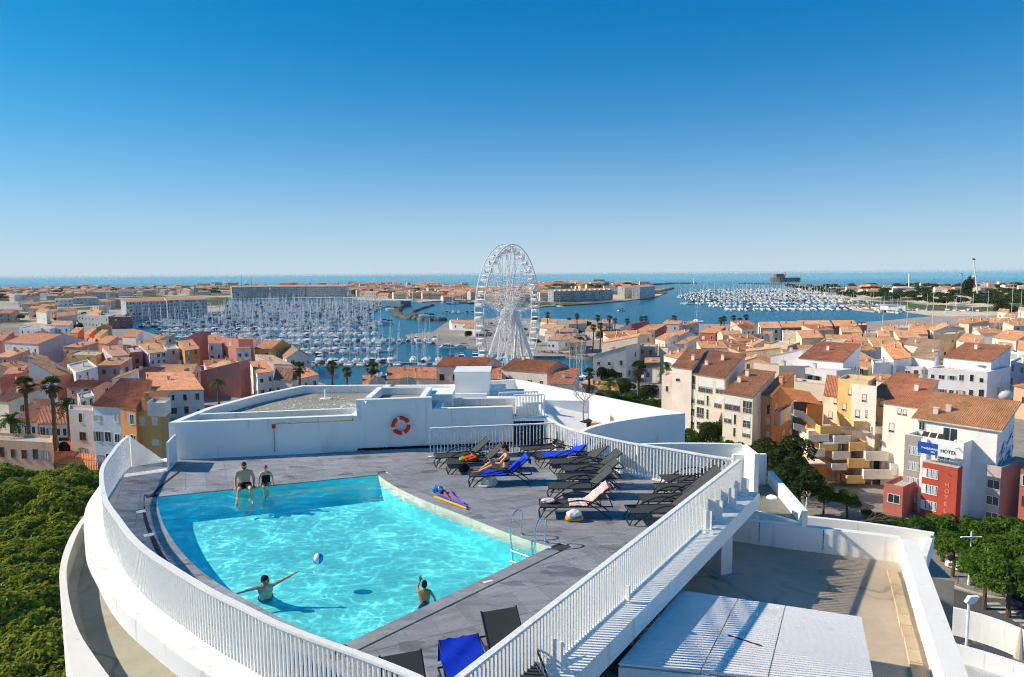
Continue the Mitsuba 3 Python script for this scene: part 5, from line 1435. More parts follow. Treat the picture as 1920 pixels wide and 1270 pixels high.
# ---- far houses filling the districts (each one its own thing)
def district(name, polypx, n, zr, seed, pal, dist, size=(9, 14), rows=2):
    r = random.Random(seed)
    poly_ = sg.Polygon([G2(*p, 0) for p in polypx])
    x0, y0, x1, y1 = poly_.bounds; pts = []
    pp_ = sg.Polygon(polypx); bx = pp_.bounds; tries = 0
    while len(pts) < n and tries < 6000:
        tries += 1
        q = G2(r.uniform(bx[0], bx[2]), r.uniform(bx[1], bx[3]), 0)
        if poly_.contains(sg.Point(q)) and all(np.hypot(*(q - p)) > size[1] * 1.15 * (1 + max(0, q[1] - 600) / 1500) for p in pts):
            pts.append(q)
    for q in pts:
        k = 1 + max(0, q[1] - 700) / 1600
        w, d = r.uniform(*size) * k * 1.25, r.uniform(*size) * .8
        a = r.uniform(-.45, .5); u_ = np.array([math.cos(a), math.sin(a)]); v_ = np.array([-u_[1], u_[0]])
        wn, wc = r.choice(pal)
        house(q - u_ * w / 2, q + u_ * w / 2, q + u_ * w / 2 + v_ * d, r.uniform(*zr), r.choice(('M', 'G', 'M', 'R+', 'F')), r.uniform(1.2, 2.2), wc, None, rows, max(2, int(w / 4)), dist=dist, wname=wn, chim=1, seed=r.randrange(9999))


PAL = [('white', 'e4e0d9'), ('cream', 'e0d3bc'), ('pink', 'd9b0a0'), ('beige', 'cfc0aa'), ('peach', 'e0b48c'), ('grey', 'b8b6b4'), ('lilac', 'c6bcc8')]
district('a', [(0, 572), (60, 560), (230, 552), (235, 592), (150, 606), (0, 612)], 24, (6, 9.5), 3, PAL, 'of the nearer far-left rows')
district('b', [(0, 546), (130, 541), (420, 541), (425, 553), (240, 556), (0, 566)], 28, (6, 10), 5, PAL, 'of the far-left seaside rows', (10, 16))
district('c', [(330, 535), (640, 534), (860, 536), (870, 550), (650, 553), (640, 536), (430, 537)], 26, (7, 12), 8, PAL, 'behind the left marina', (11, 17))
district('d', [(660, 552), (700, 549), (870, 550), (900, 560), (780, 561), (690, 560)], 12, (7, 11), 9, PAL, 'near the crescent breakwater', (10, 15))
district('e', [(1005, 534), (1120, 531), (1228, 536), (1165, 546), (1040, 543), (1010, 548)], 26, (9, 15), 11, PAL, 'of the peninsula', (11, 18))
district('f', [(900, 548), (1030, 548), (1040, 570), (900, 568)], 11, (6, 10), 12, PAL, 'seen through the wheel', (10, 15))
def infill(name, polypx, n, zr, seed, pal, dist, size=(8, 12), rows=2, fac=.8):
    """more houses between those placed by hand: kept where they overlap none of them"""
    r = random.Random(seed); pp_ = sg.Polygon(polypx); bx = pp_.bounds; t = k = 0
    while k < n and t < 5000:
        t += 1; p = (r.uniform(bx[0], bx[2]), r.uniform(bx[1], bx[3]))
        if not pp_.contains(sg.Point(p)): continue
        q = G2(*p, 0); w, d = r.uniform(*size), r.uniform(*size) * .85; a = r.uniform(-.5, .6); u_ = np.array([math.cos(a), math.sin(a)]); v_ = np.array([-u_[1], u_[0]])
        P_ = sg.Polygon([q - u_ * w / 2, q + u_ * w / 2, q + u_ * w / 2 + v_ * d, q - u_ * w / 2 + v_ * d])
        if any(P_.intersects(o) for o in FOOT): continue
        wn, wc = r.choice(pal); k += 1
        house(q - u_ * w / 2, q + u_ * w / 2, q + u_ * w / 2 + v_ * d, r.uniform(*zr), r.choice(('M', 'G', 'M', 'R+', 'S', 'M')), r.uniform(1.2, 2.2), wc, None, rows, max(2, int(w / 3.4)), dist=dist, wname=wn, chim=2, seed=r.randrange(9999))


PALR = [('white', 'e6e2da'), ('cream', 'e4d6bc'), ('tan', 'd6bd98'), ('beige', 'd2c4b0'), ('peach', 'e2bc94'), ('grey', 'bdbab6'), ('sand', 'dcc7a2')]
PALL = [('white', 'e0dcd8'), ('cream', 'e0d3bc'), ('salmon', 'd49a88'), ('lilac', 'c9bfcc'), ('peach', 'e0b48c'), ('grey', 'b8b6b4'), ('ochre', 'cfa256')]
infill('r', [(1130, 690), (1210, 640), (1310, 632), (1500, 640), (1660, 636), (1920, 632), (2100, 660), (2100, 800), (1800, 790), (1560, 770), (1400, 740), (1240, 730)], 44, (6.5, 9.5), 21, PALR, 'tucked into the right quarter', (8, 12))
infill('l', [(0, 640), (230, 632), (330, 660), (430, 690), (540, 725), (430, 790), (300, 800), (150, 790), (0, 830), (-120, 760)], 24, (6, 8.5), 22, PALL, 'tucked into the left old town', (7, 11))
infill('c', [(700, 745), (830, 738), (1080, 745), (1140, 770), (1100, 800), (850, 800), (700, 790)], 8, (5, 7), 23, PALL, 'low behind the white terrace', (7, 10))

k_ = thing('archway', 'dark arched passage with a brown sign board above it, left of the pinkish beige house', 'archway')
a_, b_ = GY(*px('c', (655, 585)), 121.2), GY(*px('c', (790, 695)), 121.2); m = MB(C('17140f')); n = 12
pts_ = [[a_[0] + (b_[0] - a_[0]) * i / n, 121.2, b_[2] + (a_[2] - b_[2]) * (.55 + .45 * math.sin(PI * i / n))] for i in range(n + 1)] + [[b_[0], 121.2, b_[2]], [a_[0], 121.2, b_[2]]]
m.add(pts_, [[0, i, i + 1] for i in range(1, n + 2)]); put('opening', m, 'matte', k_)
a_, b_ = GY(*px('c', (655, 543)), 121.0), GY(*px('c', (772, 580)), 121.0); put('sign_board', MB(C('4a2a22')).box(a_[0], b_[0], 121.0, 121.1, b_[2], a_[2]), 'paint', k_)

# far off, the town reads as a mass of little roofs
FARM = MB(); fr_ = random.Random(44)
for polypx, n_ in (([(0, 546), (130, 540.5), (420, 540), (425, 552), (240, 556), (0, 566)], 150), ([(330, 535), (640, 534), (870, 536), (870, 546), (650, 552), (640, 536), (430, 537)], 90), ([(1000, 533.5), (1120, 531.5), (1232, 536), (1165, 545), (1040, 543), (1000, 550)], 120), ([(880, 546), (1036, 546), (1036, 568), (900, 568), (790, 562)], 60), ([(650, 553), (880, 549), (880, 561), (700, 561)], 50), ([(1480, 543), (1920, 536), (1920, 556), (1600, 556)], 40)):
    pp_ = sg.Polygon(polypx); b_ = pp_.bounds; k = 0
    while k < n_:
        p_ = (fr_.uniform(b_[0], b_[2]), fr_.uniform(b_[1], b_[3]))
        if not pp_.contains(sg.Point(p_)): continue
        k += 1; q_ = G2(*p_, 0); a_ = fr_.uniform(-.5, .5); u_ = np.array([math.cos(a_), math.sin(a_)]); v_ = np.array([-u_[1], u_[0]]); w_, d_, z_, h_ = fr_.uniform(10, 24), fr_.uniform(9, 13), fr_.uniform(5, 11), fr_.uniform(1.5, 2.8)
        c4 = [q_, q_ + u_ * w_, q_ + u_ * w_ + v_ * d_, q_ + v_ * d_]; r0, r1 = (c4[0] + c4[3]) / 2, (c4[1] + c4[2]) / 2
        wc_ = C(fr_.choice(('e0d8cc', 'dcc4b4', 'd2bfa6', 'e2d0b4', 'c9b8ae', 'dab49a'))); rc_ = C(fr_.choice(('c58f6c', 'cf9f7e', 'bd8260')))
        for i in range(4): FARM.quad([*c4[i], -1], [*c4[(i + 1) % 4], -1], [*c4[(i + 1) % 4], z_], [*c4[i], z_], wc_)
        for i, (ra, rb) in ((0, (r0, r1)), (2, (r1, r0))): FARM.quad([*c4[i], z_], [*c4[i + 1], z_], [*rb, z_ + h_], [*ra, z_ + h_], rc_)
        FARM.add([[*c4[0], z_], [*c4[3], z_], [*r0, z_ + h_], [*c4[1], z_], [*c4[2], z_], [*r1, z_ + h_]], [[0, 1, 2], [3, 4, 5]], wc_)
        for i in range(int(w_ / 3)): FARM.box(i * 3 + 1, i * 3 + 2, -.06, 0, z_ * .55, z_ * .55 + 1.3, DARK, M=frame((q_[0], q_[1], 0), u_, v_))
tag(put('far_rooftops', FARM, 'plaster'), 'mass of small far off pink and terracotta roofs along the shore', 'houses', kind='stuff')
# ================================================================ the near apartment houses on the right, each window and balcony a part
def fcoord(A, B, zref, v, pt):
    """(s, z) on the vertical plane through A, B seen at a pixel"""
    a, b = np.asarray(A, float), np.asarray(B, float)
    u = unit(b - a); n_ = np.array([u[1], -u[0]])
    d = ray(*px(v, pt)); t = np.dot(a - CAM[:2], n_) / np.dot(d[:2], n_)
    p = CAM + d * t
    return float(np.dot(p[:2] - a, u)), float(p[2])


def shutter_window(key, M, s, z, w, h, rec=.22, blind=.5, mull=1, rail=True, name='window', fr=C('d8d2c6'), glass='glass'):
    m = MB(fr)
    t = .06
    for x0, x1 in ((s - w / 2 - t, s - w / 2), (s + w / 2, s + w / 2 + t)): m.box(x0, x1, -.05, .02, z, z + h, M=M)
    m.box(s - w / 2 - t, s + w / 2 + t, -.06, .02, z + h, z + h + t, M=M); m.box(s - w / 2 - t - .04, s + w / 2 + t + .04, -.14, .02, z - t, z, M=M)
    for k in range(mull):
        c_ = s - w / 2 + w * (k + 1) / (mull + 1); m.box(c_ - .03, c_ + .03, -.03, .02, z, z + h, M=M)
    k_ = put(name, m, 'paint', key)
    put('pane', MB(DARK).box(s - w / 2, s + w / 2, -.004, .02, z, z + h, M=M), glass, k_)
    if blind > 0:
        put('blind', MB(C('dcdbd8')).box(s - w / 2 + .02, s + w / 2 - .02, -.025, .0, z + h * (1 - blind), z + h, M=M), 'matte', k_)
    if rail:
        m = MB(C('a9a49c'))
        m.box(s - w / 2, s + w / 2, -.10, -.07, z + h * .36, z + h * .40, M=M)
        for i in range(int(w / .16) + 1): m.box(s - w / 2 + i * .16 - .012, s - w / 2 + i * .16 + .012, -.095, -.075, z, z + h * .38, M=M)
        put('guard_rail', m, 'paint', k_)
    return k_


def front_frame(A, B):
    u = unit(np.asarray(B, float) - A); n_ = np.array([-u[1], u[0]]); n_ = n_ if n_[1] > 0 else -n_
    return frame((A[0], A[1], 0), u, n_), u, n_


def apart(v, A, B, Cc, ze, roof, h, wall, rcol, label, wins, chim=0, **k):
    A2, B2, C2 = (G2(*px(v, p), ze) for p in (A, B, Cc))
    L = np.linalg.norm(C2 - B2)
    if L > 16: C2 = B2 + (C2 - B2) / L * 16
    if L < 6: C2 = B2 + unit(B2) * 8
    key = house(A2, B2, C2, ze, roof, h, wall, rcol, 0, 0, label=label, chim=chim, name='apartment_house', cat='apartment house', near=True, **k)
    M, u, n_ = front_frame(A2, B2)
    for (x0, y0, x1, y1, *o) in wins:
        s0, z1 = fcoord(A2, B2, ze, v, (x0, y0)); s1, z1b = fcoord(A2, B2, ze, v, (x1, y0)); _, z0 = fcoord(A2, B2, ze, v, ((x0 + x1) / 2, y1)); _, zt = fcoord(A2, B2, ze, v, ((x0 + x1) / 2, y0))
        kw = o[0] if o else {}
        shutter_window(key, M, (s0 + s1) / 2, z0, s1 - s0, max(.3, zt - z0), **kw)
    return key, A2, B2, M, u, n_


nb = dict(blind=.55)
apart('g', (395, 235), (830, 300), (1160, 140), 17, 'M', 3.0, 'e3d5c2', '9a5f42', 'beige apartment house with glazed loggias under a mossy brown roof, left of the orange one',
      [(415, 268, 505, 415, dict(blind=.0, mull=2)), (540, 290, 700, 460, dict(blind=.7, mull=1)), (735, 320, 828, 470, dict(blind=.7)), (420, 460, 495, 575, nb), (525, 480, 605, 590, nb), (632, 492, 655, 605, dict(blind=0, mull=0, rail=False)), (718, 515, 800, 632, nb),
       (418, 605, 493, 712, dict(blind=.3)), (520, 625, 600, 740, dict(blind=0, mull=2)), (628, 645, 652, 752, dict(blind=0, mull=0, rail=False)), (708, 660, 795, 770, dict(blind=.9)), (418, 765, 490, 860, dict(blind=.2)), (520, 770, 600, 870, dict(blind=.2)), (625, 790, 648, 890, dict(blind=0, mull=0, rail=False))], chim=2, swin=False)
apart('g', (245, 168), (460, 195), (650, 70), 18, 'M', 2.2, 'e6d9c8', 'a5644a', 'plain beige house with brown roof on the left of the beige loggia house', [(170, 385, 200, 445, dict(blind=0, mull=0, rail=False)), (285, 300, 330, 330, dict(blind=0, mull=0, rail=False))], chim=1)
apart('g', (125, 262), (250, 270), (300, 220), 15.5, 'F', 0, 'e6d9c8', None, 'lower flat beige annex at the left end of the beige loggia house', [(170, 390, 200, 445, dict(blind=0, mull=0, rail=False))])
kN, A_, B_, M_, u_, n_ = apart('g', (815, 462), (1150, 515), (1480, 330), 15, 'M', 2.6, 'e3d5c2', '96603f', 'beige apartment house with white blinds under the lower brown roof beside the orange house',
      [(835, 490, 1010, 660, dict(blind=.6, mull=1)), (1040, 540, 1140, 690, dict(blind=.1, mull=2)), (828, 690, 910, 800, nb), (938, 705, 962, 815, dict(blind=0, mull=0, rail=False)), (1038, 725, 1122, 850, dict(blind=.4)), (930, 855, 955, 950, dict(blind=0, mull=0, rail=False)), (1032, 880, 1120, 960, dict(blind=.5))], chim=2, swin=True)
aw = thing('awning', 'pale folded window awning on the second floor of the beige loggia house', 'awning')
A2, B2 = G2(*px('g', (395, 235)), 17), G2(*px('g', (830, 300)), 17); M2, u2, n2 = front_frame(A2, B2)
s0, zt = fcoord(A2, B2, 17, 'g', (705, 660)); s1, zb = fcoord(A2, B2, 17, 'g', (795, 775))
m = MB(C('cfb9a6')); c_ = M2(np.array([[s0, -.15, zt], [s1, -.15, zt], [s1, -.95, zb], [s0, -.95, zb]])); m.quad(*c_); m.quad(*(c_ + (0, 0, .02))); put('cloth', m, 'matte', aw)
kO, A_, B_, M_, u_, n_ = apart('g', (1232, 482), (1365, 502), (1635, 360), 14.6, 'M', 2.4, 'e29a4c', 'a8663f', 'orange apartment house with a small white corner balcony',
      [(1308, 590, 1342, 700, dict(blind=0, mull=0, rail=False)), (1305, 750, 1335, 815, dict(blind=.9, mull=0, rail=False)), (1300, 900, 1332, 970, dict(blind=.9, mull=0, rail=False))], chim=1, swin=True, side='dd9244')
# its white balcony and the side windows
for (x0, y0, x1, y1) in ((1395, 590, 1425, 660), (1575, 570, 1598, 640), (1485, 740, 1512, 800), (1565, 730, 1590, 790), (1478, 890, 1505, 955), (1558, 880, 1580, 945), (1580, 410, 1608, 480)):
    Cq = G2(*px('g', (1635, 360)), 14.6); d_ = unit(Cq - B_)
    Ms = frame((B_[0], B_[1], 0), d_, np.array([-d_[1], d_[0]]))
    s0, z1 = fcoord(B_, B_ + d_, 0, 'g', (x0, y0)); s1, _ = fcoord(B_, B_ + d_, 0, 'g', (x1, y0)); _, z0 = fcoord(B_, B_ + d_, 0, 'g', ((x0 + x1) / 2, y1))
    shutter_window(kO, Ms, (s0 + s1) / 2, z0, abs(s1 - s0), z1 - z0, blind=.8, mull=0, rail=False)
s0, z1 = fcoord(B_, B_ + d_, 0, 'g', (1400, 665)); s1, z0 = fcoord(B_, B_ + d_, 0, 'g', (1520, 740))
m = MB(C('e9ded0')); m.box(s0, s1, -1.0, 0, z0, z0 + .14, M=Ms)
for a_, b_, c_, e_ in ((s0, s1, -1.0, -.88), (s0, s0 + .12, -1.0, 0), (s1 - .12, s1, -1.0, 0)): m.box(a_, b_, c_, e_, z0, z1, M=Ms)
put('balcony', m, 'plaster', kO)

# open zigzag stair beside the orange house
st = thing('stair_tower', 'open concrete stair with zigzag parapets between the orange house and the stepped yellow flats', 'stair')
SY = 122.0
def gy(v, p, y=SY): return GY(*px(v, p), y)
def bandz(pts, y, th, hh, col, name, parent, mat='plaster'):
    m = MB(C(col) if isinstance(col, str) else col)
    P_ = [gy('g', p, y) for p in pts]
    for a_, b_ in zip(P_[:-1], P_[1:]):
        lo = [a_ - (0, 0, hh), b_ - (0, 0, hh), b_ - (0, 0, hh) + (0, th, 0), a_ - (0, 0, hh) + (0, th, 0)]; hi = [a_, b_, b_ + (0, th, 0), a_ + (0, th, 0)]
        m.quad(*lo); m.quad(*hi)
        for i in range(4): m.quad(lo[i], lo[(i + 1) % 4], hi[(i + 1) % 4], hi[i])
    return put(name, m, mat, parent)
for pts in (((1612, 648), (1720, 672), (1900, 835)), ((1606, 800), (1712, 825), (1800, 920)), ((1602, 960), (1700, 985), (1780, 1075))):
    bandz(pts, SY, .2, 1.15, 'cfc2b2', 'parapet', st)
for pts in (((1640, 720), (1730, 745), (1850, 850)), ((1640, 870), (1720, 895), (1800, 985))):
    bandz(pts, SY + .3, 2.6, .25, 'a79c90', 'flight', st)
a_, b_ = gy('g', (1610, 560), SY + 3.2), gy('g', (1790, 1080), SY + 3.2); m = MB(C('5c5a5c')); m.box(a_[0], b_[0] + 2, SY + 3.2, SY + 3.6, 0, a_[2]); put('back_wall', m, 'plaster', st)
a_, b_ = gy('g', (1595, 545), SY - .6), gy('g', (1930, 600), SY - .6)
m = MB(C('b8734a')); tiled(m, a_, b_, b_ + (-.4, 5, 1.6), a_ + (-.4, 5, 1.6), C('b8734a'), True); put('roof', m, 'roof', st)
a_, b_ = gy('g', (1760, 600), SY + 1), gy('g', (1925, 900), SY + 1); put('wall', MB(C('e0944a')).box(a_[0], b_[0], SY + 1, SY + 1.4, b_[2], a_[2] + .2), 'plaster', st)

# stepped yellow and white flats
FLAT = dict(blind=.85, mull=0, rail=False, fr=C('9a5a44'))
apart('h', (392, 305), (540, 325), (560, 215), 14, 'M', 2, 'f0e4d2', 'b0623f', 'white house with a small tiled roof, leftmost of the stepped yellow and white flats', [(505, 345, 535, 405, FLAT), (445, 495, 485, 570, FLAT)])
apart('h', (548, 118), (885, 152), (975, 100), 18.2, 'F', 0, 'e9bf76', None, 'tall yellow tower of the stepped flats', [(668, 240, 700, 305, FLAT), (598, 400, 640, 475, FLAT)])
apart('h', (705, 178), (985, 210), (1050, 185), 17.7, 'F', 0, 'f3ebdc', None, 'tall white tower of the stepped flats, in front of the yellow tower', [(822, 300, 865, 375, FLAT), (745, 475, 790, 555, FLAT), (860, 480, 872, 560, FLAT)])
apart('h', (868, 322), (1120, 352), (1440, 248), 15.2, 'M', 2.8, 'e9bf76', 'b25c3a', 'yellow house with tiled roof in the stepped flats', [(1020, 370, 1055, 435, FLAT), (940, 540, 990, 620, FLAT), (735, 695, 782, 775, FLAT)])
apart('h', (1060, 392), (1475, 452), (1665, 322), 14.9, 'M', 2.8, 'f1eadf', 'b25c3a', 'white house with tiled roof between the stepped flats and the hotel with sign boards', [(1222, 460, 1258, 520, FLAT), (1282, 470, 1318, 530, FLAT), (1125, 625, 1178, 715, FLAT)], chim=1)
apart('h', (1115, 640), (1330, 690), (1350, 660), 9.2, 'F', 0, 'e9bf76', None, 'lower yellow house beside the grey fronted hotel wing', [(1128, 880, 1172, 965, FLAT)])
bk_ = thing('stepped_flats', 'lower storeys of the stepped flats with staggered yellow and cream balconies', 'apartment house')
FY = 117.0
a_, b_ = gy('h', (215, 700), FY + 4), gy('h', (1180, 700), FY + 4)
put('wall', MB(C('ecdcc2')).box(a_[0], b_[0], FY + 4, FY + 9, 0, 9.4), 'plaster', bk_)
for x0_, x1_ in ((392, 500), (560, 705), (868, 960), (1105, 1180)):
    a_, b_ = gy('h', (x0_, 700), FY + 3.9), gy('h', (x1_, 700), FY + 3.9); put('yellow_wall', MB(C('e9bf76')).box(a_[0], b_[0], FY + 3.9, FY + 3.98, .2, 9.3), 'plaster', bk_)
YE, CR = 'e8bd74', 'eadfce'
for (x0, y0, x1, y1, col, dy) in ((350, 655, 575, 745, YE, 2.6), (215, 755, 445, 830, CR, 2.2), (505, 765, 690, 850, CR, 1.8), (680, 835, 862, 935, YE, 1.2), (345, 850, 545, 930, YE, 1.6), (860, 940, 1112, 1045, CR, .2), (495, 945, 685, 1030, CR, 1.0),
                                  (665, 1020, 897, 1125, YE, .4), (840, 1145, 1172, 1250, CR, -.6), (650, 1215, 850, 1300, YE, -.2), (725, 600, 872, 660, YE, 3.0), (915, 660, 1050, 738, CR, 2.6), (1140, 1080, 1335, 1205, 'efeae4', -.6), (210, 910, 400, 1000, CR, 1.4), (845, 1385, 1110, 1470, CR, -1.2), (480, 1080, 650, 1150, CR, .6)):
    Y0 = FY + dy; p0, p1 = gy('h', (x0, y0), Y0), gy('h', (x1, y1), Y0)
    z1, z0 = p0[2], p1[2]; sl = .04 * (p1[0] - p0[0]) * 0
    m = MB(C(col)); d_ = 4.2 - dy * .2
    m.box(p0[0], p1[0], Y0, Y0 + .14, z0, z1); m.box(p0[0], p0[0] + .14, Y0 + .14, Y0 + d_, z0, z1); m.box(p1[0] - .14, p1[0], Y0 + .14, Y0 + d_, z0, z1); m.box(p0[0] + .14, p1[0] - .14, Y0 + .14, Y0 + d_, z0, z0 + .16)
    put('balcony', m, 'plaster', bk_)
    pl_ = MB(C('5f5a4a')); pl_.box(p0[0] + .14, p1[0] - .14, Y0 + .15, Y0 + .5, z1 - .28, z1 - .06); put('planter', pl_, 'matte', bk_)
for (x0, y0, x1, y1, dy) in ((745, 935, 855, 1010, 2.5), (920, 1045, 1085, 1160, 2.0), (735, 1120, 830, 1220, 1.6), (570, 850, 680, 930, 2.6), (285, 835, 350, 920, 3.2), (905, 1260, 1040, 1370, 1.0), (545, 1180, 640, 1260, 1.6)):
    Y0 = FY + dy + 1.0; p0, p1 = gy('h', (x0, y0), Y0), gy('h', (x1, y1), Y0)
    m = MB(C('e0d3bf')); m.box(p0[0] - .2, p0[0], Y0 - .8, Y0 + .1, p1[2], p0[2] + .1); put('pier', m, 'plaster', bk_)
    put('window', MB(DARK).box(p0[0], p1[0], Y0, Y0 + .05, p1[2], p0[2]), 'glass', bk_)
for (x0, y0, x1, y1, c_, lab) in ((360, 790, 505, 860, 'b9b4c2', 'grey blue awning over a yellow balcony'), (805, 700, 910, 735, 'b8aca0', 'grey awning over a cream balcony in the middle of the stepped flats'), (1000, 795, 1105, 835, 'b5aca4', 'grey awning beside the white tiled house of the flats')):
    k_ = thing('awning', lab, 'awning'); p0, p1 = gy('h', (x0, y0), FY + 3), gy('h', (x1, y1), FY + 1.5)
    m = MB(C(c_)); q4 = [[p0[0], FY + 3, p0[2]], [p1[0], FY + 3, p0[2]], [p1[0] + .2, FY + 1.5, p1[2]], [p0[0] - .2, FY + 1.5, p1[2]]]; m.quad(*q4); m.quad(*[np.add(q_, (0, 0, .03)) for q_ in q4]); put('cloth', m, 'matte', k_)
ho = thing('pavilion_roof', 'low pinkish slatted roof beside the stair tower', 'pavilion')
a_, b_ = gy('h', (190, 985), FY - 1), gy('h', (395, 1090), FY - 1); m = MB(C('d8c4b2'))
for i in range(9): m.box(a_[0] + i * (b_[0] - a_[0]) / 9, a_[0] + (i + .8) * (b_[0] - a_[0]) / 9, FY - 2, FY + 4, b_[2] + .3, b_[2] + .45)
put('slats', m, 'plaster', ho); put('wall', MB(C('e08a40')).box(a_[0], b_[0], FY - 1.5, FY + 3.5, 0, b_[2] + .2), 'plaster', ho)

# ---- the hotel with the sign boards
hz = 12.2
hA, hB = G2(*px('i', (598, 562)), hz), G2(*px('i', (1242, 668)), hz)
hC = G2(*px('i', (1560, 592)), hz)
ht = thing('hotel', 'white hotel with red and grey fronted wings, roof terrace, blue sign board and HOTEL letters', 'hotel')
M, u, n_ = front_frame(hA, hB); W = float(np.dot(hB - hA, u)); DPT = 9.0
fc = lambda x, y: fcoord(hA, hB, hz, 'i', (x, y))
hw = MB(C('ecebe9')); hw.box(0, W, 0, DPT, 0, hz - .9, M=M)
for a_, b_, c_, d_ in ((0, W, 0, .25), (0, .25, .25, DPT), (W - .25, W, .25, DPT)): hw.box(a_, b_, c_, d_, hz - .9, hz, M=M)
put('wall', hw, 'plaster', ht)
put('terrace_floor', MB(C('6f9a3a')).box(.25, W - .25, .25, DPT, hz - .88, hz - .75, M=M), 'matte', ht, label='green lawn carpet on the hotel roof terrace')
up = MB(C('ececea')); up.box(.3, W + 3.2, 3.6, 11.5, 0, 14.3, M=M); put('upper_wall', up, 'plaster', ht)
ra, rb = fc(650, 345), None
z_e, z_r = 14.25, 17.6
q = lambda s, t, z: M(np.array([[s, t, z]], float))[0]
rm = MB(C('b4623a')); tiled(rm, q(-.6, 3.1, z_e), q(W + 3.9, 3.1, z_e), q(W + 3.9, 12.0, z_r), q(-.6, 12.0, z_r), C('b98560'), True, .28)
for a_, b_, c_, d_ in ((-.6, W + 3.9, 3.1, 12.0),):
    rm.quad(q(a_, c_, z_e - .18), q(b_, c_, z_e - .18), q(b_, d_, z_r - .18), q(a_, d_, z_r - .18)); rm.quad(q(a_, c_, z_e - .18), q(b_, c_, z_e - .18), q(b_, c_, z_e + .04), q(a_, c_, z_e + .04), C('d8c8b8')); rm.quad(q(b_, c_, z_e - .18), q(b_, d_, z_r - .18), q(b_, d_, z_r + .04), q(b_, c_, z_e + .04), C('d8c8b8'))
put('roof', rm, 'roof', ht)
sw = MB(C('ececea')); sw.add([q(W + 3.2, 3.6, 14.2), q(W + 3.2, 11.5, 14.2), q(W + 3.2, 11.5, 17.3)], [[0, 1, 2]]); put('gable', sw, 'plaster', ht)
for s_, t_ in ((2.2, 5.4), (3.6, 6.6)):
    zz = z_e + (t_ - 3.1) / 8.9 * (z_r - z_e); cm = MB(C('cfc8bc')); cm.box(s_ - .35, s_ + .35, t_ - .3, t_ + .3, zz - .3, zz + .9, M=M); cm.box(s_ - .45, s_ + .45, t_ - .4, t_ + .4, zz + .9, zz + 1.0, M=M); put('chimney', cm, 'plaster', ht)
# terrace door and windows of the top floor
for (s_, w_, h_) in ((W * .62, 1.9, 2.1),): put('terrace_door', MB(C('14181c')).box(s_ - w_ / 2, s_ + w_ / 2, 3.56, 3.62, hz - .8, hz + h_ - .9, M=M), 'glass', ht); put('door_frame', MB(C('e6e6e6')).box(s_ - .04, s_ + .04, 3.53, 3.56, hz - .8, hz + h_ - .9, M=M), 'paint', ht)
put('window', win_mesh(frame(np.r_[M(np.array([[0, 3.58, 0]]))[0][:2], 0], u, n_), .9, hz + .3, .8, 1.2), 'paint', ht)
GR, RD = C('a39a92'), C('b8503f')
s0, _ = fc(600, 600); s1, _ = fc(785, 600); sc0, sc1 = fc(772, 700)[0], fc(835, 700)[0]
put('grey_bay', MB(GR).box(.0, s1 * .93, -.55, 0, .3, hz - .05, M=M), 'plaster', ht)
put('white_pillar', MB(C('f0efec')).box(s1 * .93 + .01, s1 * .93 + .9, -.5, .0, 0, hz - .2, M=M), 'plaster', ht)
sr0, sr1 = s1 * .93 + .95, W + .0
zr_ = fc(1000, 880)[1]
put('red_bay', MB(RD).box(sr0, W + .02, -2.0, 0, .3, zr_, M=M), 'plaster', ht)
put('bay_coping', MB(C('b8aca4')).box(sr0 - .04, W + .06, -2.06, .0, zr_ + .003, zr_ + .12, M=M), 'plaster', ht)
rl = MB(C('c9cdd0')); rl.tube([q(sr0, -1.95, zr_ + .9), q(W, -1.95, zr_ + .9)], .03, 5)
for i in range(9): rl.tube([q(sr0 + (W - sr0) * i / 8, -1.95, zr_ + .1), q(sr0 + (W - sr0) * i / 8, -1.95, zr_ + .9)], .02, 4)
put('terrace_rail', rl, 'paint', ht)
def hwin(s, z, w=1.35, h=1.25, off=0.0, par=None):
    Mo = frame(np.r_[M(np.array([[0, off, 0]]))[0][:2], 0], u, n_)
    k_ = put('window', MB(C('f0f0ee')).box(s - w / 2 - .08, s + w / 2 + .08, -.10, .02, z - .10, z - .01, M=Mo).box(s - w / 2 - .06, s - w / 2, -.06, .02, z, z + h, M=Mo).box(s + w / 2, s + w / 2 + .06, -.06, .02, z, z + h, M=Mo).box(s - w / 2 - .06, s + w / 2 + .06, -.06, .02, z + h, z + h + .06, M=Mo).box(s - .05, s + .05, -.05, .02, z, z + h, M=Mo), 'paint', ht)
    put('pane', MB(DARK).box(s - w / 2, s + w / 2, -.012, .02, z, z + h, M=Mo), 'glass', k_)
    cu = MB(C('c8d8dc'))
    for c_ in (-1, 1):
        for i in range(4): x_ = s + c_ * w * .26 + (i - 1.5) * .12; cu.box(x_ - .05, x_ + .05, -.035 - .008 * (i % 2), -.014, z + .03, z + h - .03, M=Mo)
    put('curtain', cu, 'matte', k_)
sg_ = s1 * .60
for i in range(5):
    z_ = hz - 2.95 - i * 2.5
    if z_ > .2: hwin(sg_, z_, 1.45, 1.25, -.56)
srm = sr0 + (W - sr0) * .30
for i in range(3): hwin(srm, zr_ - 2.25 - i * 2.5, 1.5, 1.3, -2.01); 
for i in range(3): put('white_panel', MB(C('eeeceb')).box(sr0 + .05, srm - .85, -2.03, -1.98, zr_ - 2.35 - i * 2.5, zr_ - .9 - i * 2.5, M=M), 'plaster', ht)
hwin(sr0 + (W - sr0) * .42, zr_ + .35, 1.9, 1.5, -.01)
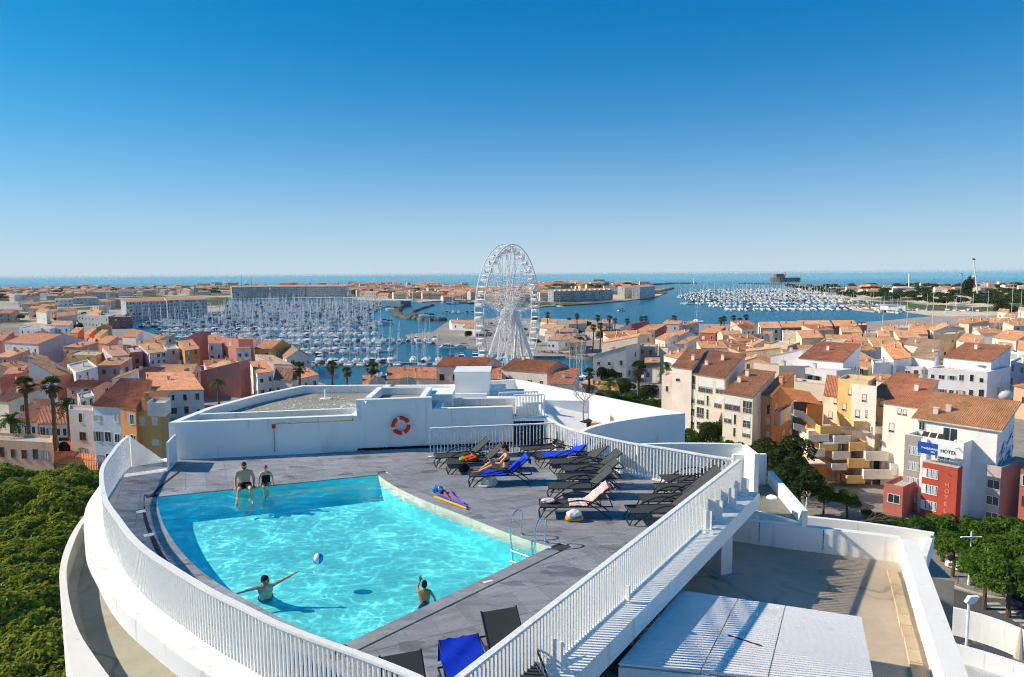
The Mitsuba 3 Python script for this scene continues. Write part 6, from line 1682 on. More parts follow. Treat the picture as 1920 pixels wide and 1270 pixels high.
def letters(text, s, z, h, off, col, parent, name='lettering', label=None, stand=False):
    tm = meshkit.text_mesh(text, h, .04, bold=True); v_ = np.array(tm.vertices)
    Pm = M(np.c_[s + v_[:, 0], off - v_[:, 2], z + v_[:, 1]])
    return put(name, MB(col).add(Pm, tm.faces[:, ::-1] if False else tm.faces), 'paint', parent, label=label)
hs = (zr_ - 1.9) / 5.2
for i, ch in enumerate('HOTEL'):
    letters(ch, srm + 1.75, zr_ - 3.1 - i * 1.0, .62, -2.02, C('e89080'), ht, 'letter')
bd_ = MB(C('20140f')); bd_.add(M(np.array([[srm + 2.1, -2.03, zr_ - 1.0], [srm + 2.75, -2.03, zr_ - 1.45], [srm + 2.35, -2.03, zr_ - 1.25], [srm + 2.1, -2.08, zr_ - 1.0], [srm + 2.75, -2.08, zr_ - 1.45], [srm + 2.35, -2.08, zr_ - 1.25]])), [[0, 1, 2], [3, 4, 5]]); put('bird_emblem', bd_, 'matte', ht)
sb0, zt0 = fc(792, 610); sb1, _ = fc(1015, 645); sb2, _ = fc(1210, 680); zb0 = fc(792, 705)[1]
zt0 = hz - .35; hh_ = 1.75
sgn = thing('hotel_sign', 'blue and white sign board of the hotel below the roof terrace', 'sign')
put('blue_board', MB(C('0f4fb5')).box(sb0, sb1, -2.2, -2.1, zt0 - hh_, zt0, M=M), 'paint', sgn)
put('white_board', MB(C('eceef2')).box(sb1 + .004, sb2, -2.2, -2.1, zt0 - hh_, zt0, M=M), 'paint', sgn)
put('bracket', MB(C('c8ccd0')).box(sb0 + .3, sb0 + .4, -2.1, 0, zt0 - .5, zt0 - .4, M=M).box(sb2 - .4, sb2 - .3, -2.1, 0, zt0 - .5, zt0 - .4, M=M), 'paint', sgn)
wl = sb1 - sb0
letters('ORIGINALS', sb0 + wl * .30, zt0 - 1.0, .27, -2.21, C('f4f6f8'), sgn); letters('City', sb0 + wl * .66, zt0 - 1.42, .24, -2.21, C('f4f6f8'), sgn); letters('The', sb0 + wl * .16, zt0 - .90, .20, -2.21, C('f4f6f8'), sgn)
letters('HOTEL', sb1 + (sb2 - sb1) * .14, zt0 - 1.1, .48, -2.21, C('3a3f48'), sgn)
sw_ = MB(C('49a4e0')); sw_.tube([q(sb0 + .2, -2.215, zt0 - .2), q(sb0 + .5, -2.215, zt0 - .7), q(sb0 + .45, -2.215, zt0 - 1.2), q(sb0 + .2, -2.215, zt0 - 1.6)], .03, 4); sw_.tube([q(sb1 - .8, -2.215, zt0 - .1), q(sb1 - .4, -2.215, zt0 - .5), q(sb1 - .5, -2.215, zt0 - .9)], .03, 4); put('swoosh', sw_, 'paint', sgn)
# terrace furniture
tf = thing('sun_shelter', 'dark slanted sun panels standing on the hotel roof terrace', 'shelter')
for i in range(3): m = MB(C('3c3c3e')); m.add(np.array([q(1.6 + i * 1.1, 1.0, hz - .7), q(2.5 + i * 1.1, 1.0, hz - .7), q(2.5 + i * 1.1, 2.4, hz + .35), q(1.6 + i * 1.1, 2.4, hz + .35)]), [[0, 1, 2, 3]]); put('panel', m, 'matte', tf)
tt = thing('garden_table', 'white garden table on the hotel roof terrace', 'table'); put('top', MB(C('e6e6e2')).box(W * .78, W * .9, 1.2, 2.0, hz - .12, hz - .06, M=M), 'paint', tt)
for s_ in (W * .79, W * .89): put('leg', MB(C('d8d8d4')).box(s_ - .04, s_ + .04, 1.3, 1.9, hz - .75, hz - .12, M=M), 'paint', tt)
# blue mural on the shaded side wall: flat paint in brush-like patches
mr = random.Random(6); k_ = thing('mural', 'blue and turquoise swirling mural painted on the shaded side wall of the hotel', 'mural')
for i in range(46):
    t_ = 3.9 + 7.2 * mr.random(); z_ = 6.5 + 8.2 * mr.random() * (.35 + .65 * (t_ - 3.6) / 8); L_ = mr.uniform(.6, 2.4); a_ = mr.uniform(.2, 1.1)
    p0, p1 = np.array([t_, z_]), np.array([t_ + L_ * math.cos(a_), z_ + L_ * math.sin(a_)])
    p1 = np.minimum(p1, (11.3, 14.0)); mid = (p0 + p1) / 2 + (mr.uniform(-.3, .3), mr.uniform(-.3, .3)); wd_ = mr.uniform(.06, .25)
    x_ = W + 3.212 + i * .0012; dn = np.array([-(p1 - p0)[1], (p1 - p0)[0]]); dn = dn / (np.linalg.norm(dn) + 1e-6) * wd_
    pts = [p0, mid + dn, p1, mid - dn]
    put('brush_stroke', MB(C(mr.choice(('1e7fa8', '2a9cc0', '1f5f98', '3aa5a0', '5fb7c9', '4f7f58')))).add(np.array([q(x_, p[0], p[1]) for p in pts]), [[0, 1, 2], [0, 2, 3]]), 'matte', k_)
# side wing on the right, with grey and white fronts
wA, wB = G2(*px('i', (1507, 910)), 9.0), G2(*px('i', (1665, 938)), 9.0); wC = G2(*px('i', (1905, 860)), 9.0)
kw = house(wA, wB, wB + unit(wC - wB) * 9, 9.0, 'F', 0, 'bdb2a8', None, 0, 0, label='grey fronted low wing at the right end of the hotel', side='8e8a8c', chim=0, name='hotel_wing', cat='hotel wing', near=True)
Mw, uw, nw = front_frame(wA, wB)
for i in range(3): shutter_window(kw, Mw, np.linalg.norm(wB - wA) * .5, 5.6 - i * 2.5, 1.5, 1.25, blind=0, mull=1, rail=False, fr=C('f0f0ee'))
lw = house(G2(*px('j', (345, 395)), 5.0), G2(*px('j', (560, 440)), 5.0), G2(*px('j', (560, 440)), 5.0) + n_ * 6, 5.0, 'F', 0, 'b8503f', None, 0, 0, label='small red two storey block left of the grey hotel bay', chim=0, name='hotel_wing', cat='hotel wing', near=True)
Ml, ul, nl = front_frame(G2(*px('j', (345, 395)), 5.0), G2(*px('j', (560, 440)), 5.0))
for i in range(1): shutter_window(lw, Ml, 1.5, 2.2 - i * 2.5, 1.6, 1.3, blind=0, mull=1, rail=False, fr=C('f0f0ee'))
rb_ = house(G2(*px('i', (1880, 960)), 9.5), G2(*px('i', (2080, 1000)), 9.5), G2(*px('i', (2080, 1000)), 9.5) + n_ * 9, 9.5, 'F', 0, 'a83a30', None, 3, 2, label='dark red building cut by the right edge beyond the hotel', chim=0, near=True)
for qx, qy, rr_, lab, ang_ in ((1870, 740, 1.0, 'white satellite dish behind the hotel roof', 0),):
    k_ = thing('satellite_dish', lab, 'satellite dish'); c_ = GY(1889, 747, 128)
    s_ = trimesh.creation.icosphere(3, 1.0); v_ = np.array(s_.vertices); f_ = s_.faces[(v_[s_.faces].mean(1)[:, 2] > .55)]
    v2 = v_.copy(); v2[:, 2] = (1 - v2[:, 2]) * 1.2; v2 *= 1.5; R1 = trimesh.transformations.euler_matrix(-1.0, .5, 0)[:3, :3]
    put('dish', MB(C('dcdcda')).add(v2 @ R1.T + c_, f_), 'paint', k_, smooth=True); put('mast', MB(C('9a9a98')).tube([c_ + (0, .4, 0), c_ + (0, .4, -2.4)], .07, 6), 'paint', k_)
for qx, lab in ((710, 'left of two big satellite dishes behind the flat roof'), (767, 'right of two big satellite dishes behind the flat roof')):
    k_ = thing('satellite_dish', lab, 'satellite dish'); c_ = GY(qx, 726, 70)
    s_ = trimesh.creation.icosphere(3, 1.0); v_ = np.array(s_.vertices); f_ = s_.faces[(v_[s_.faces].mean(1)[:, 2] > .5)]
    v2 = v_.copy(); v2[:, 2] = (1 - v2[:, 2]) * .9; v2 *= 1.0; v2[:, :2] *= 1.15; R1 = trimesh.transformations.euler_matrix(1.25, 0, 0)[:3, :3]
    put('dish', MB(C('b9b5a6')).add(v2 @ R1.T + c_, f_), 'paint', k_, smooth=True); put('mast', MB(C('9a9a98')).tube([c_ + (0, .1, .9), c_ + (0, .1, -8)], .06, 6), 'paint', k_); put('feed_arm', MB(C('c8c8c4')).tube([c_ + (0, -.4, -.2), c_ + (0, -.9, 1.4)], .03, 5).tube([c_ + (-.5, -.3, 1.25), c_ + (.5, -.3, 1.25)], .03, 5), 'paint', k_)
# ================================================================ sea, land, quays
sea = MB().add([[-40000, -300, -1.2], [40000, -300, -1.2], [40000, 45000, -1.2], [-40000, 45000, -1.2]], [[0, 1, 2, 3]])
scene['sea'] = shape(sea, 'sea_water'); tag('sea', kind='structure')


def land(name, pts, z1=0.0, bsdf='ground', extra=(), z0=-6, col='b0a898'):
    poly_ = [G2(*p, z1) for p in pts] + [np.array(p, float) for p in extra]
    m = MB(C(col)); p_ = sg.Polygon(poly_).buffer(0)
    poly_mesh(p_, z0, z1, C(col), m)
    return tag(put(name, m, bsdf), kind='structure')


land('town_ground', [(-900, 614), (240, 613), (330, 638), (450, 668), (560, 700), (612, 722), (760, 724), (900, 716), (1108, 722), (1112, 690), (1130, 640), (1200, 614), (1300, 607), (1500, 611), (1650, 602), (1740, 594), (1840, 592), (1920, 590), (2900, 596)], extra=[(900, -60), (-900, -60)])
land('village_ground', [(760, 628), (812, 622), (838, 604), (900, 598), (1000, 597), (1110, 600), (1180, 612), (1140, 640), (1112, 672), (1060, 668), (1000, 668), (900, 652), (830, 645)], z1=-.1)
land('far_town_ground', [(-900, 616), (239, 615), (250, 601), (300, 596), (420, 585), (425, 562), (640, 558.5), (700, 563), (790, 566), (870, 562), (960, 573), (1010, 575), (1052, 572.5), (1100, 570), (1160, 565), (1230, 557), (1252, 548), (1235, 540), (1120, 531.5), (1000, 533), (870, 535.5), (600, 534), (330, 535), (200, 541), (0, 543), (-900, 549)], z1=-.05, bsdf='scrub')
land('far_green_ground', [(1470, 545), (1500, 541), (1560, 538), (1700, 534), (1920, 534.5), (2900, 536), (2900, 610), (1925, 604), (1842, 598), (1740, 589), (1690, 582), (1640, 584), (1600, 580), (1560, 560)], z1=-.05, bsdf='scrub')
# fort island, jetties, crescent breakwater
def rocks(name, line, w, h, label, cat, step=6.0, seed=1, col='6e675f'):
    r = random.Random(seed); p = resample(np.array([G2(*q, -1.0) for q in line]), step)
    k = thing(name, label, cat); m = MB(C(col))
    for q in p:
        for _ in range(3):
            s = trimesh.creation.icosphere(1, 1.0); v_ = np.array(s.vertices) * np.array([r.uniform(.5, .9) * w, r.uniform(.4, .8) * w, h * r.uniform(.7, 1.2)])
            v_ *= 1 + .35 * (meshkit.noise(v_ * .7 + r.random() * 50)[:, None] - .5)
            m.add(v_ + np.array([q[0] + r.uniform(-.4, .4) * w, q[1] + r.uniform(-.4, .4) * w, -1.0]), s.faces, var(C(col), .3, r))
    put('stones', m, 'rock', k, kind='stuff')
    return k


rocks('breakwater', [(768, 571), (752, 576), (742, 585), (748, 592), (768, 598), (800, 601), (832, 601)], 4.5, 2.6, 'crescent shaped rock breakwater in the middle of the harbour', 'breakwater', 4)
rocks('breakwater', [(812, 573), (790, 580), (772, 587), (780, 592), (795, 595)], 2.5, 2.0, 'short inner rock mole inside the crescent breakwater', 'breakwater', 4, 3)
rocks('jetty', [(1225, 535), (1262, 532.5), (1303, 532)], 9, 5, 'dark rock jetty with a small white light at its end', 'jetty', 12, 5)
rocks('jetty', [(1388, 532.5), (1440, 533), (1500, 535), (1520, 537)], 7, 4, 'low far jetty behind the masts of the right marina', 'jetty', 14, 6)
rocks('jetty', [(1228, 550), (1252, 544), (1262, 541)], 5, 3, 'low rocky point with small boats at the peninsula tip', 'jetty', 8, 7)
rocks('seawall', [(1010, 664), (1060, 668), (1112, 676)], 1.3, 1.8, 'dark stone seawall along the canal right of the wheel', 'seawall', 1.6, 8)
lh_ = thing('harbour_light', 'tiny white harbour light on the tip of the dark jetty', 'lighthouse'); q = G(1301, 531.5, 1)
put('tower', MB(C('eeeeea')).tube([[q[0], q[1], 0], [q[0], q[1], 11]], [3, 2.4], 8), 'paint', lh_); put('lantern', MB(C('eeeeea')).tube([[q[0], q[1], 11], [q[0], q[1], 15]], [1.6, 1.2], 8), 'paint', lh_)
ft = thing('island_fort', 'dark island fort far out at sea with a small lighthouse on it', 'fort')
fa_, fb_ = GY(1450, 526, 2700), GY(1501, 525, 2700)
m = MB(C('5e5550')); x0, x1 = fa_[0], fb_[0]
m.prism([(x0, 2700), (x0 + 15, 2675), (x1 - 12, 2675), (x1, 2700), (x1 - 8, 2760), (x0 + 10, 2760)], -2, 15); put('rampart', m, 'rock', ft)
m = MB(C('7a6a60')); m.box(x0 + 12, x0 + 40, 2700, 2730, 15, 26); m.prism([(x0 + 10, 2698), (x0 + 42, 2698), (x0 + 42, 2732), (x0 + 10, 2732)], 26, 30); put('barracks', m, 'rock', ft)
cx_ = GY(1471, 520, 2715)[0]; put('lighthouse', MB(C('e9e6e0')).tube([[cx_, 2715, 15], [cx_, 2715, 33]], [4, 3.2], 10), 'paint', ft); put('lantern', MB(C('b8382c')).tube([[cx_, 2715, 33], [cx_, 2715, 39]], [3.6, 1], 10), 'paint', ft)
rocks('reef', [(1490, 528), (1530, 528)], 5, 1.2, 'low dark reef stretching right from the island fort', 'reef', 18, 9)
# construction crane at the far right
cr = thing('crane', 'tall white and red mobile crane rising above the trees on the right', 'crane')
b0, b1 = GY(1833, 550, 900), GY(1825.5, 487, 900)
put('boom', MB(C('eceff2')).tube([b0, b1], [1.1, .55], 6), 'paint', cr); put('boom_head', MB(C('5a5f66')).tube([b1 + (-1.5, 0, 1), b1 + (2.2, 0, .2)], .9, 6), 'paint', cr)
c0, c1 = GY(1825, 540, 905), GY(1826, 520, 905); put('jib_base', MB(C('b03a30')).tube([c0, c1], 1.3, 6), 'paint', cr); put('jib_top', MB(C('e8e8e8')).tube([c1, c1 + (0, 0, 3)], 1.3, 6), 'paint', cr)
m = MB(C('d8d8d8')); m.box(b0[0] - 3, b0[0] + 4, 896, 904, 0, 5); put('carrier', m, 'paint', cr)
tw2 = thing('lattice_mast', 'grey lattice mast beside the dark cypress trees', 'mast'); a_, b_ = GY(1802, 558, 900), GY(1803.5, 515, 900)
m = MB(C('b9bec4'));
for dx in (-.9, .9): m.tube([a_ + (dx, 0, 0), b_ + (dx * .5, 0, 0)], .22, 4)
for i in range(14):
    t0, t1 = i / 14, (i + 1) / 14; s_ = 1 if i % 2 else -1
    m.tube([a_ + (b_ - a_) * t0 + (.9 * s_ * (1 - .5 * t0), 0, 0), a_ + (b_ - a_) * t1 - (.9 * s_ * (1 - .5 * t1), 0, 0)], .15, 4)
put('lattice', m, 'paint', tw2); put('beacon', MB(C('b04038')).tube([b_, b_ + (0, 0, 2)], .8, 6), 'paint', tw2)
hl = thing('long_shed', 'long white hall with a slim white chimney among the far pines', 'hall'); a_, b_ = G2(1674, 546, 4), G2(1714, 545, 4)
m = MB(C('e4e2da')); n_ = np.array([0, 14.0]); m.prism([a_, b_, b_ + n_, a_ + n_], 0, 9); put('wall', m, 'plaster', hl); q = GY(1704, 540, b_[1] + 4); put('chimney', MB(C('e8e6e0')).tube([[q[0], q[1], 0], [q[0], q[1], 33]], 1.4, 8), 'paint', hl)
sh_ = thing('marina_shed', 'long low grey roofed shed on the quay of the right marina', 'shed'); a_, b_ = G2(1665, 576, 3), G2(1698, 577, 3); put('wall', MB(C('d8d4cc')).prism([a_, b_, b_ + (2, 18), a_ + (2, 18)], 0, 4.5), 'plaster', sh_); put('roof', MB(C('b0a8b0')).prism([a_ - (1, 1), b_ + (1, -1), b_ + (3, 19), a_ + (1, 19)], 4.5, 5.1), 'paint', sh_)
hb = thing('harbour_hall', 'low white harbour hall with blue end at the head of the left marina', 'hall'); a_, b_ = G2(715, 567, 4), G2(770, 567, 4)
put('wall', MB(C('e8e6e0')).prism([a_, b_, b_ + (0, 16), a_ + (0, 16)], -.5, 6.5), 'plaster', hb); put('blue_end', MB(C('3a5a78')).prism([a_ + (b_ - a_) * .66 - (0, .3), b_ - (0, .3), b_ + (0, 2), a_ + (b_ - a_) * .66 + (0, 2)], -.5, 5.4), 'paint', hb)
pl = thing('white_pylon', 'slim white pylon standing at the harbour hall', 'pylon'); q = GY(774.5, 560, G2(774, 567, 0)[1]); put('shaft', MB(C('e6e6ea')).tube([[q[0], q[1], 0], [q[0], q[1], 17]], [.9, .7], 6), 'paint', pl)

# ================================================================ the big wheel
wheel = thing('ferris_wheel', 'big white ferris wheel standing by the harbour in the middle of the photo', 'ferris wheel')
WY = 218.0
hub = GY(956, 590, WY); RAD = 130 / 1280 * WY * 1.0
e1 = np.array([.40, .917, 0]); ax_ = np.array([.917, -.40, 0]); e2 = np.array([0, 0, 1.0]); HW = 1.45
WC = C('e9eaea')
th = np.linspace(0, 2 * PI, 97)[:-1]
ringp = lambda r, o: np.array([hub + ax_ * o + e1 * r * math.cos(t) + e2 * r * math.sin(t) for t in th])
for o in (-HW, HW):
    put('rim', MB(WC).tube(ringp(RAD, o), .19, 6, closed=True), 'paint', wheel)
    put('inner_rim', MB(WC).tube(ringp(RAD * .30, o * .8), .10, 5, closed=True), 'paint', wheel)
NS = 18
for i in range(NS):
    t = 2 * PI * i / NS + .09; d = e1 * math.cos(t) + e2 * math.sin(t)
    m = MB(WC)
    A_, B_ = hub + ax_ * HW * .45, hub - ax_ * HW * .45
    tn = -e1 * math.sin(t) + e2 * math.cos(t)
    for o in (-1, 1):
        for w_ in (-.55, .55):
            m.tube([hub + ax_ * HW * .7 * o + d * 1.4 + tn * w_ * .3, hub + ax_ * HW * o + d * RAD * .96 + tn * w_], .075, 4)
        m.tube([hub + ax_ * HW * o + d * RAD * .96 - tn * .55, hub + ax_ * HW * o + d * RAD + tn * 0], .07, 4)
    for j in range(1, 13):
        r_ = 1.4 + (RAD * .95 - 1.4) * j / 12; k_ = .7 + .3 * j / 12
        m.tube([hub + ax_ * HW * k_ + d * r_, hub - ax_ * HW * k_ + d * r_], .055, 4)
        for o in (-1, 1): m.tube([hub + ax_ * HW * k_ * o + d * r_ + tn * .5 * k_, hub + ax_ * HW * k_ * o + d * r_ - tn * .5 * k_], .045, 4)
    put('spoke', m, 'paint', wheel)
for o in (-1, 1):
    m = MB(WC)
    for i in range(36):
        t = 2 * PI * (i + .5) / 36; d = e1 * math.cos(t) + e2 * math.sin(t); t2 = t + .5; d2 = e1 * math.cos(t2) + e2 * math.sin(t2)
        m.tube([hub + ax_ * HW * o * .75 + d2 * RAD * .30, hub + ax_ * HW * o + d * RAD], .05, 3, caps=False); m.tube([hub + ax_ * HW * o * .6 + d * 1.2, hub + ax_ * HW * o * .75 + d2 * RAD * .30], .05, 3, caps=False)
    put('bracing_cables', m, 'paint', wheel)
gm = m3.Manifold.batch_hull([m3.Manifold.sphere(.28, 12).translate([x, y, z]) for x in (-.75, .75) for y in (-.75, .75) for z in (-1.05, -.55)])
for i in range(36):
    t = 2 * PI * (i + .5) / 36; p_ = hub + (e1 * math.cos(t) + e2 * math.sin(t)) * (RAD - .1)
    rot = math.degrees(math.atan2(ax_[1], ax_[0]))
    tw_ = T().translate([float(x) for x in p_ - (0, 0, 1.0)]).rotate([0, 0, 1], rot)
    g = put('gondola', MB(C('f1f1ee')).mani(gm), 'gloss', wheel, to_world=tw_)
    m = MB(C('cfd8d2' if i % 5 else '7fb8a8'))
    for x in (-.85, .85):
        for y in (-.8, .8): m.tube([[x, y, -.5], [x * .8, y * .8, .75]], .06, 4)
    put('frame', m, 'paint', g, to_world=tw_)
    rf = m3.Manifold.batch_hull([m3.Manifold.sphere(.12, 8).translate([x, y, .78]) for x in (-.9, .9) for y in (-.85, .85)] + [m3.Manifold.sphere(.12, 8).translate([0, 0, 1.05])])
    put('roof', MB(C('f3f3f0')).mani(rf), 'gloss', g, to_world=tw_)
    put('axle', MB(WC).tube([[-HW, 0, 1.0], [HW, 0, 1.0]], .06, 4), 'paint', g, to_world=tw_)
put('hub', MB(C('d6d8da')).tube([hub - ax_ * 3.0, hub + ax_ * 3.0], 1.0, 14), 'paint', wheel, smooth=40)
for o in (-1, 1):
    put('hub_plate', MB(WC).tube([hub + ax_ * (HW + .3) * o, hub + ax_ * (HW + .5) * o], 2.2, 20), 'paint', wheel)
    for s_, w_ in ((-13.0, 0), (13.0, 0), (-5.5, 1), (5.5, 1)):
        ft_ = np.array([*(hub + ax_ * o * (8.0 if w_ else 6.0) + e1 * s_)[:2], 0.0])
        tp = hub + ax_ * o * (HW + 1.1)
        put('leg', MB(WC).tube([tp, ft_], [.38, .42], 8), 'paint', wheel, smooth=40)
    put('cross_brace', MB(WC).tube([[*(hub + ax_ * o * 4.6 + e1 * -7.2)[:2], 10.5], [*(hub + ax_ * o * 4.6 + e1 * 7.2)[:2], 10.5]], .2, 6), 'paint', wheel)
m = MB(C('dcdcd8')); M = frame((hub[0], hub[1], 0), e1[:2], ax_[:2]); m.box(-14, 14, -7, 7, .02, .9, M=M); put('platform', m, 'paint', wheel)
# ================================================================ trees and palms
def packv(c):
    c = np.round(np.sqrt(np.clip(c, 0, 1)) * 63)
    return np.c_[c[:, 0] * 64 + c[:, 1] + .5, c[:, 2] * 64 + .5]


def crown(seed, lobes, n, leaf, cols, bottom=-.6):
    """many small leaf faces through the volume of several lobes; returns (v, f, uv), unit: metres"""
    r = np.random.default_rng(seed)
    lob = np.array(lobes, float)                      # cx, cy, cz, rx, ry, rz
    wts = lob[:, 3] * lob[:, 4]; wts /= wts.sum()
    li = r.choice(len(lob), n, p=wts)
    d = r.normal(size=(n, 3)); d /= np.linalg.norm(d, axis=1, keepdims=True)
    d[:, 2] = np.where(d[:, 2] < bottom, -d[:, 2], d[:, 2])
    clump = meshkit.fbm(d * 3.1 + li[:, None] * 7.3, 3, seed)
    rad = .55 + .55 * clump + .10 * r.random(n)
    inner = r.random(n) < .22
    rad = np.where(inner, rad * r.uniform(.5, .95, n), rad)
    p = lob[li, :3] + d * lob[li, 3:6] * rad[:, None]
    keep = r.random(n) < np.clip((clump - .22) * 3.2, .15, 1)
    p, d, li = p[keep], d[keep], li[keep]; n = len(p)
    nrm = d + r.normal(scale=.55, size=(n, 3)) + (0, 0, .35); nrm /= np.linalg.norm(nrm, axis=1, keepdims=True)
    a = np.cross(nrm, r.normal(size=(n, 3))); a /= np.linalg.norm(a, axis=1, keepdims=True); b = np.cross(nrm, a)
    s = leaf * r.uniform(.6, 1.25, n)[:, None]
    v = np.stack([p - a * s * .9, p + b * s * .42 + nrm * s * .12, p + a * s * .9, p - b * s * .42 + nrm * s * .12], 1).reshape(-1, 3)
    f = (np.arange(n) * 4)[:, None, None] + np.array([[0, 1, 2], [0, 2, 3]])[None]
    cols = np.array(cols); lc = cols[r.integers(0, len(cols), n)] * r.uniform(.7, 1.3, n)[:, None]
    lc = lc * (1 + .25 * (meshkit.noise(p * .9 + seed)[:, None] - .5))
    return v, f.reshape(-1, 3), np.repeat(packv(lc), 4, 0)


def lobes(seed, R, Hh, k):
    r = random.Random(seed); out = [(0, 0, Hh * .5, R * .62, R * .62, Hh * .40)]
    for i in range(k):
        a = 2 * PI * i / k + r.uniform(-.3, .3); q = R * r.uniform(.42, .68)
        out.append((q * math.cos(a), q * math.sin(a), Hh * r.uniform(.28, .70), R * r.uniform(.32, .5), R * r.uniform(.32, .5), Hh * r.uniform(.18, .30)))
    return out


WHERE = {}
LG1 = [(.28, .33, .05), (.36, .40, .06), (.19, .26, .04), (.42, .40, .08), (.12, .18, .03), (.26, .35, .05)]
LG2 = [(.05, .11, .022), (.07, .14, .03), (.045, .09, .02), (.10, .17, .035)]
LG3 = [(.035, .065, .02), (.05, .085, .025), (.03, .055, .018), (.07, .095, .03)]
LG4 = [(.08, .16, .02), (.11, .20, .03), (.07, .14, .02), (.14, .24, .04)]
LGO = [(.14, .16, .10), (.18, .19, .12), (.10, .12, .07)]
CRN = {}
def variant(nm, seed, R, Hh, k, n, leaf, cols):
    v, f, uv = crown(seed, lobes(seed, R, Hh, k), n, leaf, cols)
    CRN[nm] = (mikit.ply((v, f), 'leaf', smooth=False, uv=uv), R, Hh)
for i in range(3): variant(f'grove{i}', 20 + i, 4.6, 6.0, 9, 11000, .29, LG1)
for i in range(2): variant(f'street{i}', 40 + i, 3.0, 4.2, 7, 7000, .20, LG4)
for i in range(2): variant(f'dark{i}', 50 + i, 3.6, 6.0, 7, 7500, .22, LG3)
for i in range(2): variant(f'green{i}', 60 + i, 3.8, 5.0, 7, 6500, .25, LG2)
variant('olive', 70, 2.6, 3.4, 6, 3500, .20, LGO)
for i in range(2): variant(f'far{i}', 80 + i, 6.5, 6.5, 7, 1500, .75, LG2)
for i in range(2): variant(f'pine{i}', 90 + i, 7.5, 6.0, 7, 1500, .85, LG3)
variant('shrub', 99, 1.4, 1.5, 5, 1200, .16, LG2)


def tree(kind, xy, label, htrunk, scale=1.0, rot=0, group=None, z=0.0, name='tree', trunk=True, cat=None, sz=1.0):
    d, R, Hh = CRN[kind]
    k = thing(name, label, cat or name.replace('_', ' '), group); WHERE[k] = xy[0] / xy[1]
    if trunk:
        m = MB(C('5a4a3c')); r = random.Random(int(xy[0] * 13 + xy[1]))
        b = np.array([xy[0], xy[1], z]); t = b + (r.uniform(-.2, .2), r.uniform(-.2, .2), htrunk)
        m.tube([b, (b + t) / 2 + (.08, .05, 0), t], [.26 * scale, .2 * scale, .16 * scale], 7)
        for i in range(5):
            a = i * 1.26 + r.random(); e = t + np.array([math.cos(a) * R * .5, math.sin(a) * R * .5, Hh * r.uniform(.25, .55)]) * scale
            m.tube([t, (t + e) / 2 + (0, 0, .25), e], [.11 * scale, .08 * scale, .04 * scale], 5)
        put('trunk', m, 'matte', k)
    put('crown', d, parent=k, to_world=T().translate([float(xy[0]), float(xy[1]), float(z + htrunk - .25 * Hh * scale * sz)]).rotate([0, 0, 1], float(rot)).scale([scale, scale, scale * sz]))
    return k


vr = random.Random(12)
GP = [(8, 905), (52, 900), (98, 915), (140, 920), (178, 900), (20, 950), (80, 952), (130, 955), (12, 1005), (62, 1010), (112, 1000), (20, 1065), (75, 1060), (5, 1125), (60, 1120), (100, 1090), (25, 1185), (80, 1180), (10, 1245), (62, 1250), (108, 1235), (30, 1310), (95, 1315), (140, 1290), (-30, 960), (-40, 1080), (-40, 1200)]
for i, p in enumerate(GP):
    tree(f'grove{i % 3}', G2(*p, 9.0), 'bright green broadleaf tree in the lower left grove', vr.uniform(6.6, 9.4), vr.uniform(.72, 1.12), vr.uniform(0, 360), 'broadleaf trees in the lower left corner', name='broadleaf_tree', cat='tree')
for i, (x, y, s, kd, lab) in enumerate(((1130, 735, 1.0, 'green0', 'green tree behind the white terrace, left one of the clump'), (1165, 722, 1.15, 'green1', 'green tree behind the white terrace with palms around it'), (1215, 735, 1.0, 'dark0', 'dark tree left of the beige loggia house'), (1205, 765, .8, 'olive', 'grey green olive like tree below the beige houses'),
                                        (1165, 770, .8, 'dark1', 'dark shrubby tree low behind the white terrace'), (1148, 752, 1.25, 'green1', 'broad bright green tree just behind the white terrace wall'), (1183, 748, 1.15, 'green0', 'bright green tree between the two palms behind the white terrace'), (1222, 758, 1.0, 'green1', 'leafy tree at the left foot of the beige houses'), (1118, 748, .9, 'dark0', 'dark tree at the right of the peach houses'), (1140, 705, 1.1, 'dark1', 'dark round tree behind the clump of palms'), (1085, 640, 1.0, 'dark0', 'round dark tree in the marina village, front one'), (1130, 628, 1.1, 'dark1', 'round dark tree in the marina village near the red roofs'))):
    tree(kd, G2(x, y, 5), lab, 3.2, s, i * 50, name='garden_tree', cat='tree')
for i, (x, y, s, kd, lab) in enumerate(((1290, 815, .9, 'green0', 'leafy tree below the beige loggia house, left one'), (1335, 812, 1.1, 'dark0', 'dark leafy tree below the beige loggia house, middle one'), (1385, 825, 1.0, 'green1', 'leafy tree below the beige loggia house, right one'), (1425, 838, .9, 'green0', 'leafy tree at the foot of the orange house'),
                                        (1475, 870, 1.5, 'dark1', 'big dark tree in front of the zigzag stair'), (1500, 905, 1.2, 'dark0', 'second big dark tree in front of the zigzag stair, lower one'), (1462, 905, .9, 'green1', 'leafy tree beside the white terrace wall'))):
    tree(kd, G2(x, y, 6), lab, 4.0, s, i * 77, name='garden_tree', cat='tree')
for i, (x, y, s, lab) in enumerate(((1545, 925, .8, 'young street tree in front of the stepped flats, left one'), (1590, 935, .75, 'young street tree in front of the stepped flats, right one'))):
    tree('street0', G2(x, y, 3.5), lab, 2.6, s, i * 60, name='street_tree', cat='tree')
for i, (x, y, s) in enumerate(((1770, 985, 1.0), (1790, 1010, .9), (1835, 992, 1.0), (1885, 985, 1.05), (1930, 1000, 1.0), (1860, 1030, 1.15), (1905, 1040, 1.2), (1850, 1062, 1.0), (1895, 1075, 1.1), (1945, 1060, 1.2))):
    tree(f'street{i % 2}', G2(x, y, 5), 'bright green street tree in front of the hotel', 3.4, s, i * 40, 'street trees in front of the hotel', name='street_tree', cat='tree')
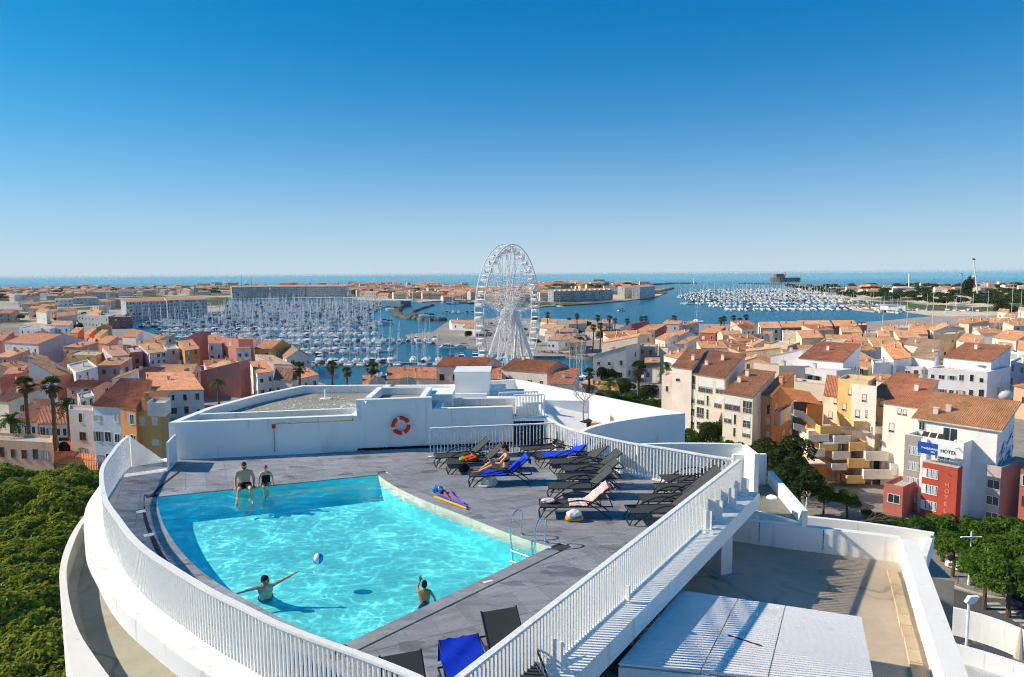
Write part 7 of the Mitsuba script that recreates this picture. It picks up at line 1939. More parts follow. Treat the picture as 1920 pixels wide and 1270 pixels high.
for i, (x, y) in enumerate(((1630, 962), (1650, 966), (1668, 972), (1690, 978), (1712, 985), (1735, 990))):
    tree('shrub', G2(x, y, 1), 'low green shrub along the foot of the hotel', .4, 1.0, i * 70, 'shrubs along the foot of the hotel', name='shrub', trunk=False)

# ---- palms
def fan_palm(seed, n=44, L=1.5):
    r = np.random.default_rng(seed); m = MB(); V_, F_, K_ = [], [], []
    for i in range(n):
        az = r.uniform(0, 2 * PI); el = math.radians(r.uniform(-55, 80)) if i > 8 else math.radians(r.uniform(50, 88))
        d = np.array([math.cos(az) * math.cos(el), math.sin(az) * math.cos(el), math.sin(el)]); sd = np.cross(d, [0, 0, 1.0]); sd /= np.linalg.norm(sd); up = np.cross(sd, d)
        c0 = d * L * .55; col = np.array(LG3[r.integers(4)]) * 1.5 * r.uniform(.8, 1.3) if el > -.45 else np.array([.17, .12, .06]) * r.uniform(.8, 1.2)
        m.tube([d * .1, c0], .02, 3, col, caps=False)
        for k in range(9):
            a = (k - 4) * .30; b = d * math.cos(a) + sd * math.sin(a); t = c0 + b * L * .62 - np.array([0, 0, .16 * L]) * r.uniform(.5, 1.3); w = up * .015 + np.cross(b, up) * .07 * L
            m.add([c0, (c0 + t) / 2 + w + up * .04, t, (c0 + t) / 2 - w + up * .04], [[0, 1, 2], [0, 2, 3]], col)
    for i in range(60):
        az = r.uniform(0, 2 * PI); z = r.uniform(-1.9, -.2); q = np.array([math.cos(az), math.sin(az), 0]) * r.uniform(.25, .55); col = np.array([.20, .14, .075]) * r.uniform(.6, 1.3)
        m.add([[q[0] * .5, q[1] * .5, z + .5], [q[0] + .1, q[1], z], [q[0] * 1.1, q[1] * 1.1, z - .55], [q[0], q[1] + .1, z]], [[0, 1, 2], [0, 2, 3]], col)
    return shape(m, 'leaf')
def feather_palm(seed, n=46, L=2.6):
    r = np.random.default_rng(seed); m = MB()
    for i in range(n):
        az = r.uniform(0, 2 * PI); el = math.radians(r.uniform(-25, 75)); col = np.array(LG2[r.integers(4)]) * r.uniform(.9, 1.6)
        h = np.array([math.cos(az), math.sin(az), 0]); pts = [h * L * t * math.cos(el) * (1 - .1 * t) + np.array([0, 0, L * (t * math.sin(el) - .55 * t * t)]) for t in np.linspace(0, 1, 9)]
        m.tube(pts, .02, 3, col, caps=False); sd = np.cross(h, [0, 0, 1.0])
        for j in range(1, 9):
            for s in (-1, 1):
                b = pts[j]; tt = pts[j] - pts[j - 1]; e = b + sd * s * .55 * (1 - .5 * abs(j / 8 - .4)) + tt * .8 - np.array([0, 0, .12]); w = tt * .32
                m.add([b - w, b + w, e], [[0, 1, 2]], col)
    for i in range(24):
        az = i * .7; col = np.array([.24, .16, .08]); q = np.array([math.cos(az), math.sin(az), 0]); m.add([q * .25 + (0, 0, .1), q * .5 + (0, 0, -.5), q * .35 + (.1, 0, -.7)], [[0, 1, 2]], col)
    return shape(m, 'leaf')
PALM = {'fan0': fan_palm(1), 'fan1': fan_palm(2), 'feather': feather_palm(3)}
def palm(kind, cpx, zc, zb, label, s=1.0, rot=0, y=None, group=None):
    """crown centre at a pixel, at height zc"""
    p = G(*cpx, zc)
    k = thing('palm_tree', label, 'palm tree', group); r = random.Random(int(cpx[0]))
    m = MB(C('6e5a46')); n = 10; dx, dy = r.uniform(-.5, .5), r.uniform(-.5, .5)
    pts = [[p[0] + dx * (1 - t) ** 2, p[1] + dy * (1 - t) ** 2, zb + (zc - zb) * t] for t in np.linspace(0, 1, n)]
    m.tube(pts, [(.34 - .12 * t + (.03 if i % 2 else 0)) * s for i, t in enumerate(np.linspace(0, 1, n))], 8)
    put('trunk', m, 'matte', k); put('crown', PALM[kind], parent=k, to_world=T().translate([float(p[0]), float(p[1]), float(zc)]).rotate([0, 0, 1], float(rot)).scale(s))
for i, (kd, c_, zc, s, lab) in enumerate((('fan0', (46, 722), 17, 1.25, 'tall fan palm with dark trunk, left one of the near pair'), ('fan1', (97, 722), 17, 1.25, 'tall fan palm with dark trunk, right one of the near pair'), ('feather', (126, 757), 13, 1.15, 'feathery palm beside the pinkish beige house'), ('feather', (21, 787), 11.5, 1.25, 'feathery palm with big crown at the left edge'),
                                          ('feather', (408, 716), 10, .9, 'short palm in front of the wide salmon pink house'), ('fan0', (561, 690), 11, 1.3, 'fan palm by the left marina, leftmost of the row behind the gravel roof'), ('fan1', (622, 687), 11, 1.2, 'fan palm by the left marina, second in the row behind the gravel roof'), ('fan0', (650, 698), 10, 1.1, 'shorter fan palm by the left marina, third in the row behind the gravel roof'),
                                          ('fan1', (699, 690), 11, 1.4, 'bushy fan palm by the left marina, rightmost of the row behind the gravel roof'), ('feather', (738, 702), 8, .8, 'small palm between the big palms and the peach house'),
                                          ('fan0', (1027, 590), 12, 1.15, 'lone fan palm just right of the wheel'), ('fan1', (1082, 593), 12, 1.15, 'fan palm in the marina village, second from the wheel'), ('fan0', (1121, 596), 12, 1.2, 'fan palm in the marina village, third from the wheel'), ('fan1', (1143, 597), 12, 1.2, 'fan palm in the marina village, fourth from the wheel'),
                                          ('fan0', (1153, 602), 11, 1.1, 'fan palm in the marina village, fifth from the wheel'), ('fan1', (1113, 614), 12, 1.1, 'lower fan palm in front of the marina village, left one'), ('fan0', (1126, 611), 12, 1.1, 'lower fan palm in front of the marina village, right one'), ('fan1', (1176, 602), 10, 1.1, 'fan palm left of the red roofed house by the water'),
                                          ('fan0', (1203, 598), 10, 1.2, 'fan palm behind the red roofed house, left one'), ('fan1', (1211, 597), 10, 1.1, 'fan palm behind the red roofed house, right one'), ('fan0', (1264, 597), 11, 1.3, 'fan palm by the water right of the red roofed house'), ('fan1', (1352, 600), 10, 1.2, 'fan palm by the water, leftmost of the five before the right marina'),
                                          ('fan0', (1358, 598), 10, 1.2, 'fan palm by the water, second of the five before the right marina'), ('fan1', (1376, 596), 11, 1.1, 'fan palm by the water, third of the five before the right marina'), ('fan0', (1387, 601), 10, 1.1, 'fan palm by the water, fourth of the five before the right marina'), ('fan1', (1399, 595), 11, 1.2, 'fan palm by the water, rightmost of the five before the right marina'),
                                          ('feather', (1143, 718), 10, 1.3, 'drooping palm in the garden behind the white terrace'), ('fan1', (1197, 692), 13, 1.5, 'tall palm with brown skirt behind the white terrace'), ('feather', (1250, 688), 12, 1.2, 'palm with orange dead fronds left of the brown roofs'), ('fan0', (1105, 700), 11, 1.1, 'slim palm at the corner of the white gabled house'))):
    palm(kd, c_, zc, 0, lab, s, i * 47)

# ---- far woods: single trees one can tell apart
def scatter(kinds, polypx, n, seed, label, group, s=(.8, 1.3), ht=(2, 4), mind=7.0):
    r = random.Random(seed); pp_ = sg.Polygon(polypx); b = pp_.bounds; pts = []; t = 0
    while len(pts) < n and t < 9000:
        t += 1; p = (r.uniform(b[0], b[2]), r.uniform(b[1], b[3]))
        if not pp_.contains(sg.Point(p)): continue
        q = G2(*p, 0)
        if all(np.hypot(*(q - o)) > mind for o in pts): pts.append(q)
    for q in pts: tree(r.choice(kinds), q, label, r.uniform(*ht), r.uniform(*s), r.uniform(0, 360), group, name='far_tree', trunk=False, cat='tree')
scatter(('pine0', 'pine1', 'far0'), [(1560, 560), (1640, 552), (1920, 556), (1990, 570), (1990, 580), (1860, 579), (1745, 574), (1700, 568), (1590, 566)], 85, 3, 'dark pine behind the right marina', 'pines behind the right marina', (.9, 1.35), (3, 6), 11)
scatter(('pine0', 'pine1', 'far1'), [(1470, 543), (1600, 538), (1920, 537), (2000, 540), (2000, 556), (1640, 552), (1560, 557)], 95, 4, 'green tree in the far right wood', 'far trees along the right hand shore', (1.0, 1.6), (3, 6), 22)
scatter(('far0', 'pine0'), [(0, 545), (230, 541), (240, 556), (0, 566)], 40, 5, 'green tree among the far left houses', 'trees among the far left houses', (.9, 1.5), (2, 4), 25)
scatter(('far0', 'far1'), [(640, 553), (840, 546), (860, 558), (700, 560)], 40, 6, 'dark green tree in the park behind the left marina', 'trees at the head of the left marina', (1.0, 1.5), (3, 6), 14)
scatter(('far0', 'pine1'), [(340, 548), (430, 545), (440, 556), (410, 562), (395, 560)], 10, 7, 'dark tree between the left apartment blocks', 'trees between the left apartment blocks', (.9, 1.2), (3, 5), 12)
scatter(('far0', 'far1'), [(1020, 541), (1160, 536), (1220, 543), (1150, 546)], 30, 8, 'green tree among the houses of the peninsula', 'trees of the peninsula', (1.0, 1.6), (4, 8), 18)
scatter(('green0', 'dark1', 'green1'), [(20, 600), (180, 590), (210, 620), (60, 640)], 9, 9, 'green tree in the left old town', 'trees between the left houses', (.7, 1.0), (3, 4), 9)
for i, (x, s) in enumerate(((1808, 1.0), (1816, 1.2))):
    k = thing('cypress', ('left', 'right')[i] + ' one of two tall dark cypresses beside the crane', 'cypress'); q = GY(x, 552, 890)
    put('crown', CRN['pine0'][0], parent=k, to_world=T().translate([float(q[0]), 890.0, 0.0]).scale([.55 * s, .55 * s, 4.6 * s]))
for i, (x, y, s) in enumerate(((1878, 585, 2.0), (1895, 588, 1.6), (1660, 600, .01))[:2]):
    tree('dark0', G2(x, y, 2), ('large', 'smaller')[i] + ' round dark tree among the low roofs at the right edge', 2.5, s, 30, name='garden_tree', cat='tree')
scatter(('green0', 'dark0', 'olive'), [(830, 608), (1100, 600), (1120, 625), (1000, 655), (880, 640)], 26, 14, 'small garden tree in the marina village', 'garden trees of the marina village', (.6, .9), (1, 2), 9)
# ================================================================ boats
def hull_mesh(L, Bm, H, col, band):
    m = MB(col); n = 9; secs = []
    for i in range(n):
        t = i / (n - 1); w = Bm / 2 * (1 - max(0, (t - .45) / .55) ** 2.2) * (.82 + .18 * min(1, t * 4)); sheer = H * (.85 + .3 * t * t)
        secs.append([[0, -L / 2 + L * t, -.3], [w * .75, -L / 2 + L * t * .985, .0], [w, -L / 2 + L * t, sheer * .8], [w * .98, -L / 2 + L * t, sheer]])
    for s in (1, -1):
        v = np.array([[[p[0] * s, p[1], p[2]] for p in q] for q in secs]).reshape(-1, 3)
        for k in range(3):
            f = [[i * 4 + k, i * 4 + k + 1, (i + 1) * 4 + k + 1, (i + 1) * 4 + k] for i in range(n - 1)]
            m.add(v, f, band if k == 1 and band is not None else col)
    top = [[q[3][0], q[3][1], q[3][2] - .05] for q in secs] + [[-q[3][0], q[3][1], q[3][2] - .05] for q in secs[::-1]]
    m.add(top, [[i, i + 1, 2 * n - 2 - i, 2 * n - 1 - i] for i in range(n - 1)], C('e9e6dd'))
    q = secs[0]; m.add([[-q[3][0], q[3][1], q[3][2]], [q[3][0], q[3][1], q[3][2]], [q[1][0], q[1][1], 0], [-q[1][0], q[1][1], 0]], [[0, 1, 2, 3]], col)
    return m


def wedge(m, x, y0, y1, z0, z1, fr=.5, bk=.1, col=None, tp=.8):
    v = [[-x, y0, z0], [x, y0, z0], [x, y1, z0], [-x, y1, z0], [-x * tp, y0 + bk, z1], [x * tp, y0 + bk, z1], [x * tp, y1 - fr, z1], [-x * tp, y1 - fr, z1]]
    return m.add(v, [[0, 1, 5, 4], [1, 2, 6, 5], [2, 3, 7, 6], [3, 0, 4, 7], [4, 5, 6, 7]], col)


SAILC = [('white', 'e6e4de'), ('blue', '1f4f9c'), ('navy', '1a2a4a'), ('green', '1f6a58'), ('beige', 'c9bda6')]
BT = {}
for hn, hc, bd in (('white', 'f0f0ee', '2a4a7a'), ('blue', '1d3458', 'c9ccd0')):
    m = hull_mesh(10.5, 3.3, 1.25, C(hc), C(bd) if hn == 'blue' else None); BT['sail_hull_' + hn] = shape(m, 'gloss')
m = MB(C('efeeea')); wedge(m, 1.05, -1.2, 2.8, 1.2, 1.75, 1.2, .1); m.box(-1.06, 1.06, -.8, 1.4, 1.38, 1.58, C('25303a')); m.box(-1.3, -1.05, -4.2, -1.2, 1.2, 1.45); m.box(1.05, 1.3, -4.2, -1.2, 1.2, 1.45); BT['sail_cabin'] = shape(m, 'paint')
m = MB(C('dfe1e2')); m.tube([[0, .9, 1.2], [0, .9, 14.2]], [.12, .09], 6); m.box(-1.0, 1.0, .86, .94, 8.9, 8.97)
for a_, b_ in (([0, .9, 14], [0, 5.1, 1.4]), ([0, .9, 14], [0, -5.1, 1.4]), ([0, .9, 13.6], [1.5, .7, 1.3]), ([0, .9, 13.6], [-1.5, .7, 1.3])): m.tube([a_, b_], .022, 3, caps=False)
BT['mast'] = shape(m, 'paint')
for n_s, c_s in SAILC: BT['cover_' + n_s] = shape(MB(C(c_s)).tube([[0, .8, 2.15], [0, -1.5, 2.2], [0, -3.6, 2.05]], [.22, .24, .13], 7), 'matte', smooth=50)
for n_s, c_s in SAILC[:3]:
    m = MB(C(c_s)); wedge(m, 1.15, -2.4, -.9, 1.5, 2.3, .5, .1); BT['hood_' + n_s] = shape(m, 'matte')
m = hull_mesh(9.5, 3.2, 1.35, C('f1f1ef'), C('d8dadd')); BT['motor_hull'] = shape(m, 'gloss')
m = MB(C('f2f2f0')); wedge(m, 1.2, -1.5, 3.2, 1.35, 2.1, 1.4, .2); BT['motor_cabin'] = shape(m, 'gloss')
m = MB(C('1b2228')); wedge(m, 1.12, -1.2, 1.6, 2.1, 2.75, .8, .3, tp=.85); BT['windscreen'] = shape(m, 'glass')
m = MB(C('f0f0ee')); m.box(-1.05, 1.05, -1.6, .8, 2.75, 2.85); m.tube([[-.9, -1.5, 2.8], [-.8, -1.8, 3.5], [.8, -1.8, 3.5], [.9, -1.5, 2.8]], .06, 5); BT['hardtop'] = shape(m, 'gloss')
for n_s, c_s in SAILC[:3]: m = MB(C(c_s)); wedge(m, 1.25, -4.4, -1.6, 1.4, 2.2, .1, .5); BT['canvas_' + n_s] = shape(m, 'matte')


def boat(xy, ang, kind, place, s=1.0, br=random.Random(1), group=None, lab=None):
    tw_ = T().translate([float(xy[0]), float(xy[1]), -1.15]).rotate([0, 0, 1], float(ang)).scale(float(s))
    cn = br.choice(SAILC)[0] if kind == 'sail' else br.choice(SAILC[:3])[0]
    if kind == 'sail':
        hn = 'blue' if br.random() < .12 else 'white'
        l_ = lab or f'{hn} hulled sailing yacht with {cn} sail cover moored {place}'
        k = thing('sailing_yacht', l_, 'sailing yacht', group or ('sailing yachts ' + l_[len(hn):] if False else f'{hn} yachts with {cn} covers {place}'))
        put('hull', BT['sail_hull_' + hn], parent=k, to_world=tw_); put('cabin', BT['sail_cabin'], parent=k, to_world=tw_); put('mast', BT['mast'], parent=k, to_world=tw_); put('sail_cover', BT['cover_' + cn], parent=k, to_world=tw_)
        if cn in ('white', 'blue', 'navy') and br.random() < .6: put('spray_hood', BT['hood_' + cn], parent=k, to_world=tw_)
    else:
        l_ = lab or f'white motor boat with {cn} canvas moored {place}'
        k = thing('motor_boat', l_, 'motor boat', group or f'motor boats with {cn} canvas {place}')
        put('hull', BT['motor_hull'], parent=k, to_world=tw_); put('cabin', BT['motor_cabin'], parent=k, to_world=tw_); put('windscreen', BT['windscreen'], parent=k, to_world=tw_)
        if br.random() < .6: put('hardtop', BT['hardtop'], parent=k, to_world=tw_)
        put('canvas', BT['canvas_' + cn], parent=k, to_world=tw_)
    return k


STUFF = MB(C('ececea'))
def simple_boat(xy, ang, r):
    L, w = r.uniform(8, 13), r.uniform(2.8, 3.8); a = math.radians(ang); c, s = math.cos(a), math.sin(a)
    R_ = lambda v: np.c_[xy[0] + v[:, 0] * c - v[:, 1] * s, xy[1] + v[:, 0] * s + v[:, 1] * c, v[:, 2] - 1.15]
    w /= 2; h = 1.25; cr_ = r.random(); col = C(r.choice(('d2d2d0', 'c4c4c2', 'dededc', 'b8bcbe'))) if cr_ < .78 else C(r.choice(('22385c', '1a2430', '6a3030', '35506a')))
    v = np.array([[-w * .8, -L / 2, 0], [w * .8, -L / 2, 0], [w * .9, L * .1, 0], [0, L / 2 - .6, 0], [-w * .9, L * .1, 0], [-w * .9, -L / 2, h], [w * .9, -L / 2, h], [w, L * .1, h], [0, L / 2, h * 1.25], [-w, L * .1, h]])
    STUFF.add(R_(v), [[0, 1, 6], [0, 6, 5], [1, 2, 7], [1, 7, 6], [2, 3, 8], [2, 8, 7], [3, 4, 9], [3, 9, 8], [4, 0, 5], [4, 5, 9], [5, 6, 7], [5, 7, 9], [7, 8, 9]], col)
    y0, y1, z1 = -L * .15, L * .22, h + r.uniform(.5, .8)
    motor = r.random() < .38
    if motor: y0, y1, z1 = -L * .25, L * .25, h + r.uniform(1.0, 2.0)
    b = np.array([[-w * .6, y0, h], [w * .6, y0, h], [w * .5, y1, h], [-w * .5, y1, h], [-w * .5, y0, z1], [w * .5, y0, z1], [w * .4, y1 - .8, z1], [-w * .4, y1 - .8, z1]])
    STUFF.add(R_(b), [[0, 1, 5, 4], [1, 2, 6, 5], [2, 3, 7, 6], [3, 0, 4, 7], [4, 5, 6, 7]], C('cfcecb') if r.random() < .74 else C(r.choice(('1f4f9c', '2a6a8a', '1a2a4a'))))
    if not motor:
        H_ = L * r.uniform(1.15, 1.45); t = .17
        mv = np.array([[-t, L * .06, h], [t, L * .06 - t, h], [t, L * .06 + t, h], [-t * .6, L * .06, H_], [t * .6, L * .06 - t * .6, H_], [t * .6, L * .06 + t * .6, H_]])
        STUFF.add(R_(mv), [[0, 1, 4, 3], [1, 2, 5, 4], [2, 0, 3, 5]], C('eef0f2'))
        cv = np.array([[-.2, L * .05, 2.0], [.2, L * .05, 2.0], [.12, -L * .33, 1.9], [-.12, -L * .33, 1.9], [0, L * .05, 2.4], [0, -L * .33, 2.15]])
        STUFF.add(R_(cv), [[0, 1, 4], [1, 2, 5], [1, 5, 4], [3, 0, 4], [3, 4, 5]], C(r.choice(SAILC)[1]))


def fleet(name, polypx, ys, spacing, seed, n_ind, place, ind_near=True):
    r = random.Random(seed); P_ = sg.Polygon([G2(*p, -1) for p in polypx]).buffer(0)
    x0, y0, x1, y1 = P_.bounds; spots = []
    for iy, y in enumerate(ys):
        line = sg.LineString([(x0 - 5, y), (x1 + 5, y)]).intersection(P_)
        for seg in getattr(line, 'geoms', [line]):
            if seg.is_empty or seg.length < 8: continue
            a, b = seg.bounds[0], seg.bounds[2]
            pk = thing('pontoon', f'long floating pontoon {place}, {ordinal(iy + 1)} row', 'pontoon', f'pontoons {place}')
            m = MB(C('9a938a')); m.box(a, b, y - 1.1, y + 1.1, -1.15, -.65)
            put('deck', m, 'concrete', pk)
            for s_ in (-1, 1):
                x = a + 2
                while x < b - 2:
                    if r.random() < .95: spots.append((y + s_ * 7.0, x, 180 if s_ > 0 else 0, iy))
                    x += spacing * r.uniform(.9, 1.15)
    spots.sort(key=lambda t: t[0])
    for i, (y, x, a, iy) in enumerate(spots):
        ang = a + r.uniform(-3, 3)
        if i < n_ind:
            boat((x, y), ang, 'sail' if r.random() < .62 else 'motor', f'{place}, {ordinal(iy + 1)} pontoon', r.uniform(.85, 1.2), r)
        else: simple_boat((x, y), ang, r)
    return len(spots)


LMP = [(262, 609), (300, 601), (420, 588), (432, 566), (560, 560.5), (640, 560), (700, 565), (738, 570), (704, 586), (694, 600), (735, 612), (705, 620), (705, 628), (828, 642), (812, 653), (740, 659), (700, 665), (760, 672), (930, 670), (948, 680), (890, 692), (770, 716), (690, 712), (640, 700), (575, 680), (470, 660), (400, 645), (330, 628)]
NL = fleet('left', LMP, list(range(252, 980, 46)), 5.3, 5, 195, 'in the left marina')
RMP = [(1268, 557), (1300, 549), (1345, 542), (1450, 538), (1545, 545), (1600, 562), (1690, 580), (1690, 583), (1600, 584), (1440, 589), (1380, 585), (1310, 571)]
NR = fleet('right', RMP, list(range(632, 1500, 72)), 7.5, 6, 62, 'in the right marina')
r_ = random.Random(31)
for i in range(60):
    q = G2(r_.uniform(1640, 1850), r_.uniform(583, 588), -1)
    if i % 3 == 0: simple_boat(q, r_.uniform(-20, 20), r_)
for i in range(46):
    x = r_.uniform(830, 1010); q = G2(x, r_.uniform(568, 571), -1); simple_boat(q, r_.choice((90, -90)) + r_.uniform(-8, 8), r_)
tag(put('distant_boats', STUFF, 'paint'), 'mass of white boats with slender masts crowding the farther rows of both marinas', 'boats', kind='stuff')
# single boats
lone = random.Random(9)
def lone_boat(p, ang, kind, lab, s=1.0): return boat(G2(*p, -1), ang, kind, '', s, lone, group='single boats', lab=lab)
for p, a, kd, lab, s in (((1166, 583), -60, 'motor', 'small white motor boat crossing the blue channel right of the wheel', 1.0), ((1290, 571), 80, 'sail', 'white sailing boat at the left end of the right marina', 1.1), ((1283, 570), 70, 'motor', 'motor boat at the left tip of the right marina', 1.0), ((1308, 606), 5, 'sail', 'tall masted sailing yacht at the quay in front of the right marina', 1.6),
                         ((682, 619), 90, 'motor', 'long dark canopied boat in open water of the left harbour, front one', 1.4), ((722, 606), 90, 'motor', 'white motor yacht lying alone in open water of the left harbour', 1.3), ((735, 582), 80, 'motor', 'motor yacht near the crescent breakwater', 1.6), ((800, 595), 85, 'motor', 'long moored boat inside the crescent breakwater', 1.6),
                         ((838, 588), 0, 'motor', 'white motor boat on the thin pontoon left of the wheel, leftmost', 1.1), ((850, 588), 0, 'motor', 'white motor boat on the thin pontoon left of the wheel, second', 1.1), ((860, 588), 0, 'motor', 'white motor boat on the thin pontoon left of the wheel, third', 1.0), ((876, 588), 0, 'motor', 'white motor boat on the thin pontoon left of the wheel, fourth', 1.0), ((886, 588), 0, 'motor', 'white motor boat on the thin pontoon left of the wheel, fifth', 1.0),
                         ((1040, 574), 70, 'motor', 'small white boat below the waterfront apartment row', .9), ((1050, 575), 60, 'sail', 'small sailing boat below the waterfront apartment row', .8), ((1246, 543), 80, 'sail', 'sailing boat by the rocky point of the peninsula', 1.2), ((1628, 513), 80, 'motor', 'tiny white motor boat far out at sea on the right', 2.2), ((1750, 524), 80, 'motor', 'tiny white boat off the wooded shore on the right', 1.6),
                         ((1196, 529), 80, 'sail', 'tiny white sailing boat beyond the peninsula tip', 1.6), ((836, 655), 100, 'motor', 'dark small boat at the quay of the white villa', 1.0), ((865, 652), 100, 'sail', 'sailing yacht lying along the villa quay', 1.0), ((1083, 718), 20, 'sail', 'white yacht in the canal right of the peach houses', 1.0), ((1093, 716), 15, 'sail', 'second yacht in the canal right of the peach houses', 1.1), ((1072, 712), 100, 'sail', 'yacht lying across the canal below the seawall', .9)):
    lone_boat(p, a, kd, lab, s)
pk = thing('pontoon', 'thin straight pontoon in open water left of the wheel', 'pontoon'); a_, b_ = G2(828, 587, -1), G2(905, 587, -1); put('deck', MB(C('7a756c')).prism([a_, b_, b_ + (0, 2), a_ + (0, 2)], -1.15, -.7), 'concrete', pk)
for i, (x, yb, hh) in enumerate(((203, 604, 38), (209, 606, 30), (302, 604, 26), (455, 574, 40), (474, 575, 34), (268, 603, 30), (1548 + 200, 612, 26), (1822, 610, 22), (1850, 612, 24), (1895, 614, 28), (1912, 612, 24), (1700, 612, 18), (1655, 610, 16))):
    k_ = thing('tall_mast', f'tall bare mast rising above the {"left" if x < 900 else "right"} quay, {ordinal(i + 1)} from the left', 'mast'); q = G2(x, yb, -.5)
    put('pole', MB(C('4a4f58') if i in (3, 4) else C('dadcdd')).tube([[*q, -.8], [*q, hh]], [.2, .13], 6), 'paint', k_); put('spreader', MB(C('c8cacc')).box(q[0] - 1.4, q[0] + 1.4, q[1] - .05, q[1] + .05, hh * .62, hh * .62 + .12), 'paint', k_)
# ================================================================ streets on the right
m = MB(); pts = [G2(*p, .02) for p in ((1700, 1120), (1745, 1085), (1790, 1105), (1850, 1122), (1930, 1120), (2100, 1115), (2100, 1230), (1900, 1180), (1760, 1150))]
tag(put('road', poly_mesh(sg.Polygon(pts).buffer(0), -.1, .02, C('555555')), 'asphalt'), kind='structure')
pts = [G2(*p, .0) for p in ((1740, 1082), (1795, 1103), (1855, 1120), (1935, 1117), (2100, 1110), (2100, 960), (1900, 940), (1560, 900), (1480, 930), (1520, 990), (1700, 1010))]
tag(put('pavement', poly_mesh(sg.Polygon(pts).buffer(0), -.1, .13, C('99928a')), 'paving'), kind='structure')
ln = [G2(*p, .0) for p in ((1740, 1082), (1795, 1103), (1855, 1120), (1935, 1117))]
L_ = spline(ln, 40); m = MB(C('b9b2a6')); strip_wall(m, L_, offset_line(L_, .3), -.1, .145); tag(put('kerb', m, 'concrete'), kind='structure')
zc = thing('zebra_crossing', 'worn white road markings on the dark street at the right edge', 'road marking')
for i in range(6): p = G2(1860 + i * 14, 1132 + i * 8, .03); put('stripe', MB(C('b8b6b0')).box(p[0] - .9, p[0] + .9, p[1] - .25, p[1] + .25, .024, .032), 'matte', zc)
def lamp(pb, ptop, z0, lab):
    k_ = thing('street_lamp', lab, 'street lamp'); b = G(*pb, z0); t = GY(*ptop, b[1])
    put('pole', MB(C('e6e6e2')).tube([b, [b[0], b[1], t[2]]], [.12, .09], 8), 'paint', k_); put('base', MB(C('d8d8d4')).tube([b, b + (0, 0, .5)], .17, 8), 'paint', k_)
    for s in (-1, 1): put('arm', MB(C('efefec')).box(b[0] + (.05 if s > 0 else -1.25), b[0] + (1.25 if s > 0 else -.05), b[1] - .12, b[1] + .12, t[2] - .75, t[2] - .62), 'paint', k_)
lamp((1816, 1097), (1823, 997), .14, 'white street lamp with two short arms in front of the street trees'); lamp((1512, 952), (1516, 885), .1, 'white street lamp with two short arms beside the dark trees')
for i, p in enumerate(((1770, 1084), (1796, 1095), (1828, 1105), (1901, 1115))):
    k_ = thing('bollard', 'brown post of the low railing along the pavement, ' + ordinal(i + 1) + ' from the left', 'bollard'); b = G(*p, .13); put('post', MB(C('5a463a')).tube([b, b + (0, 0, .95)], .05, 6), 'paint', k_); put('cap', MB(C('5a463a')).tube([b + (0, 0, .95), b + (0, 0, 1.05)], [.06, .03], 6), 'paint', k_)
k_ = thing('pavement_railing', 'brown street railing linking the posts at the right edge of the pavement', 'railing'); a_, b_ = G(1828, 1105, .13), G(1901, 1115, .13)
for z in (.45, .85): put('bar', MB(C('5a463a')).tube([a_ + (0, 0, z), b_ + (0, 0, z)], .03, 6), 'paint', k_)
k_ = thing('signpost', 'grey signpost with small plates at the kerb', 'signpost'); b = G(1865, 1112, .13); put('pole', MB(C('9aa0a4')).tube([b, b + (0, 0, 3.4)], .05, 6), 'paint', k_); put('plate', MB(C('d0d4d8')).box(b[0] - .18, b[0] + .18, b[1] - .08, b[1] - .05, 2.7, 3.3), 'paint', k_)
k_ = thing('no_parking_sign', 'round blue and red no parking sign on a grey post', 'road sign'); b = G(1780, 1083, .13); put('pole', MB(C('9aa0a4')).tube([b, b + (0, 0, 2.2)], .04, 6), 'paint', k_)
c_ = b + (0, -.06, 2.5); put('rim', MB(C('b3221f')).tube([c_, c_ + (0, -.03, 0)], .36, 20), 'paint', k_); put('disc', MB(C('1c3a9a')).tube([c_ + (0, -.032, 0), c_ + (0, -.04, 0)], .28, 20), 'paint', k_); put('bar', MB(C('b3221f')).tube([c_ + (-.2, -.045, .2), c_ + (.2, -.045, -.2)], .045, 4), 'paint', k_); put('under_plate', MB(C('c8ccd0')).box(b[0] - .25, b[0] + .25, b[1] - .08, b[1] - .05, 1.6, 2.0), 'paint', k_)


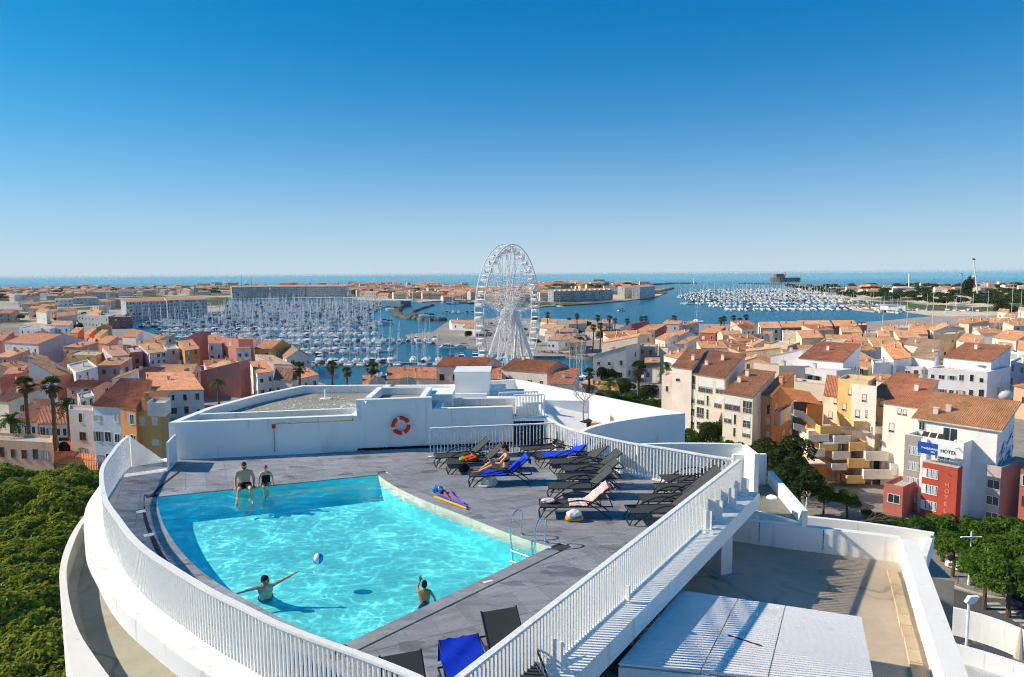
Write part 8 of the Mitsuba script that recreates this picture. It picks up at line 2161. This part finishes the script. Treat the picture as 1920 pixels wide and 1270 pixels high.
def car(xy, deg, col, lab):
    k_ = thing('parked_car', lab, 'car'); tw_ = T().translate([float(xy[0]), float(xy[1]), .03]).rotate([0, 0, 1], float(deg))
    prof_ = [(-2.1, .35), (-2.15, .7), (-1.95, .95), (-1.0, 1.0), (-.45, 1.42), (.9, 1.45), (1.55, 1.05), (2.05, .98), (2.12, .6), (2.1, .3)]
    m = trimesh.creation.extrude_polygon(sg.Polygon(prof_), 1.7, engine='earcut'); v = np.array(m.vertices); v = np.c_[v[:, 0], v[:, 2] - .85, v[:, 1]]; s = 1 - .13 * np.clip((v[:, 2] - .95) / .5, 0, 1); v[:, 1] *= s
    put('body', MB(col).add(v, m.faces), 'gloss', k_, to_world=tw_)
    g = MB(C('11161a'))
    for s in (-1, 1): g.add([[-.85, s * .845, 1.03], [-.42, s * .77, 1.36], [.85, s * .77, 1.38], [1.3, s * .835, 1.07]], [[0, 1, 2, 3]])
    g.add([[-1.0, -.7, 1.02], [-1.0, .7, 1.02], [-.5, .62, 1.4], [-.5, -.62, 1.4]], [[0, 1, 2, 3]]); g.add([[1.5, -.7, 1.09], [1.5, .7, 1.09], [.96, .62, 1.45], [.96, -.62, 1.45]], [[0, 1, 2, 3]]); put('glazing', g, 'glass', k_, to_world=tw_)
    for x in (-1.3, 1.3):
        for y in (-.82, .82): put('wheel', MB(C('141414')).tube([[x, y - .1, .31], [x, y + .1, .31]], .31, 14), 'matte', k_, to_world=tw_)
    for s in (-.6, .6): put('headlight', MB(C('e8ecee')).box(-2.16, -2.1, s - .18, s + .18, .68, .82), 'gloss', k_, to_world=tw_)


car(G2(1921, 1133, .02), 205, C('1c2a48'), 'dark blue car cut by the right edge of the photo'); car(G2(1805, 1064, .13), 20, C('d8dadc'), 'white car half hidden under the street trees, left one'); car(G2(1848, 1066, .13), 20, C('c8ccd2'), 'white car half hidden under the street trees, right one')
k_ = thing('motor_scooter', 'dark motor scooter parked beside the no parking sign', 'scooter'); q = G2(1795, 1062, .13); M = frame((q[0], q[1], .13), (.9, .44), (-.44, .9))
for x in (-.6, .6): put('wheel', MB(C('141414')).tube(M(np.array([[x, -.06, .26], [x, .06, .26]])), .26, 12), 'matte', k_)
m = MB(C('22262b')); m.mani(m3.Manifold.batch_hull([m3.Manifold.sphere(.16, 10).translate(p) for p in ([-.6, 0, .55], [.1, 0, .5], [-.1, 0, .75], [-.6, 0, .78])])); v_, f_, c__ = m.out(); put('body', MB(C('22262b')).add(M(v_), f_), 'gloss', k_); put('handlebar', MB(C('303438')).tube(M(np.array([[.6, 0, .3], [.45, 0, 1.0]])), .04, 6).tube(M(np.array([[.45, -.3, 1.02], [.45, .3, 1.02]])), .025, 6), 'paint', k_)
k_ = thing('garden_tent', 'white pointed garden tent among the trees behind the white terrace', 'tent'); c_ = G(1213, 760, 2.4); m = MB(C('efefef'))
for i in range(4): a0, a1 = i * PI / 2 + .6, (i + 1) * PI / 2 + .6; m.add([[c_[0] + 2.6 * math.cos(a0), c_[1] + 2.6 * math.sin(a0), 2.4], [c_[0] + 2.6 * math.cos(a1), c_[1] + 2.6 * math.sin(a1), 2.4], [c_[0], c_[1], 4.0]], [[0, 1, 2]]); 
put('canopy', m, 'matte', k_)
for i in range(4): a0 = i * PI / 2 + .6; put('pole', MB(C('dddddd')).tube([[c_[0] + 2.6 * math.cos(a0), c_[1] + 2.6 * math.sin(a0), 0], [c_[0] + 2.6 * math.cos(a0), c_[1] + 2.6 * math.sin(a0), 2.4]], .05, 6), 'paint', k_)
k_ = thing('parasol', 'blue parasol on the terrace of the white apartment house', 'parasol'); c_ = GY(1846, 682, 181); m = MB(C('2c5aa8'))
for i in range(8): a0, a1 = i * PI / 4, (i + 1) * PI / 4; m.add([[c_[0] + 1.9 * math.cos(a0), c_[1] + 1.9 * math.sin(a0), c_[2] - .6], [c_[0] + 1.9 * math.cos(a1), c_[1] + 1.9 * math.sin(a1), c_[2] - .6], [c_[0], c_[1], c_[2]]], [[0, 1, 2]])
put('canopy', m, 'matte', k_); put('pole', MB(C('c8c8c8')).tube([[c_[0], c_[1], c_[2]], [c_[0], c_[1], c_[2] - 3.5]], .05, 6), 'paint', k_)
k_ = thing('parasol', 'closed beige parasol at the lower right corner', 'parasol'); c_ = G(1910, 1245, 11.0); put('cloth', MB(C('c9b8a8')).tube([c_ + (0, 0, 2.6), c_ + (0, 0, .4)], [.06, .32], 10), 'matte', k_); put('pole', MB(C('8a8a88')).tube([c_, c_ + (0, 0, 2.9)], .03, 6), 'paint', k_)
# potted plants on the lower terraces
k_ = thing('potted_palm', 'potted shrub with reddish leaves at the corner of the lower planter terrace', 'potted plant'); c_ = G(1731, 1012, 26.3); put('pot', MB(C('5a5652')).tube([c_, c_ + (0, 0, .45)], [.3, .4], 14), 'matte', k_); put('plant', CRN['shrub'][0], parent=k_, to_world=T().translate([float(c_[0]), float(c_[1]), 26.6]).scale(.5))
k_ = thing('planter', 'white trough with leggy leafless plants on the lower terrace', 'planter'); c_ = G(1625, 1000, 26.3); put('trough', MB(C('e2dfd8')).box(c_[0] - .5, c_[0] + .4, c_[1] - .2, c_[1] + .2, 26.2, 26.6), 'white_wall', k_); m = MB(C('6a6252')); r_ = random.Random(3)
for _ in range(30): b = np.array([c_[0] + r_.uniform(-.4, .5), c_[1], 26.6]); m.tube([b, b + (r_.uniform(0, .4), 0, .3), b + (r_.uniform(.1, 1.3), r_.uniform(-.2, .2), r_.uniform(.1, .7))], .012, 3, caps=False)
put('stems', m, 'matte', k_)
k_ = thing('bougainvillea', 'flowering shrub with pink tints spilling over the planter terrace wall', 'shrub'); c_ = G(1735, 985, 5); put('foliage', CRN['shrub'][0], parent=k_, to_world=T().translate([float(c_[0]), float(c_[1]), 3.5]).scale(1.6))
# ---------------------------------------------------------------- thin sea air round everything
scene['sea_air'] = {'type': 'homogeneous', 'albedo': {'type': 'rgb', 'value': [.95, .95, .95]}, 'sigma_t': {'type': 'rgb', 'value': [3e-5, 3e-5, 3e-5]}}
scene['haze'] = {'type': 'cube', 'to_world': T().translate([0, 22400, 29]).scale([40200, 22900, 36]), 'bsdf': {'type': 'null'}, 'interior': {'type': 'ref', 'id': 'sea_air'}}
tag('haze', kind='stuff')
scene['camera']['medium'] = {'type': 'ref', 'id': 'sea_air'}
if 'ground' not in scene:
    scene['ground'] = mikit.ply(MB().box(-9000, 9000, -3000, 9000, -3, 0).out()[:2], 'ground')
    tag('ground', kind='structure')
# ---------------------------------------------------------------- labels of the many houses: colour, roof and place in their row
groups_ = {}
for key, ax_, label, dist, wname, roof, rc in HOUSES:
    if not label:
        groups_.setdefault((dist), []).append((ax_, key, wname, roof))
for dist, lst in groups_.items():
    lst.sort()
    n_of = {}
    for ax_, key, wname, roof in lst:
        rn = {'F': 'flat roofed', 'M': 'tile roofed', 'R+': 'steep roofed', 'R-': 'steep roofed', 'G': 'gabled', 'S': 'gabled'}[roof]
        wname_ = wname.replace(' gabled', '')
        n_of.setdefault((wname_, rn), []).append(key)
    for (wname, rn), keys in n_of.items():
        for i, key in enumerate(keys):
            if len(keys) == 1:
                lab = f'the only {wname} {rn} house {dist}'
            elif i == len(keys) - 1 and len(keys) == 2:
                lab = f'right one of two {wname} {rn} houses {dist}'
            elif len(keys) == 2:
                lab = f'left one of two {wname} {rn} houses {dist}'
            else:
                lab = f'{wname} {rn} house {dist}, {ordinal(i + 1)} such from left'
            labels[key]['label'] = lab
            labels[key]['group'] = 'houses ' + dist
rows_ = {}
for k_, d_ in labels.items():
    if d_.get('group') and d_.get('label') and ('trees' in d_['group'] or 'pines' in d_['group'] or 'shrubs' in d_['group']):
        rows_.setdefault(d_['group'], []).append((WHERE.get(k_, 0), k_))
for g_, lst in rows_.items():
    lst.sort()
    for i, (_, k_) in enumerate(lst):
        labels[k_]['label'] += f', {ordinal(i + 1)} from the left'
for k_ in list(labels):
    if not labels[k_].get('label', 'x'):
        del labels[k_]['label']
